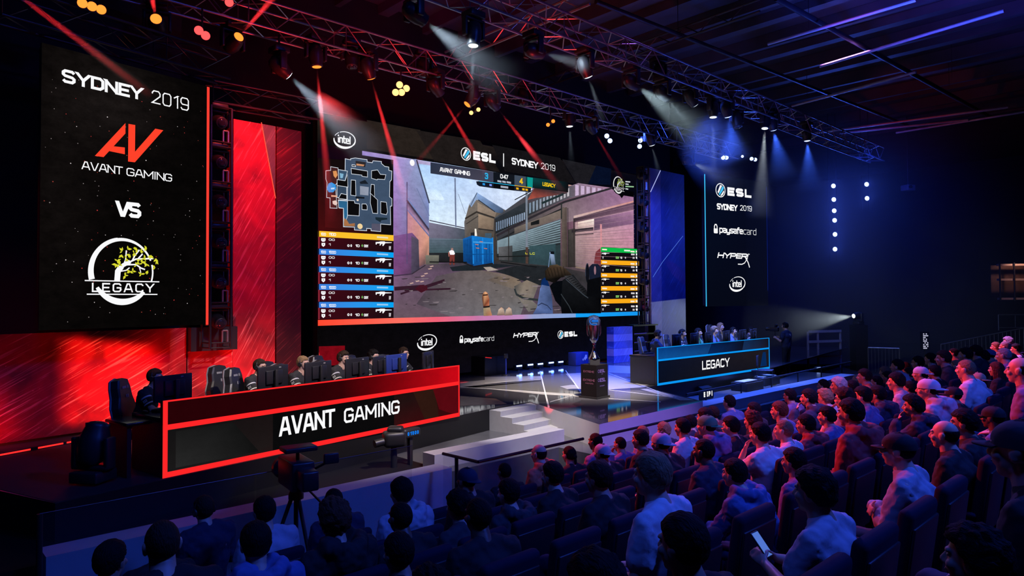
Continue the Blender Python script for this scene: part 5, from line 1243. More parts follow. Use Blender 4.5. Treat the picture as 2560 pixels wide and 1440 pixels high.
WL_ = [
 ((722, 189), (845, 305), 15, 500, .045, C1, 'white', WB_, 'white lamp left of the video wall with a wide pale beam'),
 ((1424, 316), (1428, 395), 8, 60, .05, C1, 'white', WB_, 'white lamp pointing down above the event title'),
 ((1630, 363), (1646, 428), 8, 60, .05, C1, 'white', WB_, 'small white lamp above the blue pillar'),
 ((1731, 407), (1800, 440), 12, 80, .05, C1, 'white', WB_, 'small white lamp aiming right, left of the right banner'),
 ((1062, 53), (1180, 142), 17, 260, .06, C2, 'white', WB_, 'white lamp at the left end of the nearer truss with a wide beam'),
 ((1183, 114), (1180, 235), 4, 170, .10, C2, 'white', WB_, 'hanging white lamp beaming straight down beside the ladder beam'),
 ((1355, 133), (1470, 165), 10, 120, .06, C2, 'white', WB_, 'white lamp on the nearer truss aiming level to the right'),
 ((1471, 192), (1502, 285), 6, 120, .08, C2, 'white', WB_, 'white lamp with a slim beam above the event title'),
 ((1593, 216), (1730, 318), 14, 330, .055, C2, 'white', (.62, .85, .95), 'white lamp with the widest pale beam on the nearer truss'),
 ((1668, 247), (1720, 310), 6, 60, .05, C2, 'white', WB_, 'small white lamp next to the widest pale beam'),
 ((1738, 262), None, 0, 0, 0, C2, 'white', WB_, 'small white lamp with hardly any beam on the nearer truss'),
 ((1783, 293), (1784, 420), 4, 130, .09, C2, 'white', WB_, 'white lamp beaming straight down above the right banner edge'),
 ((1912, 321), (1902, 500), 8, 420, .07, C2, 'white', (.75, .85, 1), 'bright white lamp beaming down over the right banner'),
 ((1820, 292), (1832, 352), 22, 170, .10, C2, 'blue', BB_, 'first blue lamp from the left on the nearer truss'),
 ((1934, 325), (1948, 392), 22, 170, .10, C2, 'blue', BB_, 'blue lamp right beside the bright white lamp'),
 ((2018, 352), (2022, 420), 20, 170, .10, C2, 'blue', BB_, 'last blue lamp near the right end of the nearer truss')]
for (l, g, ha, pw, dn, c, cn, cc, lb) in WL_:
    a = onplane(*l, c + .05); b = onplane(*g, c + .05) if g else a + Vector((.5, .3, -.6))
    moving_head(a, b - a, cn, lb)
    if g: beam(a, b + (b - a) * (.9 if ha > 9 else .25), ha, pw * 4, cc, dn, blend=.8)
for (l, c, lb) in (((880, 168), C1, 'dark unlit lamp on the far truss near the strongest red beam'), ((1060, 190), C1, 'dark unlit lamp on the far truss beside the four amber lamps'), ((1310, 262), C1, 'dark unlit lamp on the far truss above the event title'), ((1560, 330), C1, 'dark unlit lamp on the far truss between the blue lamp pairs'), ((1690, 358), C1, 'dark unlit lamp on the far truss, right end'), ((1845, 318), C2, 'dark unlit lamp between the blue lamps of the nearer truss'), ((1650, 205), C2, 'dark unlit lamp on the nearer truss above the widest pale beam')):
    a = onplane(*l, c); moving_head(a, (.1, -.2, -1), 'off', lb)
def lamp_bank(pts, c, cn, label, r=.10, tilt=(0, -.8, -.35)):
    """box of a few round lamps (audience blinder)"""
    P = [onplane(x, y, c) for x, y in pts]; m = sum(P, Vector()) / len(P)
    d = Vector((-m.x, -m.y, CZ - m.z)).normalized()
    q = d.to_track_quat('Z', 'Y'); T = q.to_matrix().to_4x4()
    t = empty('blinder_light', m, 0, label, 'blinder light')
    ext = max((p - m).length for p in P) + r * 1.2
    u = (P[-1] - P[0]).normalized() if len(P) > 1 else Vector((1, 0, 0))
    mb = MB()
    for p in P:
        v = p - m; mb.tube(v - d * .16, v - d * .01, r * 1.12, BODY, 14)
    mb.tube((P[0] - m) - d * .1, (P[-1] - m) - d * .1, r * .8, BODY, 8)
    mb.build('housing', None, t)
    for p in P:
        mb = MB(); v = p - m; mb.lathe([(r, 0), (r * .9, .012), (r * .5, .03), (.002, .036)], LM[cn], 16, Matrix.Translation(v) @ T); l = mb.build('lamp', None, t); l['label'] = 'glowing %s lamp' % cn
    mb = MB(); mb.tube((0, 0, .05), (0, 0, max(.2, ZT - .25 - m.z)), .018, BODY, 6); mb.build('clamp', None, t)
    return t
lamp_bank([(989, 231), (1004, 231), (999, 212), (1016, 221)], C1, 'warm', 'four amber lamps in a bank above the map corner of the video wall', .075)
lamp_bank([(1178, 282), (1196, 274)], C1, 'warm', 'small pair of dim amber lamps right of the middle red beams', .05)
lamp_bank([(1370, 312), (1383, 303)], C1, 'amber', 'pair of orange lamps above the event title', .05)
lamp_bank([(206, 8), (230, 16), (253, 24)], C1 + 1.5, 'amber', 'row of three orange lamps above the left team screen', .065)
lamp_bank([(497, 76), (514, 89)], C1 + .3, 'red', 'pair of red lamps left of the truss corner', .075)
lamp_bank([(573, 6)], C1 + .3, 'red', 'single red lamp at the top edge above the truss', .075)
lamp_bank([(1517, 340), (1525, 352)], C1, 'blue', 'first pair of blue lamps above the right end of the video wall', .07)
lamp_bank([(1601, 351), (1599, 366)], C1, 'blue', 'second pair of blue lamps above the blue pillar', .07)
lamp_bank([(1808, 394), (1816, 394)], C1, 'blue', 'pair of blue lamps above the logo of the right banner', .075)
lamp_bank([(1879, 397), (1888, 399)], C1, 'blue', 'pair of blue lamps above the right edge of the right banner', .07)
lamp_bank([(1856, 391)], C1, 'blue', 'single small blue lamp above the right banner', .05)

# blue lamps hanging in the far right, and the haze that glows around them
for (pts, cx, lb) in ((((2083, 465), (2084, 499), (2085, 527), (2086, 551), (2087, 586), (2087, 623)), 2085, 'vertical string'), (((2166, 461), (2167, 496)), 2166, 'short string')):
    Y = 30.0; P = [at_y(x, y, Y) for x, y in pts]
    t = empty('lamp_ladder', P[-1], 0, ('upright string of six glowing blue lamps hanging in the dark right of the stage' if len(P) > 3 else 'short upright string of two glowing blue lamps hanging in the dark right of the stage'), 'lamp string')
    o = P[-1]; mb = MB(); 
    for k in (-.16, .16): mb.tube((k, .12, -.5), (k, .12, P[0].z - o.z + 3.4), .02, BTRUSS, 6)
    mb.build('frame', None, t)
    for p in P:
        v = p - o; mb = MB(); mb.lathe([(.09, -.12), (.12, 0), (.11, .02)], BODY, 14, Matrix.Translation(v) @ Matrix.Rotation(pi / 2, 4, 'X')); h = mb.build('lamp_body', None, t)
        mb = MB(); mb.ball(v + Vector((0, -.02, 0)), (.10, .035, .10), LM['blue'], 14, 8); l = mb.build('lens', None, h); l['label'] = 'glowing blue lens'
        sp_ = bpy.data.lights.new('blue_lamp', 'SPOT'); sp_.energy = 150; sp_.color = (.05, .12, 1); sp_.spot_size = R(150); sp_.spot_blend = 1; sp_.shadow_soft_size = .06
        so = bpy.data.objects.new('blue_lamp', sp_); COL.objects.link(so); look(so, p + Vector((0, -.1, 0)), CAM)
mb = MB(); mb.box((at_y(2140, 560, 31)), (13, 9, 12), haze_mat(.02))
o = mb.build('haze'); o['kind'] = 'stuff'; o['label'] = 'blue glowing haze hanging around the two lamp strings'; o['category'] = 'haze'
# follow spot at the far right with its pale beam
a, b = at_y(2134, 790, 28), at_y(1960, 812, 27)
t = moving_head(a, b - a, 'white', 'bright white spotlight on a stand at the far right behind the cameraman', up=True, s=1.0)
beam(a, b, 15, 700, (.8, .95, 1), .07, blend=.6)
mb = MB(); p = t.location; mb.box((p.x, p.y, (p.z - .02 + ZF0) / 2), (.5, .5, p.z - .02 - ZF0), BLACK); tag(mb.build('lamp_plinth'), 'dark plinth carrying the white spotlight at the far right', 'plinth')

# ---- fixture towers left and right of the main picture
def tower(fr, xa_, xb_, ytop, ybot, n, y, label, lab2, depth=.34):
    x0, zt = fr.px(xa_, ytop); x1, zb = fr.px(xb_, ybot); w_ = x1 - x0
    t = empty('fixture_tower', label=label, cat='truss tower', mw=fr.mat())
    for (x, yy) in ((x0, y), (x1, y), (x0, y + depth), (x1, y + depth)):
        mb = MB(); mb.tube((x, yy, zb), (x, yy, zt), .024, BTRUSS, 8); mb.build('chord', None, t)
    st_ = (zt - zb) / n
    for i in range(n + 1):
        z = zb + st_ * i; mb = MB()
        for dz in ((0, .09) if i < n else (0,)):
            for (p, q) in (((x0, y), (x1, y)), ((x0, y + depth), (x1, y + depth)), ((x0, y), (x0, y + depth)), ((x1, y), (x1, y + depth))): mb.tube((*p, z + dz), (*q, z + dz), .014, BTRUSS, 6)
        mb.build('rung_frame', None, t)
        if i < n:
            mb = MB(); xm = x0 + w_ * .62
            mb.path([(xm, y + .03, z + .1), (xm, y + .03, z + st_ * .42), (x1 - .05, y + .03, z + st_ * .42), (x1 - .05, y + .03, z + .1)], .016, TRUSS, 6); mb.build('bracket', None, t)
            p = fr.w((x0 + x1) / 2, y - .02, z + st_ * .62)
            moving_head(p + Vector((0, 0, -.02)), (NDIR + Vector((0, 0, -.25))), 'off', lab2 % ('topmost', 'second from the top', 'third from the top', 'third from the bottom', 'second from the bottom', 'lowest')[min(5, n - 1 - i) if n == 6 else [5, 4, 3, 2, 1, 0, 0][i]], ztop=p.z + .36, s=.9)
    return t
FT = Frame(plan(527, 12.35), vpdir(2900))
tower(FT, 528, 577, 262, 868, 6, 0, 'dark truss tower of stacked lamps between left screen and red pillar', 'unlit lamp in the left truss tower, %s', .36)
FT2 = Frame(plan(1609, 24.4), vpdir(3110))
tower(FT2, 1609, 1625, 415, 812, 6, 0, 'slim truss tower of stacked lamps beside the blue pillar', 'unlit lamp in the slim truss tower by the blue pillar, %s', .3)
mb = MB(); x0, x1 = FP.px(467, 850)[0], FP.px(582, 850)[0]; mb.box(((x0 + x1) / 2, -.12, (FP.px(520, 875)[1] + FP.px(520, 817)[1]) / 2), (x1 - x0, .2, FP.px(520, 817)[1] - FP.px(520, 875)[1]), BLACK)
tag(mb.build('tower_base_box', None, None, FP.mat()), 'black box under the left truss tower, above the narrow red panel', 'box')

# ================================================================== people
def voxel(mb, name, size, smooth=2, noise_amp=0.0, noise_scale=9.0):
    """one continuous surface out of overlapping rounded pieces"""
    me = mb.mesh(name); o = bpy.data.objects.new('tmp', me); COL.objects.link(o)
    r = o.modifiers.new('r', 'REMESH'); r.mode = 'VOXEL'; r.voxel_size = size; r.use_smooth_shade = True
    if smooth:
        sm = o.modifiers.new('s', 'SMOOTH'); sm.factor = .5; sm.iterations = smooth
    dg = bpy.context.evaluated_depsgraph_get(); out = bpy.data.meshes.new_from_object(o.evaluated_get(dg)); out.name = name
    bpy.data.objects.remove(o); bpy.data.meshes.remove(me)
    if noise_amp:
        n = len(out.vertices); co = np.empty(n * 3, 'f'); no = np.empty(n * 3, 'f')
        out.vertices.foreach_get('co', co); out.vertices.foreach_get('normal', no); co = co.reshape(-1, 3); no = no.reshape(-1, 3)
        d = np.array([mnoise.noise(Vector((p[0] * noise_scale, p[1] * noise_scale, p[2] * noise_scale * .6))) + .55 * (.35 - abs(mnoise.noise(Vector((p[0] * noise_scale * 1.7 + p[2] * 9, p[1] * noise_scale * 1.7, p[2] * noise_scale * 1.5 - p[0] * 7))))) for p in co])
        co += no * (d * noise_amp)[:, None]; out.vertices.foreach_set('co', co.ravel())
    out.polygons.foreach_set('use_smooth', [True] * len(out.polygons)); out.update()
    return out
def cap(mb, a, b, ra, rb, n=12):
    mb.tube(a, b, ra, None, n, rb); mb.ball(a, ra, None, n, 8); mb.ball(b, rb, None, n, 8)

def hand(mb, w_, d, up, side, curl=.5, s=1.0):
    """palm and five fingers; d = pointing direction, up = back of the hand, side = +1 when the thumb lies to d x up"""
    d, up = Vector(d).normalized(), Vector(up).normalized(); x = d.cross(up).normalized() * side; up = x.cross(d) * side
    w_ = Vector(w_)
    for k in (-.5, 0, .5): cap(mb, w_ + x * (.022 * k), w_ + d * .078 * s + x * (.055 * k * s), .017, .014, 8)
    for i, (off, ln) in enumerate(((.033, .070), (.011, .080), (-.011, .074), (-.031, .058))):
        p = w_ + d * .078 * s + x * off * s
        c1 = curl * .6; q1 = p + (d * math.cos(c1) - up * math.sin(c1)) * ln * .5 * s
        c2 = curl * 1.5; q2 = q1 + (d * math.cos(c2) - up * math.sin(c2)) * ln * .5 * s
        cap(mb, p, q1, .0095 * s, .0085 * s, 7); cap(mb, q1, q2, .0085 * s, .007 * s, 7)
    p = w_ + d * .02 * s + x * .026; q = p + (d * .6 + x * .75 - up * .3).normalized() * .042 * s
    cap(mb, p, q, .012, .010, 7); cap(mb, q, q + (d * .9 + x * .25 - up * .35).normalized() * .034 * s, .010, .008, 7)

HZ = 1.235     # middle of the head above the floor when seated
def head_mesh():
    mb = MB(); c = Vector((0, .02, HZ))
    mb.ball(c + Vector((0, -.008, .022)), (.076, .098, .096), None, 24, 16)
    mb.ball(c + Vector((0, .030, -.035)), (.062, .068, .078), None, 20, 14)
    mb.ball(c + Vector((0, .052, -.088)), (.036, .036, .028), None, 14, 10)        # chin
    mb.ball(c + Vector((0, .010, -.070)), (.058, .055, .040), None, 16, 10)        # jaw
    for sg in (-1, 1):
        mb.ball(c + Vector((sg * .040, .066, -.025)), (.026, .026, .024), None, 12, 8)   # cheek
        mb.ball(c + Vector((sg * .030, .080, .028)), (.026, .016, .012), None, 12, 8)    # brow
        mb.ball(c + Vector((sg * .078, -.004, -.008)), (.012, .024, .034), None, 12, 8)  # ear
        mb.ball(c + Vector((sg * .083, -.012, .004)), (.010, .020, .024), None, 10, 8)
        mb.ball(c + Vector((sg * .011, .100, -.030)), (.011, .012, .009), None, 10, 8)   # nostril wing
    mb.tube(c + Vector((0, .084, .022)), c + Vector((0, .112, -.024)), .009, None, 10, .014)
    mb.ball(c + Vector((0, .110, -.026)), (.014, .014, .012), None, 12, 8)
    mb.ball(c + Vector((0, .090, -.052)), (.024, .014, .007), None, 12, 8)          # lips
    mb.ball(c + Vector((0, .088, -.062)), (.021, .014, .008), None, 12, 8)
    cap(mb, (0, -.020, 1.06), c + Vector((0, -.010, -.05)), .066, .060, 16)
    return voxel(mb, 'head', .0058, 2)
HEAD = head_mesh()
def eyes_mesh(m_white, m_dark, m_brow):
    mb = MB(); c = Vector((0, .02, HZ))
    for sg in (-1, 1):
        mb.ball(c + Vector((sg * .031, .079, .008)), (.013, .011, .008), m_white, 10, 8)
        mb.ball(c + Vector((sg * .031, .087, .008)), (.006, .005, .006), m_dark, 8, 6)
        mb.tube(c + Vector((sg * .014, .096, .027)), c + Vector((sg * .046, .084, .030)), .005, m_brow, 6, .003)
    mb.ball(c + Vector((0, .1005, -.0565)), (.022, .004, .002), m_brow, 10, 4)
    return mb.mesh('eyes')
EYE_W, EYE_D = mat('eye_white', (.6, .6, .6), .3), mat('eye_dark', (.02, .015, .012), .2)
EYES = eyes_mesh(EYE_W, EYE_D, EYE_D)

def pose(nm):
    """joint positions (x right, y forward, z up, metres above the floor)"""
    J = dict(pel=(0, -.02, .55), wst=(0, -.06, .72), chs=(0, -.07, .92), nkb=(0, -.045, 1.07), nk=(0, -.01, 1.13))
    for sg, k in ((-1, 'l'), (1, 'r')):
        J['sh' + k] = (sg * .195, -.055, 1.02); J['el' + k] = (sg * .25, -.02, .73); J['wr' + k] = (sg * .12, .20, .66)
        J['hd' + k] = (-sg * .25, 1, -.12); J['hu' + k] = (sg * .2, .2, 1)
        J['hp' + k] = (sg * .095, .0, .53); J['kn' + k] = (sg * .15, .43, .53); J['an' + k] = (sg * .14, .44, .11); J['to' + k] = (sg * .16, .58, .05)
    if nm == 'lean':
        J.update(wst=(0, -.02, .71), chs=(0, .10, .87), nkb=(0, .185, 1.0), nk=(0, .235, 1.05), hshift=(0, .255, -.075))
        for sg, k in ((-1, 'l'), (1, 'r')):
            J['sh' + k] = (sg * .195, .15, .955); J['el' + k] = (sg * .23, .33, .64); J['wr' + k] = (sg * .07, .47, .66); J['hd' + k] = (-sg * .7, .6, -.1)
    if nm == 'cross':
        for sg, k in ((-1, 'l'), (1, 'r')):
            J['el' + k] = (sg * .245, .04, .74); J['wr' + k] = (-sg * .02, .17 + sg * .015, .80 + sg * .02); J['hd' + k] = (-sg * 1, -.05, .05); J['hu' + k] = (0, 1, .3)
    if nm == 'chin':
        J['elr'] = (.20, .20, .80); J['wrr'] = (.06, .17, 1.05); J['hdr'] = (-.35, -.25, 1); J['hur'] = (.2, 1, .1)
        J['ell'] = (-.235, .06, .74); J['wrl'] = (.06, .19, .76); J['hdl'] = (1, .2, .1); J['hul'] = (0, .6, 1)
    if nm == 'chinl':
        J['ell'] = (-.20, .20, .80); J['wrl'] = (-.06, .17, 1.05); J['hdl'] = (.35, -.25, 1); J['hul'] = (-.2, 1, .1)
        J['elr'] = (.235, .06, .74); J['wrr'] = (-.06, .19, .76); J['hdr'] = (-1, .2, .1); J['hur'] = (0, .6, 1)
    if nm == 'phone':
        for sg, k in ((-1, 'l'), (1, 'r')):
            J['el' + k] = (sg * .24, .06, .74); J['wr' + k] = (sg * .075, .27, .78); J['hd' + k] = (-sg * .4, .9, .35); J['hu' + k] = (sg * .8, -.1, .5)
    if nm == 'desk':
        J.update(wst=(0, -.03, .73), chs=(0, .02, .93), nkb=(0, .06, 1.075), nk=(0, .10, 1.12), hshift=(0, .10, 0))
        for sg, k in ((-1, 'l'), (1, 'r')):
            J['sh' + k] = (sg * .2, .045, 1.025); J['el' + k] = (sg * .27, .20, .80); J['wr' + k] = (sg * .19, .43, .775); J['hd' + k] = (-sg * .15, 1, .0); J['hu' + k] = (0, .1, 1)
    if nm == 'stand':
        J.update(pel=(0, 0, .93), wst=(0, -.01, 1.10), chs=(0, -.02, 1.29), nkb=(0, -.01, 1.43), nk=(0, .01, 1.51), hshift=(0, .015, .395))
        for sg, k in ((-1, 'l'), (1, 'r')):
            J['sh' + k] = (sg * .19, -.01, 1.385); J['el' + k] = (sg * .26, .06, 1.14); J['wr' + k] = (sg * .12, .30, 1.22); J['hd' + k] = (-sg * .3, 1, .4); J['hu' + k] = (sg * .9, 0, .4)
            J['hp' + k] = (sg * .095, 0, .90); J['kn' + k] = (sg * .11, .02, .50); J['an' + k] = (sg * .12, -.01, .09); J['to' + k] = (sg * .14, .13, .04)
    J = {k: Vector(v) for k, v in J.items()}; J.setdefault('hshift', Vector((0, 0, 0)))
    return J
def mirror_x(nm): return nm
def body_bits(mb, J, part, g=0.0, sleeves='short', hood=False):
    """part: 'body' | 'shirt' | 'trousers'; g = how far the cloth stands off"""
    if part in ('body', 'shirt'):
        for (a, b, ra, rb, w_) in (('pel', 'wst', .115, .112, .058), ('wst', 'chs', .112, .118, .062), ('chs', 'nkb', .118, .070, .075)):
            for k in (-1, 0, 1): cap(mb, J[a] + Vector((k * w_, 0, 0)), J[b] + Vector((k * w_ * (1 if b != 'nkb' else .7), 0, -.03 if b == 'nkb' else 0)), ra + g, rb + g, 14)
        for k in 'lr':
            cap(mb, J['nkb'] - Vector((0, 0, .035)), J['sh' + k] - Vector((0, 0, .0)), .062 + g, .060 + g)
            if part == 'shirt': cap(mb, J['nkb'].lerp(J['nk'], .30) + Vector((0, -.012, 0)), J['sh' + k] * .75 + J['nkb'] * .25, .046 + g * .6 + (.008 if part == 'shirt' else 0), .055 + g)
            if part == 'body' or sleeves == 'long':
                cap(mb, J['sh' + k], J['el' + k], .060 + g, .044 + g); cap(mb, J['el' + k], J['wr' + k], .044 + g, (.030 if part == 'body' else .036) + g)
            cap(mb, J['chs'] + Vector(((-1 if k == 'l' else 1) * .085, 0, -.06)), J['sh' + k] - Vector((0, 0, .05)), .085 + g, .060 + g)
            if part == 'shirt' and sleeves == 'short':
                m = J['sh' + k].lerp(J['el' + k], .62); cap(mb, J['sh' + k], m, .060 + g, .064 + g)
        if part == 'shirt':
            mb.lathe([(.070, -.02), (.078, .0), (.070, .03), (.060, .03)], None, 16, Matrix.Translation(J['nkb'] + Vector((0, .01, .005))), 1, 1.05)
            if hood:
                c = J['nkb']
                for a in range(-5, 6):
                    t = a / 5 * 2.2; p = c + Vector((math.sin(t) * .112, -.045 - math.cos(t) * .10, .045 - .03 * math.cos(t)))
                    mb.ball(p, (.050, .052, .044 + .022 * math.cos(t)), None, 10, 8)
                mb.ball(c + Vector((0, -.15, -.05)), (.105, .055, .10), None, 14, 10)
    if part == 'body':
        cap(mb, J['nkb'], J['nk'] + Vector((0, .005, .02)), .066, .058)
        for k, sd in (('l', 1), ('r', -1)):
            hand(mb, J['wr' + k] + J['hd' + k].normalized() * .012, J['hd' + k], J['hu' + k], sd)
    if part in ('body', 'trousers'):
        for k in 'lr':
            cap(mb, J['hp' + k], J['kn' + k], .085 + g, .062 + g); cap(mb, J['kn' + k], J['an' + k] + Vector((0, 0, .0 if part == 'body' else -.0)), .060 + g, .042 + g * 1.6)
            if part == 'body': cap(mb, J['an' + k] - Vector((0, .02, .03)), J['to' + k], .042, .036)
        cap(mb, J['pel'] - Vector((.06, 0, .02)), J['pel'] + Vector((.06, 0, -.02)), .115 + g, .115 + g)
def shoes_bits(mb, J):
    for k in 'lr': cap(mb, J['an' + k] - Vector((0, .035, .055)), J['to' + k] + Vector((0, .01, -.005)), .048, .042); 
VAR = {}
def variant(ps, kind):
    """meshes of one pose: body, shirt (tee / hoodie / long), trousers, shoes"""
    key = (ps, kind)
    if key in VAR: return VAR[key]
    J = pose(ps)
    if (ps, 'body') not in VAR:
        mb = MB(); body_bits(mb, J, 'body'); b = voxel(mb, 'body', .0125, 1)
        bm = bmesh.new(); bm.from_mesh(b); h = HEAD.copy(); h.transform(Matrix.Translation(J['hshift'])); bm.from_mesh(h); bm.to_mesh(b); bm.free(); bpy.data.meshes.remove(h)
        b.polygons.foreach_set('use_smooth', [True] * len(b.polygons)); b.materials.append(None)
        VAR[(ps, 'body')] = b
        mb = MB(); body_bits(mb, J, 'trousers', .012); t = voxel(mb, 'trousers', .016, 2, .010, 12); t.materials.append(None); VAR[(ps, 'trousers')] = t
        mb = MB(); shoes_bits(mb, J); t = voxel(mb, 'shoes', .012, 2); t.materials.append(None); VAR[(ps, 'shoes')] = t
    mb = MB(); body_bits(mb, J, 'shirt', .020 if kind in ('hoodie', 'jacket') else .013, 'short' if kind == 'tee' else 'long', kind == 'hoodie')
    s_ = voxel(mb, 'shirt', .0145, 4, .030 if kind != 'tee' else .022, 11); s_.materials.append(None)
    VAR[key] = s_; return s_
# ---- hair
HAIRS = {}
def hair_mesh(st):
    if st in HAIRS: return HAIRS[st]
    mb = MB(); c = Vector((0, .02 - .008, HZ + .022)); rx, ry, rz = .076, .098, .096
    th, amp, sc_ = {'short': (.014, .006, 45), 'quiff': (.018, .010, 40), 'curly': (.026, .022, 55), 'buzz': (.005, .002, 60), 'bald': (.005, .002, 60), 'long': (.020, .008, 30), 'bun': (.010, .003, 40), 'side': (.018, .007, 35), 'messy': (.022, .016, 38)}[st]
    nu, nv = 40, 28; vs, fs = [], []
    for j in range(nv + 1):
        t = pi * j / nv
        for i in range(nu):
            a = 2 * pi * i / nu
            d = Vector((math.sin(t) * math.cos(a), math.sin(t) * math.sin(a), math.cos(t)))
            p = Vector((d.x * rx, d.y * ry, d.z * rz))
            front = d.y
            # hairline: forehead high in front, down to the nape behind, above the ears at the sides
            line = -.72 + 1.12 * max(0, min(1, (front + .35) / .95)) if st != 'long' else -.9 + 1.3 * max(0, min(1, (front + .1) / .7))
            hgt = d.z
            k = max(-1, min(1, (hgt - line) / .16))
            o = th * (1 if k > 0 else 0) * min(1, max(0, k) * 1.6 + .35 * (k > 0)) - (.014 if k <= 0 else 0)
            if st == 'bald' and (hgt > .30 or (front > .0 and hgt > -.1)): o = -.014
            if k > 0 and st != 'bald':
                o += amp * (mnoise.noise(p * sc_) * 1.0 + .15)
                if st == 'quiff': o += .030 * max(0, hgt) * max(0, front + .35)
                if st in ('short', 'side'): o += .010 * max(0, hgt)
                if st == 'messy': o += .012 * max(0, hgt)
            vs.append(c + p + d * o)
    for j in range(nv):
        for i in range(nu): fs.append((j * nu + i, (j + 1) * nu + i, (j + 1) * nu + (i + 1) % nu, j * nu + (i + 1) % nu))
    mb.add(vs, fs, None, smooth=True)
    if st == 'long':
        for i in range(15):
            a = pi + (i / 14) * pi + 0.0; x, y = math.cos(a), math.sin(a)
            p0 = c + Vector((x * .078, y * .090, -.02)); p1 = c + Vector((x * .092, y * .098 - .01, -.15)); p2 = c + Vector((x * .10, y * .085 - .03, -.28 - .03 * (i % 3)))
            cap(mb, p0, p1, .030, .030, 8); cap(mb, p1, p2, .030, .018, 8)
    if st == 'bun':
        mb.ball(c + Vector((0, -.105, -.03)), (.038, .030, .036), None, 14, 10); mb.ball(c + Vector((.006, -.115, -.09)), (.022, .018, .05), None, 12, 8)
    me = mb.mesh('hair'); me.materials.append(None) if not me.materials else None
    HAIRS[st] = me; return me
def cap_mesh(back):
    k = 'capb' if back else 'capf'
    if k in HAIRS: return HAIRS[k]
    mb = MB(); c = Vector((0, .012, HZ + .030)); prof = []
    for j in range(9):
        t = pi / 2 * j / 8; prof.append((math.cos(t), math.sin(t)))
    vs, fs = [], []; nu = 32
    for j, (r, z) in enumerate(prof):
        for i in range(nu):
            a = 2 * pi * i / nu; vs.append(c + Vector((math.cos(a) * r * .092, math.sin(a) * r * .113, z * .092 - (.014 if j == 0 else 0))))
    for j in range(8):
        for i in range(nu): fs.append((j * nu + i, j * nu + (i + 1) % nu, (j + 1) * nu + (i + 1) % nu, (j + 1) * nu + i))
    mb.add(vs, fs, None, smooth=True); mb.ball(c + Vector((0, 0, .093)), (.009, .009, .006), None, 8, 6)
    sg = -1 if back else 1; vs, fs = [], []; n = 14
    for i in range(n + 1):
        a = -.95 + 1.9 * i / n; x = math.sin(a) * .088; y0 = math.cos(a) * .108; y1 = y0 + .075 * max(0, math.cos(a * 1.35))
        for (yy, zz) in ((y0, -.008), (y1, -.020), (y1, -.026), (y0, -.016)): vs.append(c + Vector((x, sg * yy, zz)))
    for i in range(n):
        for q in range(4): fs.append((4 * i + q, 4 * i + (q + 1) % 4, 4 * i + 4 + (q + 1) % 4, 4 * i + 4 + q))
    mb.add(vs, fs, None, smooth=True); me = mb.mesh('cap'); me.materials.append(None) if not me.materials else None
    HAIRS[k] = me; return me
def phones_mesh():
    mb = MB(); c = Vector((0, .012, HZ)); pts = []
    for i in range(13):
        a = pi * i / 12; pts.append(c + Vector((math.cos(a) * .096, -.004, math.sin(a) * .125 + .0)))
    mb.path(pts, .011, BODY, 8)
    for sg in (-1, 1):
        mb.lathe([(.030, -.012), (.040, 0), (.040, .020), (.030, .026)], BODY, 14, Matrix.Translation(c + Vector((sg * .080, -.002, -.006))) @ Matrix.Rotation(sg * pi / 2, 4, 'Y'))
    mb.tube(c + Vector((-.095, .0, -.02)), c + Vector((-.05, .10, -.075)), .004, BODY, 6)
    return mb.mesh('headset')
HEADSET = phones_mesh()
SKIN = [mat('skin_light', (.62, .38, .28), .5, var=.06), mat('skin_tan', (.45, .26, .18), .5, var=.06), mat('skin_dark', (.17, .09, .06), .45, var=.06)]
def hairmat(n, c):
    m = mat('hair_' + n, c, .72, var=.55, scale=70, bump=.8, spec=.14); nt = m.node_tree
    nz = [x for x in nt.nodes if x.type == 'TEX_NOISE'][0]; nz.inputs['Detail'].default_value = 4
    mp = nt.nodes.new('ShaderNodeMapping'); mp.inputs['Scale'].default_value = (1.6, .45, .6)
    nt.links.new(nt.nodes['Texture Coordinate'].outputs['Object'], mp.inputs[0]); nt.links.new(mp.outputs[0], nz.inputs['Vector']); return m
HCOL = {n: hairmat(n, c) for n, c in {'black': (.006, .005, .005), 'brown': (.032, .018, .011), 'fair': (.24, .15, .08), 'red': (.10, .035, .018), 'grey': (.28, .27, .26)}.items()}
CLOTH = {n: mat('cloth_' + n, c, .85, var=.18, scale=14, bump=.25) for n, c in {'black': (.009, .009, .010), 'charcoal': (.03, .03, .034), 'navy': (.018, .022, .05), 'white': (.62, .62, .66), 'grey': (.24, .24, .27), 'blue': (.10, .14, .32), 'red': (.22, .03, .035), 'orange': (.75, .16, .08), 'purple': (.20, .12, .26), 'green': (.05, .25, .13), 'pale': (.42, .40, .46), 'jeans': (.07, .09, .17), 'jersey': (.016, .016, .018), 'tan': (.4, .3, .2), 'teal': (.04, .2, .22)}.items()}
SHOE = mat('dark_shoe', (.03, .03, .032), .5)
def setm(o, m):
    if not o.data.materials: o.data.materials.append(None)
    o.material_slots[0].link = 'OBJECT'; o.material_slots[0].material = m
def kid(nm, me, par, m=None, loc=None):
    o = bpy.data.objects.new(nm, me); COL.objects.link(o); o.parent = par
    if m is not None: setm(o, m)
    if loc is not None: o.location = loc
    return o
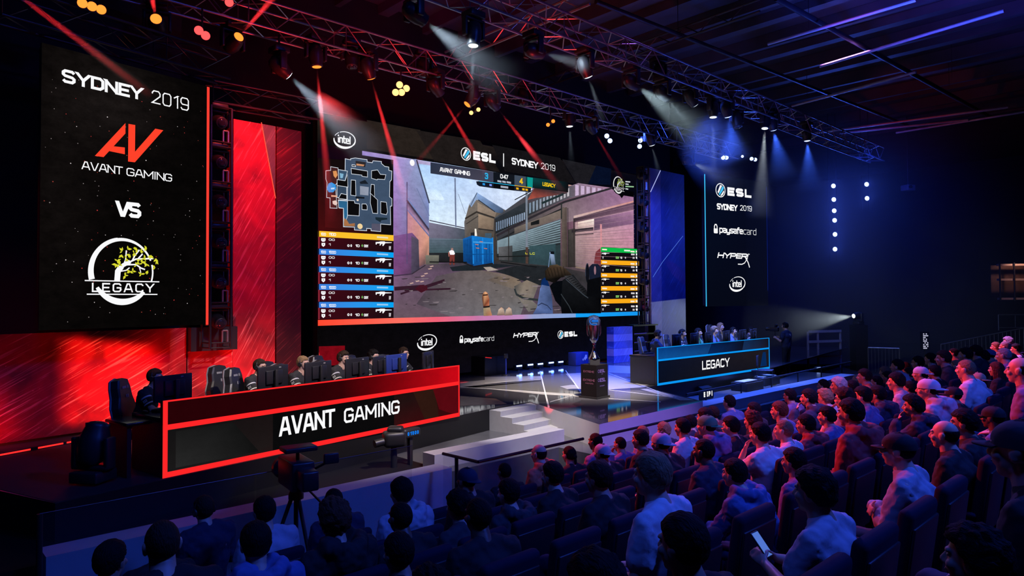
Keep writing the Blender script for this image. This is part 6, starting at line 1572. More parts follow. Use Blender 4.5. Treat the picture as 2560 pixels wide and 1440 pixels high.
def band_mesh(ps, q):
    """pale bands and small marks on one jersey sleeve"""
    k = (ps, 'bands', q)
    if k in VAR: return VAR[k]
    J = pose(ps); mb = MB(); m = mat('white_sleeve_print', (.6, .6, .6), .8)
    a, b = J['sh' + q], J['el' + q]; d = (b - a).normalized()
    for t, w_ in ((.30, .022), (.66, .020)):
        p = a.lerp(b, t); mb.tube(p - d * w_ / 2, p + d * w_ / 2, .0775, m, 16, .0785, cap=False)
    for t in (.42, .50):
        p = a.lerp(b, t); n = Vector((1 if q == 'r' else -1, 0, 0)); n = (n - d * n.dot(d)).normalized(); e = d.cross(n)
        for u in (-.03, -.008, .014):
            c = p + n * .0775 + e * u; mb.add([c, c + e * .014, c + e * .014 + d * .018, c + d * .018], [(0, 1, 2, 3)], m)
    me = mb.mesh('sleeve_stripe'); VAR[k] = me; return me
def glasses_mesh():
    mb = MB(); c = Vector((0, .02, HZ))
    for sg in (-1, 1):
        pts = [c + Vector((sg * .032 + math.cos(2 * pi * i / 10) * .024, .098, .008 + math.sin(2 * pi * i / 10) * .018)) for i in range(11)]
        mb.path(pts, .0026, BODY, 5); mb.tube(c + Vector((sg * .056, .096, .010)), c + Vector((sg * .080, .0, .012)), .0026, BODY, 5)
    mb.tube(c + Vector((-.009, .100, .010)), c + Vector((.009, .100, .010)), .0026, BODY, 5); return mb.mesh('glasses')
GLASSES = glasses_mesh()
def strap_mesh():
    mb = MB(); J = pose('sit'); c = J['nkb']
    pts = [c + Vector((math.sin(a) * .085, math.cos(a) * .08 + .005, .015)) for a in np.linspace(-2.6, 2.6, 13)]
    mb.path(pts, .008, mat('strap_blue', (.08, .16, .5), .6), 6); return mb.mesh('neck_strap')
def lettering_mesh():
    mb = MB(); m = mat('white_shirt_print', (.55, .55, .6), .8)
    for j, n in ((0, 7), (1, 4)):
        for i in range(n):
            x = (i - n / 2) * .030; z = .90 - .045 * j; mb.box((x + .012, -.232 - .004 * j, z), (.019, .008, .028), m)
    return mb.mesh('back_lettering')
def person(loc, rz, label, ps='sit', top='tee', tcol='black', hair='short', hcol='black', skin=0, legs='jeans', scale=1.0, headset=False, group=None, capcol=None, tlabel=None):
    t = empty('person', loc, rz, label, 'person', group); t.scale = (scale,) * 3
    sh = variant(ps, top); J = pose(ps); hs = J['hshift']
    b = kid('body', VAR[(ps, 'body')], t, SKIN[skin])
    e = kid('eyes', EYES, t, None, hs)
    s_ = kid({'tee': 'shirt', 'hoodie': 'hoodie', 'jacket': 'jacket', 'long': 'long_sleeve_shirt'}[top], sh, t, CLOTH[tcol])
    kid('trousers', VAR[(ps, 'trousers')], t, CLOTH[legs]); kid('shoes', VAR[(ps, 'shoes')], t, SHOE)
    if hair in ('capf', 'capb'):
        kid('hair', hair_mesh('buzz'), t, HCOL[hcol], hs); kid('cap', cap_mesh(hair == 'capb'), t, CLOTH[capcol or tcol], hs)
    else: kid('hair', hair_mesh(hair), t, HCOL[hcol], hs)
    if tcol == 'jersey':
        for q in 'lr': kid('sleeve_stripe', band_mesh(ps, q), t)
    if 'glasses' in label: kid('glasses', GLASSES, t, None, hs)
    if 'strap around' in label: kid('neck_strap', strap_mesh(), t)
    if 'lettering on the back' in label: kid('back_lettering', lettering_mesh(), t)
    if headset: kid('headset', HEADSET, t, None, hs)
    return t

# ---- audience: (head x, head top y, head width in px of the photograph, hair, hair colour, top, colour, pose, skin, label)
A_ = [
 (275, 1350, 66, 'short', 'black', 'tee', 'navy', 'sit', 1, 'man in dark top at the bottom left looking to the right', -40),
 (395, 1322, 62, 'short', 'black', 'jacket', 'black', 'sit', 0, 'dark-haired spectator in black at the bottom left, left of the leather jacket'),
 (484, 1280, 80, 'buzz', 'brown', 'jacket', 'black', 'sit', 0, 'man with cropped hair in a shiny black jacket, bottom left'),
 (662, 1240, 52, 'short', 'black', 'tee', 'pale', 'sit', 0, 'spectator in pale top just left of the camera tripod'),
 (691, 1292, 80, 'short', 'black', 'hoodie', 'blue', 'sit', 0, 'man in a bright blue hoodie below the camera tripod'),
 (834, 1217, 46, 'buzz', 'black', 'jacket', 'navy', 'sit', 2, 'man in dark blue jacket sitting right of the camera tripod'),
 (856, 1241, 72, 'curly', 'red', 'hoodie', 'black', 'sit', 0, 'person with curly hair in a black hoodie in front of the tripod'),
 (1002, 1194, 56, 'side', 'black', 'hoodie', 'pale', 'sit', 0, 'man in a pale grey hoodie beside the glass panels'),
 (997, 1251, 60, 'buzz', 'black', 'tee', 'black', 'sit', 2, 'man in black right in front of the pale grey hoodie'),
 (1165, 1165, 46, 'capb', 'black', 'jacket', 'black', 'sit', 1, 'man in a dark cap beside the railing corner', 0, 'navy'),
 (1258, 1154, 38, 'buzz', 'black', 'tee', 'black', 'sit', 2, 'man with shaved dark hair right of the railing corner'),
 (1158, 1222, 46, 'messy', 'black', 'tee', 'charcoal', 'sit', 0, 'dark-haired spectator half hidden behind the big man in black, left side'),
 (1206, 1212, 62, 'short', 'black', 'hoodie', 'charcoal', 'sit', 0, 'dark-haired spectator looking over the big man in black, right side'),
 (1192, 1240, 72, 'buzz', 'black', 'tee', 'black', 'sit', 2, 'big man in a black sweater with a red rim of light on his head'),
 (1345, 1108, 33, 'bald', 'black', 'hoodie', 'orange', 'sit', 0, 'balding man in an orange-lit hoodie in the front row'),  # orange light on the hoodie put into its cloth colour
 (1425, 1112, 32, 'bun', 'black', 'tee', 'black', 'sit', 0, 'woman with her dark hair tied back in the front row'),
 (1506, 1076, 31, 'buzz', 'black', 'tee', 'purple', 'sit', 2, 'man with shaved head in front of the pointed stage corner'),
 (1502, 1106, 42, 'capb', 'black', 'jacket', 'black', 'sit', 0, 'man in a pale cap and dark jacket near the stage corner', 0, 'pale'),
 (1563, 1086, 29, 'buzz', 'black', 'tee', 'purple', 'chinl', 1, 'boy in purple holding his hand to his cheek'),
 (1594, 1064, 28, 'buzz', 'fair', 'tee', 'pale', 'sit', 0, 'fair-haired spectator half hidden at the front right of the thrust'),
 (1597, 1074, 37, 'short', 'black', 'tee', 'black', 'sit', 1, 'man with short dark hair and black top right of the boy in purple'),
 (1627, 1063, 32, 'messy', 'fair', 'tee', 'navy', 'sit', 0, 'light-haired spectator left of the pale-capped man'),
 (1648, 1078, 39, 'capb', 'black', 'jacket', 'black', 'sit', 1, 'man in black jacket with a pale cap in the second row', 0, 'pale'),
 (1702, 1046, 39, 'short', 'black', 'tee', 'white', 'sit', 1, 'dark-haired man in a white shirt in the second row'),
 (1722, 1038, 29, 'short', 'black', 'tee', 'navy', 'sit', 0, 'spectator in navy right behind the white shirt'),
 (1758, 1020, 32, 'short', 'black', 'tee', 'black', 'sit', 1, 'dark-haired spectator left of the green cap'),
 (1777, 1032, 40, 'capb', 'black', 'hoodie', 'blue', 'sit', 0, 'man in a green backward cap and blue hoodie', 0, 'green'),
 (1810, 992, 33, 'short', 'black', 'tee', 'blue', 'sit', 0, 'man with a strap around his neck sitting above the green cap'),
 (1818, 1042, 39, 'short', 'black', 'jacket', 'black', 'sit', 0, 'man in a black jacket with white lettering on the back'),
 (1755, 1094, 44, 'buzz', 'black', 'jacket', 'navy', 'sit', 2, 'big man with shaved dark head in a navy jacket, middle'),
 (1868, 1030, 38, 'curly', 'red', 'tee', 'black', 'sit', 0, 'spectator with reddish curly hair right of the black jacket'),
 (1898, 1056, 46, 'short', 'black', 'tee', 'white', 'chinl', 0, 'man in a white shirt with his hand at his chin, middle right'),
 (1880, 1006, 30, 'short', 'black', 'tee', 'charcoal', 'sit', 1, 'red-lit dark-haired spectator above the reddish curls'),
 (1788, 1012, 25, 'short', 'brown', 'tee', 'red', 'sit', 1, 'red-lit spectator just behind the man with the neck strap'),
 (1350, 1160, 48, 'short', 'black', 'tee', 'black', 'sit', 0, 'dark-haired spectator right in front of the orange hoodie'),
 (1492, 1153, 74, 'short', 'brown', 'tee', 'black', 'sit', 1, 'tall man in a black print shirt seen from behind, lower middle'),
 (1625, 1134, 72, 'side', 'fair', 'tee', 'white', 'sit', 0, 'man with light brown hair in a white shirt, lower middle'),
 (1818, 1146, 62, 'short', 'black', 'hoodie', 'blue', 'lean', 0, 'man in a blue hoodie leaning forward, lower middle right'),
 (1690, 1288, 108, 'short', 'black', 'tee', 'black', 'sit', 1, 'near dark-haired spectator below the white shirt, bottom middle'),
 (1490, 1378, 118, 'messy', 'black', 'tee', 'black', 'sit', 1, 'nearly black head at the bottom edge under the print shirt'),
 (1073, 1415, 92, 'curly', 'black', 'tee', 'black', 'sit', 1, 'dark curly head at the bottom edge under the big man in black'),
 (994, 1330, 80, 'short', 'black', 'tee', 'black', 'sit', 1, 'dark head low in front of the shaved man in black'),
 (1970, 972, 31, 'short', 'black', 'tee', 'purple', 'sit', 1, 'man with glasses and purple top at the front by the pale wall'),
 (2032, 967, 33, 'short', 'black', 'hoodie', 'navy', 'chinl', 0, 'man in a navy hoodie resting his chin on his hands'),
 (2054, 949, 27, 'short', 'brown', 'tee', 'charcoal', 'sit', 0, 'fair-skinned man in profile close to the pale wall'),
 (1944, 1004, 35, 'short', 'red', 'tee', 'blue', 'sit', 0, 'red-lit spectator above the collared white shirt'),
 (1954, 1048, 46, 'buzz', 'fair', 'long', 'white', 'sit', 0, 'man with cropped hair in a collared white shirt'),
 (2006, 1037, 48, 'short', 'black', 'hoodie', 'red', 'sit', 1, 'dark-haired man in a dark red hoodie, middle right'),
 (2067, 1015, 44, 'short', 'black', 'tee', 'blue', 'sit', 0, 'dark-haired man in a light blue shirt behind an empty seat'),
 (2121, 998, 48, 'short', 'black', 'hoodie', 'red', 'sit', 1, 'young man in a dark red hoodie next to the light blue shirt'),
 (2103, 973, 40, 'messy', 'brown', 'tee', 'pale', 'chinl', 0, 'man with glasses and a hand at his mouth, right crowd'),
 (2068, 968, 28, 'curly', 'fair', 'tee', 'pale', 'sit', 0, 'spectator with curly light hair, right crowd front'),
 (2187, 966, 45, 'short', 'black', 'hoodie', 'navy', 'sit', 1, 'man in a navy hoodie between the light blue shirt and the fist-to-chin man'),
 (2154, 966, 36, 'short', 'black', 'tee', 'blue', 'sit', 0, 'dark-haired spectator left of the navy hoodie in the right crowd'),
 (2281, 988, 58, 'quiff', 'black', 'hoodie', 'navy', 'chinl', 1, 'young man in navy pressing his fist to his chin, right crowd'),
 (2275, 950, 44, 'short', 'black', 'tee', 'charcoal', 'sit', 1, 'dark-haired man left of the white backward cap'),
 (2313, 945, 42, 'capb', 'black', 'hoodie', 'pale', 'sit', 0, 'spectator in a white backward cap and pale hoodie', 0, 'white'),
 (2377, 965, 54, 'capf', 'black', 'tee', 'black', 'sit', 1, 'man in a black cap seen in profile, right crowd', 0, 'black'),
 (2412, 921, 40, 'short', 'black', 'tee', 'navy', 'lean', 1, 'man in a navy shirt leaning forward, right crowd'),
 (2400, 1024, 58, 'short', 'black', 'jacket', 'black', 'sit', 1, 'dark-haired man half hidden behind the bald man'),
 (2355, 1048, 72, 'bald', 'black', 'tee', 'black', 'sit', 0, 'balding man in profile wearing black, lower right'),
 (2474, 1013, 66, 'capf', 'black', 'tee', 'blue', 'sit', 2, 'man in a dark cap and blue shirt near the right edge', 0, 'black'),
 (2545, 1046, 96, 'capf', 'black', 'tee', 'black', 'sit', 0, 'near man in a shiny cap at the right edge', 0, 'charcoal'),
 (2238, 1078, 84, 'capf', 'black', 'long', 'pale', 'cross', 0, 'person in a black cap and pale long sleeves with arms folded', 0, 'black'),
 (2026, 1172, 94, 'messy', 'black', 'tee', 'pale', 'phone', 1, 'dark-haired person in a pale shirt looking at a phone, bottom right'),
 (1975, 1134, 56, 'short', 'black', 'long', 'purple', 'sit', 1, 'spectator in a purple shirt left of the phone user'),
 (2420, 1352, 190, 'curly', 'black', 'jacket', 'black', 'sit', 1, 'very near head of dark curls at the bottom right'),
 (2164, 920, 29, 'short', 'brown', 'tee', 'orange', 'sit', 0, 'man in an orange-lit shirt at the front of the right crowd'),  # orange light put into the shirt's cloth colour
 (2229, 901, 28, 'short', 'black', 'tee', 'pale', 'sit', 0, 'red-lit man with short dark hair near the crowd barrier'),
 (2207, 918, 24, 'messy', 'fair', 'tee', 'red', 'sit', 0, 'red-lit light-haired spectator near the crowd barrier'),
 (2203, 931, 31, 'short', 'black', 'tee', 'charcoal', 'sit', 1, 'spectator looking left in front of the red-lit light hair'),
 (2236, 933, 29, 'side', 'black', 'tee', 'pale', 'sit', 0, 'pale-shirted spectator in the right crowd, second line'),
 (2268, 920, 34, 'short', 'black', 'tee', 'black', 'sit', 1, 'dark-haired man left of the small white cap'),
 (2291, 918, 28, 'capb', 'black', 'tee', 'navy', 'sit', 0, 'spectator with a small white cap in the right crowd', 0, 'white'),
 (2291, 891, 29, 'short', 'black', 'tee', 'navy', 'sit', 0, 'man with glasses in dark blue near the rising rail'),
 (2322, 883, 30, 'short', 'black', 'tee', 'charcoal', 'sit', 0, 'red-faced man with dark hair near the rising rail'),
 (2355, 877, 31, 'short', 'brown', 'tee', 'charcoal', 'sit', 0, 'man in a dark grey shirt in the upper right crowd'),
 (2381, 870, 28, 'buzz', 'black', 'tee', 'grey', 'sit', 1, 'man in grey further up in the right crowd'),
 (2331, 914, 35, 'short', 'black', 'tee', 'black', 'sit', 1, 'man in black with red light on his hair, right crowd'),
 (2386, 899, 38, 'buzz', 'fair', 'tee', 'white', 'sit', 0, 'fair man with cropped hair in a white shirt, right crowd'),
 (2446, 924, 33, 'capb', 'black', 'tee', 'pale', 'sit', 0, 'spectator with a cream backward cap behind the leaning man', 0, 'tan'),
 (2480, 916, 54, 'long', 'red', 'tee', 'black', 'sit', 0, 'woman with long reddish dark hair, right crowd'),
 (2428, 889, 40, 'buzz', 'fair', 'tee', 'white', 'sit', 0, 'second fair cropped man, to the right of the white shirt'),
 (2410, 870, 29, 'short', 'black', 'tee', 'navy', 'sit', 0, 'dark-haired spectator behind the two fair men'),
 (2457, 877, 33, 'messy', 'black', 'tee', 'black', 'sit', 1, 'spectator in black below the light blue cap'),
 (2465, 874, 27, 'capb', 'black', 'tee', 'teal', 'sit', 0, 'spectator in a light blue cap, upper right crowd', 0, 'blue'),
 (2438, 863, 26, 'short', 'black', 'tee', 'charcoal', 'sit', 1, 'red-faced spectator in the topmost lines of the crowd'),
 (2493, 875, 32, 'buzz', 'grey', 'tee', 'purple', 'sit', 0, 'grey-haired spectator in purple light, upper right crowd'),
 (2522, 894, 42, 'short', 'black', 'tee', 'navy', 'sit', 1, 'dark-haired man with a red glow at his chin, right edge crowd'),
 (2546, 892, 36, 'bald', 'black', 'tee', 'purple', 'sit', 0, 'bald spectator by the right edge of the picture'),
 (2510, 853, 27, 'buzz', 'grey', 'tee', 'navy', 'sit', 0, 'pale-haired spectator right of the small one in green'),
 (2486, 856, 20, 'short', 'fair', 'tee', 'green', 'sit', 0, 'small light-haired spectator in green near the top right'),
 (2517, 843, 20, 'curly', 'grey', 'tee', 'red', 'sit', 0, 'grey curly head in the last line of the crowd'),
 (2536, 860, 25, 'short', 'black', 'tee', 'pale', 'sit', 0, 'spectator with dark hair at the far upper right'),
 (2097, 943, 32, 'messy', 'grey', 'tee', 'blue', 'sit', 1, 'curly grey head right of the man in profile by the wall'),
 (2127, 951, 35, 'short', 'black', 'tee', 'pale', 'sit', 1, 'dark-haired spectator facing left in the middle of the right crowd'),
 (2139, 935, 22, 'buzz', 'grey', 'tee', 'purple', 'sit', 0, 'grey short-haired spectator behind the dark-haired ones'),
 (2180, 944, 32, 'short', 'black', 'tee', 'white', 'sit', 0, 'spectator with black fringe and pale collar, right crowd'),
 (2260, 906, 24, 'short', 'brown', 'tee', 'black', 'sit', 1, 'small red-lit head between the two lines by the barrier'),
]
RZ_STAGE = math.atan2(-NDIR.y, -NDIR.x) - pi / 2          # people face the stage
SEATM = mat('navy_seat_fabric', (0.008, 0.010, 0.026), .85, var=.15, scale=30, spec=.2); SEATP = mat('black_seat_plastic', (.015, .015, .018), .45)
def seat_proto():
    t = empty('auditorium_seat', (0, 0, 0))
    mb = MB(); X = Matrix.Rotation(R(-9), 4, 'X')
    mb.rbox((0, -.245, .735), (.47, .085, .58), SEATM, .04, Matrix.Rotation(R(8), 4, 'X'), 3); mb.build('backrest', None, t)
    mb = MB(); mb.rbox((0, -.285, .70), (.42, .02, .46), SEATP, .008, Matrix.Rotation(R(8), 4, 'X')); mb.build('back_shell', None, t)
    mb = MB(); mb.rbox((0, .0, .395), (.45, .44, .09), SEATM, .035); mb.build('seat_cushion', None, t)
    for k in (-1, 1):
        mb = MB(); mb.rbox((k * .265, -.06, .62), (.05, .34, .045), SEATM, .02); mb.rbox((k * .265, -.10, .33), (.03, .16, .60), SEATP, .01); mb.build('armrest', None, t)
    mb = MB(); mb.box((0, -.08, .17), (.10, .18, .34), SEATP); mb.box((0, -.08, .01), (.4, .2, .02), SEATP); mb.build('pedestal', None, t)
    return t
SEAT = seat_proto(); SEAT_KIDS = [c for c in bpy.data.objects if c.parent == SEAT]
SEAT_USED = [False]
def put_seat(k, s, label, group):
    p = mn(s, row_c(k), row_z(k, s))
    if not SEAT_USED[0]: t = SEAT; SEAT_USED[0] = True
    else:
        t = SEAT.copy(); COL.objects.link(t)
        for c in SEAT_KIDS: d = c.copy(); COL.objects.link(d); d.parent = t
    t.location = p; t.rotation_euler = (0, 0, RZ_STAGE); tag(t, label, 'seat', group); return t
rows = {k: [] for k in range(NROW)}
den = lambda x: -(ray(x, hor(x)).x * NDIR.x + ray(x, hor(x)).y * NDIR.y) / ray(x, hor(x)).y
for a in sorted(A_, key=lambda q: -q[2]):
    x, y, w_ = a[:3]; hs = pose(a[7])['hshift']; best = None
    kf = (-(.178 * FPX / w_) * den(x) - ROW0) / PITCHR
    for k in range(NROW - 1):
        cc = row_c(k) - (.02 + hs.y); Y = -cc / den(x); zh = CZ - (y - hor(x)) * Y / FPX; s_ = row_pt(x, 0, cc).dot(MDIR)
        sc = (zh - row_z(k, s_)) / (1.36 + hs.z)
        cost = (k - kf) ** 2 * 3 * min(1, w_ / 45) + ((sc - .97) / .07) ** 2
        for (s2, _, b, _q) in rows[k]: cost += 9 * (max(0, .54 - abs(s2 - s_)) / .54) ** 1.5
        if best is None or cost < best[0]: best = (cost, k, sc, s_)
    rows[best[1]].append([best[3], best[2], a, best[3]])
DEBUG = []
for k, L in rows.items():
    L.sort(key=lambda r: r[0])
    for it in range(60):
        for i in range(len(L) - 1):
            g = L[i + 1][0] - L[i][0]
            if g < .54: L[i][0] -= (.54 - g) / 2; L[i + 1][0] += (.54 - g) / 2
    for (s, sc, a, s0_) in L:
        DEBUG.append((k, round(s - s0_, 2), round(sc, 3), a[:3]))
        sc2 = max(.86, min(1.13, sc)); dy = a[10] if len(a) > 10 else 0; cc = a[11] if len(a) > 11 else None
        rr = random.Random(a[0] * 7 + a[1])
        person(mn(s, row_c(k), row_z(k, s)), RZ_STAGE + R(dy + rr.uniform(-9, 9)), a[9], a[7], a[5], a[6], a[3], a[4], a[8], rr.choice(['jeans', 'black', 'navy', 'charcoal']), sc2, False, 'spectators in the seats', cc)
        put_seat(k, s, 'dark seat taken by the ' + a[9].split(',')[0][:60].strip() if len(a[9].split()) < 12 else 'dark seat taken by the ' + ' '.join(a[9].split()[:10]), 'auditorium seats')

# seats nobody sits in
def seen(k, s):
    p = mn(s, row_c(k), row_z(k, s) + .8) - CAM; f = p.dot(_f)
    if f < .9: return False
    x, y = 1280 + FPX * p.dot(CR) / f, CY - FPX * p.dot(CU) / f
    return 60 < x < 2640 and y < 1500 and (x > 1190 or y > 1290)
ORD = ('first', 'second', 'third', 'fourth', 'fifth', 'sixth', 'seventh')
for k in range(7):
    xs = sorted(r[0] for r in rows[k]); lo = -6.0 if k > 1 else 2.6; hi = 20.0
    pts = [lo - .56] + xs + [hi]
    names = {round(r[0], 4): r[2][9] for r in rows[k]}
    for a, b in zip(pts[:-1], pts[1:]):
        n = int((b - a) / .56 + .02) - 1
        for i in range(n):
            s = a + (b - a) * (i + 1) / (n + 1)
            if not seen(k, s): continue
            who = names.get(round(a, 4)) or names.get(round(b, 4)); nm = ' '.join((who or 'crowd').split(',')[0].split()[:7])
            put_seat(k, s, 'empty dark seat, %s %s of the %s' % (ORD[min(i, 6)] if names.get(round(a, 4)) else ORD[min(n - 1 - i, 6)], 'rightward from' if False else 'right' if names.get(round(a, 4)) else 'left', nm), 'auditorium seats')

# telephone in the hands of the near dark-haired person
for o in [o for o in bpy.data.objects if o.get('label', '').startswith('dark-haired person in a pale shirt looking at a phone')]:
    t = empty('mobile_phone', o.matrix_basis @ Vector((0, .335, .865)), o.rotation_euler.z, 'small lit phone held by the dark-haired person at the bottom right', 'phone')
    X = Matrix.Rotation(R(-40), 4, 'X'); mb = MB(); mb.rbox((0, 0, 0), (.075, .009, .15), BODY, .004, X); mb.build('case', None, t)
    mb = MB(); mb.add([X @ Vector(v) for v in ((-.033, -.0052, -.068), (.033, -.0052, -.068), (.033, -.0052, .068), (-.033, -.0052, .068))], [(0, 1, 2, 3)], emit('phone_glow', rgb(90, 130, 230), .8)); mb.build('screen', None, t)

# ================================================================== players, desks' furniture and equipment
CHM = mat('black_chair_leather', (.018, .018, .02), .42); CHE = mat('grey_chair_piping', (.22, .22, .23), .5)
def gaming_chair(loc, rz, label, trim=None, group='team chairs'):
    t = empty('gaming_chair', loc, rz, label, 'chair', group)
    X = Matrix.Rotation(R(10), 4, 'X')
    mb = MB(); pts = [(-.20, 0), (-.25, .12), (-.27, .36), (-.20, .52), (-.19, .66), (-.14, .78), (0, .81)]
    out = pts + [(-x, z) for x, z in pts[-2::-1]]
    vs = [X @ Vector((x, y, z)) for y in (-.055, .055) for x, z in out]; n = len(out)
    vs2 = [X @ Vector((x * .86, y, .03 + z * .95)) for y in (-.09, .075) for x, z in out]
    vv = [v + Vector((0, -.23, .50)) for v in vs]; v2 = [v + Vector((0, -.23, .50)) for v in vs2]
    mb.add(vv + v2, [(i, (i + 1) % n, n + (i + 1) % n, n + i) for i in range(n)] + [(i, 2 * n + i, 2 * n + (i + 1) % n, (i + 1) % n) for i in range(n)] + [(n + (i + 1) % n, 3 * n + (i + 1) % n, 3 * n + i, n + i) for i in range(n)] + [tuple(range(2 * n, 3 * n))[::-1], tuple(range(3 * n, 4 * n))], CHM, smooth=False)
    mb.build('backrest', None, t)
    mb = MB(); mb.path([v + Vector((0, -.23, .50)) for v in vs[:n]], .014, CHE, 6); mb.build('piping', None, t)
    mb = MB(); f = lambda x, z: X @ Vector((x, -.095, z)) + Vector((0, -.23, .50))
    for (x, z, w_, h) in ((-.09, .64, .045, .045), (-.02, .645, .12, .035), (-.05, .50, .03, .05), (0, .50, .03, .05)):
        mb.add([f(x, z), f(x + w_, z), f(x + w_, z + h), f(x, z + h)], [(0, 1, 2, 3)], CHE)
    for (x, z, w_, h) in ((-.09, .64, .045, .045), (-.02, .645, .12, .035), (-.05, .50, .03, .05), (0, .50, .03, .05)):
        g = lambda x, z: X @ Vector((x, .082, z)) + Vector((0, -.23, .50))
        mb.add([g(x, z), g(x + w_, z), g(x + w_, z + h), g(x, z + h)], [(3, 2, 1, 0)], CHE)
    mb.build('maker_mark', None, t)
    mb = MB(); mb.rbox((0, .03, .44), (.52, .52, .11), CHM, .04, None, 3); mb.build('seat', None, t)
    for k in (-1, 1):
        mb = MB(); mb.rbox((k * .31, .02, .67), (.09, .27, .035), BLACK, .015); mb.tube((k * .31, .0, .65), (k * .29, .0, .42), .02, BLACK, 8); mb.build('armrest', None, t)
    mb = MB(); mb.tube((0, 0, .38), (0, 0, .10), .03, DSTEEL, 8)
    for i in range(5):
        a = 2 * pi * i / 5 + .3; mb.tube((0, 0, .10), (math.cos(a) * .30, math.sin(a) * .30, .065), .024, BLACK, 6)
    mb.build('base', None, t)
    for i in range(5):
        a = 2 * pi * i / 5 + .3; mb = MB(); mb.ball((math.cos(a) * .30, math.sin(a) * .30, .034), .034, BLACK, 10, 8); mb.build('caster', None, t)
    return t
MONM = mat('black_monitor_shell', (.016, .016, .02), .35); MONB = mat('blue_monitor_shell', (.02, .04, .22), .4)
def monitor(loc, rz, label, m=MONM, group=None):
    """screen towards local +y"""
    t = empty('monitor', loc, rz, label, 'monitor', group)
    mb = MB(); mb.rbox((0, 0, .33), (.56, .035, .33), m, .012); mb.rbox((0, -.03, .33), (.30, .03, .20), m, .01); mb.build('shell', None, t)
    mb = MB(); mb.add([(-.265, .0185, .18), (.265, .0185, .18), (.265, .0185, .48), (-.265, .0185, .48)], [(3, 2, 1, 0)], emit('monitor_picture', rgb(70, 85, 110), .8)); mb.build('screen', None, t)
    mb = MB(); mb.rbox((0, -.075, .22), (.055, .035, .44), BLACK, .008); mb.rbox((0, -.05, .30), (.05, .05, .05), BLACK, .006); mb.rbox((0, -.03, .008), (.26, .20, .016), BLACK, .006); mb.build('stand', None, t)
    mb = MB(); mb.add([(.10, -.0185, .455), (.14, -.0185, .455), (.14, -.0185, .472), (.10, -.0185, .472)], [(0, 1, 2, 3)], CHE); mb.build('maker_mark', None, t)
    return t
def keyboard(loc, rz, label, group):
    t = empty('keyboard', loc, rz, label, 'keyboard', group); mb = MB(); mb.rbox((0, 0, .012), (.36, .13, .024), BLACK, .005); mb.build('case', None, t)
    mb = MB()
    for i in range(14):
        for j in range(5): mb.box((-.165 + .0254 * i, -.05 + .025 * j, .028), (.02, .02, .008), MONM)
    mb.build('keys', None, t); return t
def mouse(loc, rz, label, group):
    mb = MB(); mb.ball((0, 0, .014), (.032, .058, .022), BLACK, 12, 8); o = mb.build('mouse'); o.location = loc; o.rotation_euler = (0, 0, rz)
    return tag(o, label, 'mouse', group)
def team(fr, L, P, side, H):
    """players behind the desk; P rows: head x, head top y, hair, hair colour, top colour, depth behind the front, label"""
    rzd = math.atan2(fr.x.y, fr.x.x)
    for (x, y, hr, hc, tc, dep, ps, hs_, yaw, lb) in P:
        s, z = fr.shifted(dep).px(x, y); J = pose(ps)['hshift']
        sc = max(.9, min(1.08, z / (1.365)))
        p = fr.w(s, dep, 0); rz = rzd + pi + R(yaw)
        fwd = Vector((-math.sin(rz), math.cos(rz), 0)); p = p - fwd * (J.y + .02) * sc; p.z = 0
        person(p, rz, lb, ps, 'tee', tc, hr, hc, 0, 'black', sc, hs_, 'players at the %s desk' % side)
        ch = gaming_chair(p - fwd * .03, rz, 'black racing-style chair of the ' + ' '.join(lb.split(',')[0].split()[:9])); ch.scale = (.92, .92, .87)
PL = [
 (388, 922, 'short', 'red', 'jersey', 1.0, 'desk', True, 42, 'player with reddish hair sitting at the open left end of the red desk'),
 (650, 898, 'short', 'brown', 'jersey', 1.05, 'desk', True, 28, 'second player from the left at the red desk, brown short hair'),
 (758, 891, 'side', 'fair', 'jersey', 1.0, 'desk', True, 22, 'third player from the left at the red desk, light brown hair'),
 (858, 878, 'quiff', 'brown', 'jersey', 1.0, 'desk', True, 22, 'fourth player at the red desk with a boom microphone'),
 (934, 875, 'messy', 'black', 'jersey', 1.0, 'desk', True, 22, 'fifth player at the red desk, dark ruffled hair'),
 (1009, 868, 'short', 'brown', 'jersey', 1.0, 'desk', True, 22, 'player at the right end of the red desk wearing glasses')]
team(FDL, LDL, PL, 'red', HD)
rzl = math.atan2(FDL.x.y, FDL.x.x)
for (x, y, lb) in ((582, 913, 'empty black chair left of the second player at the red desk'), (703, 903, 'black chair back showing between the second and third player'), (826, 888, 'black chair back in front of the small red panel'), (909, 887, 'black chair back between the fourth and fifth player')):
    s, z = FDL.shifted(1.75).px(x, y); p = FDL.w(s, 1.75, 0); t = gaming_chair(p, rzl + pi + R(15), lb); k = max(.8, min(1.15, z / 1.31)); t.scale = (.92, .92, k)
for i, (x, m, lb, yaw) in enumerate(((417, MONM, 'monitor at the open left end of the red desk', 12), (680, MONM, 'monitor in front of the second player at the red desk', 8), (793, MONM, 'monitor in front of the third player at the red desk', 8), (891, MONM, 'monitor in front of the fourth player at the red desk', 8), (950, MONM, 'narrow dark monitor next to the blue one', 20), (989, MONB, 'blue-backed monitor near the right end of the red desk', 8), (1068, MONM, 'last monitor at the right end of the red desk, tilted away', 24))):
    s, z = FDL.shifted(.36).px(x, 960); s = max(.3, min(LDL - .3, s)); monitor(FDL.w(s, .34, .726), rzl + R(yaw), lb, m)
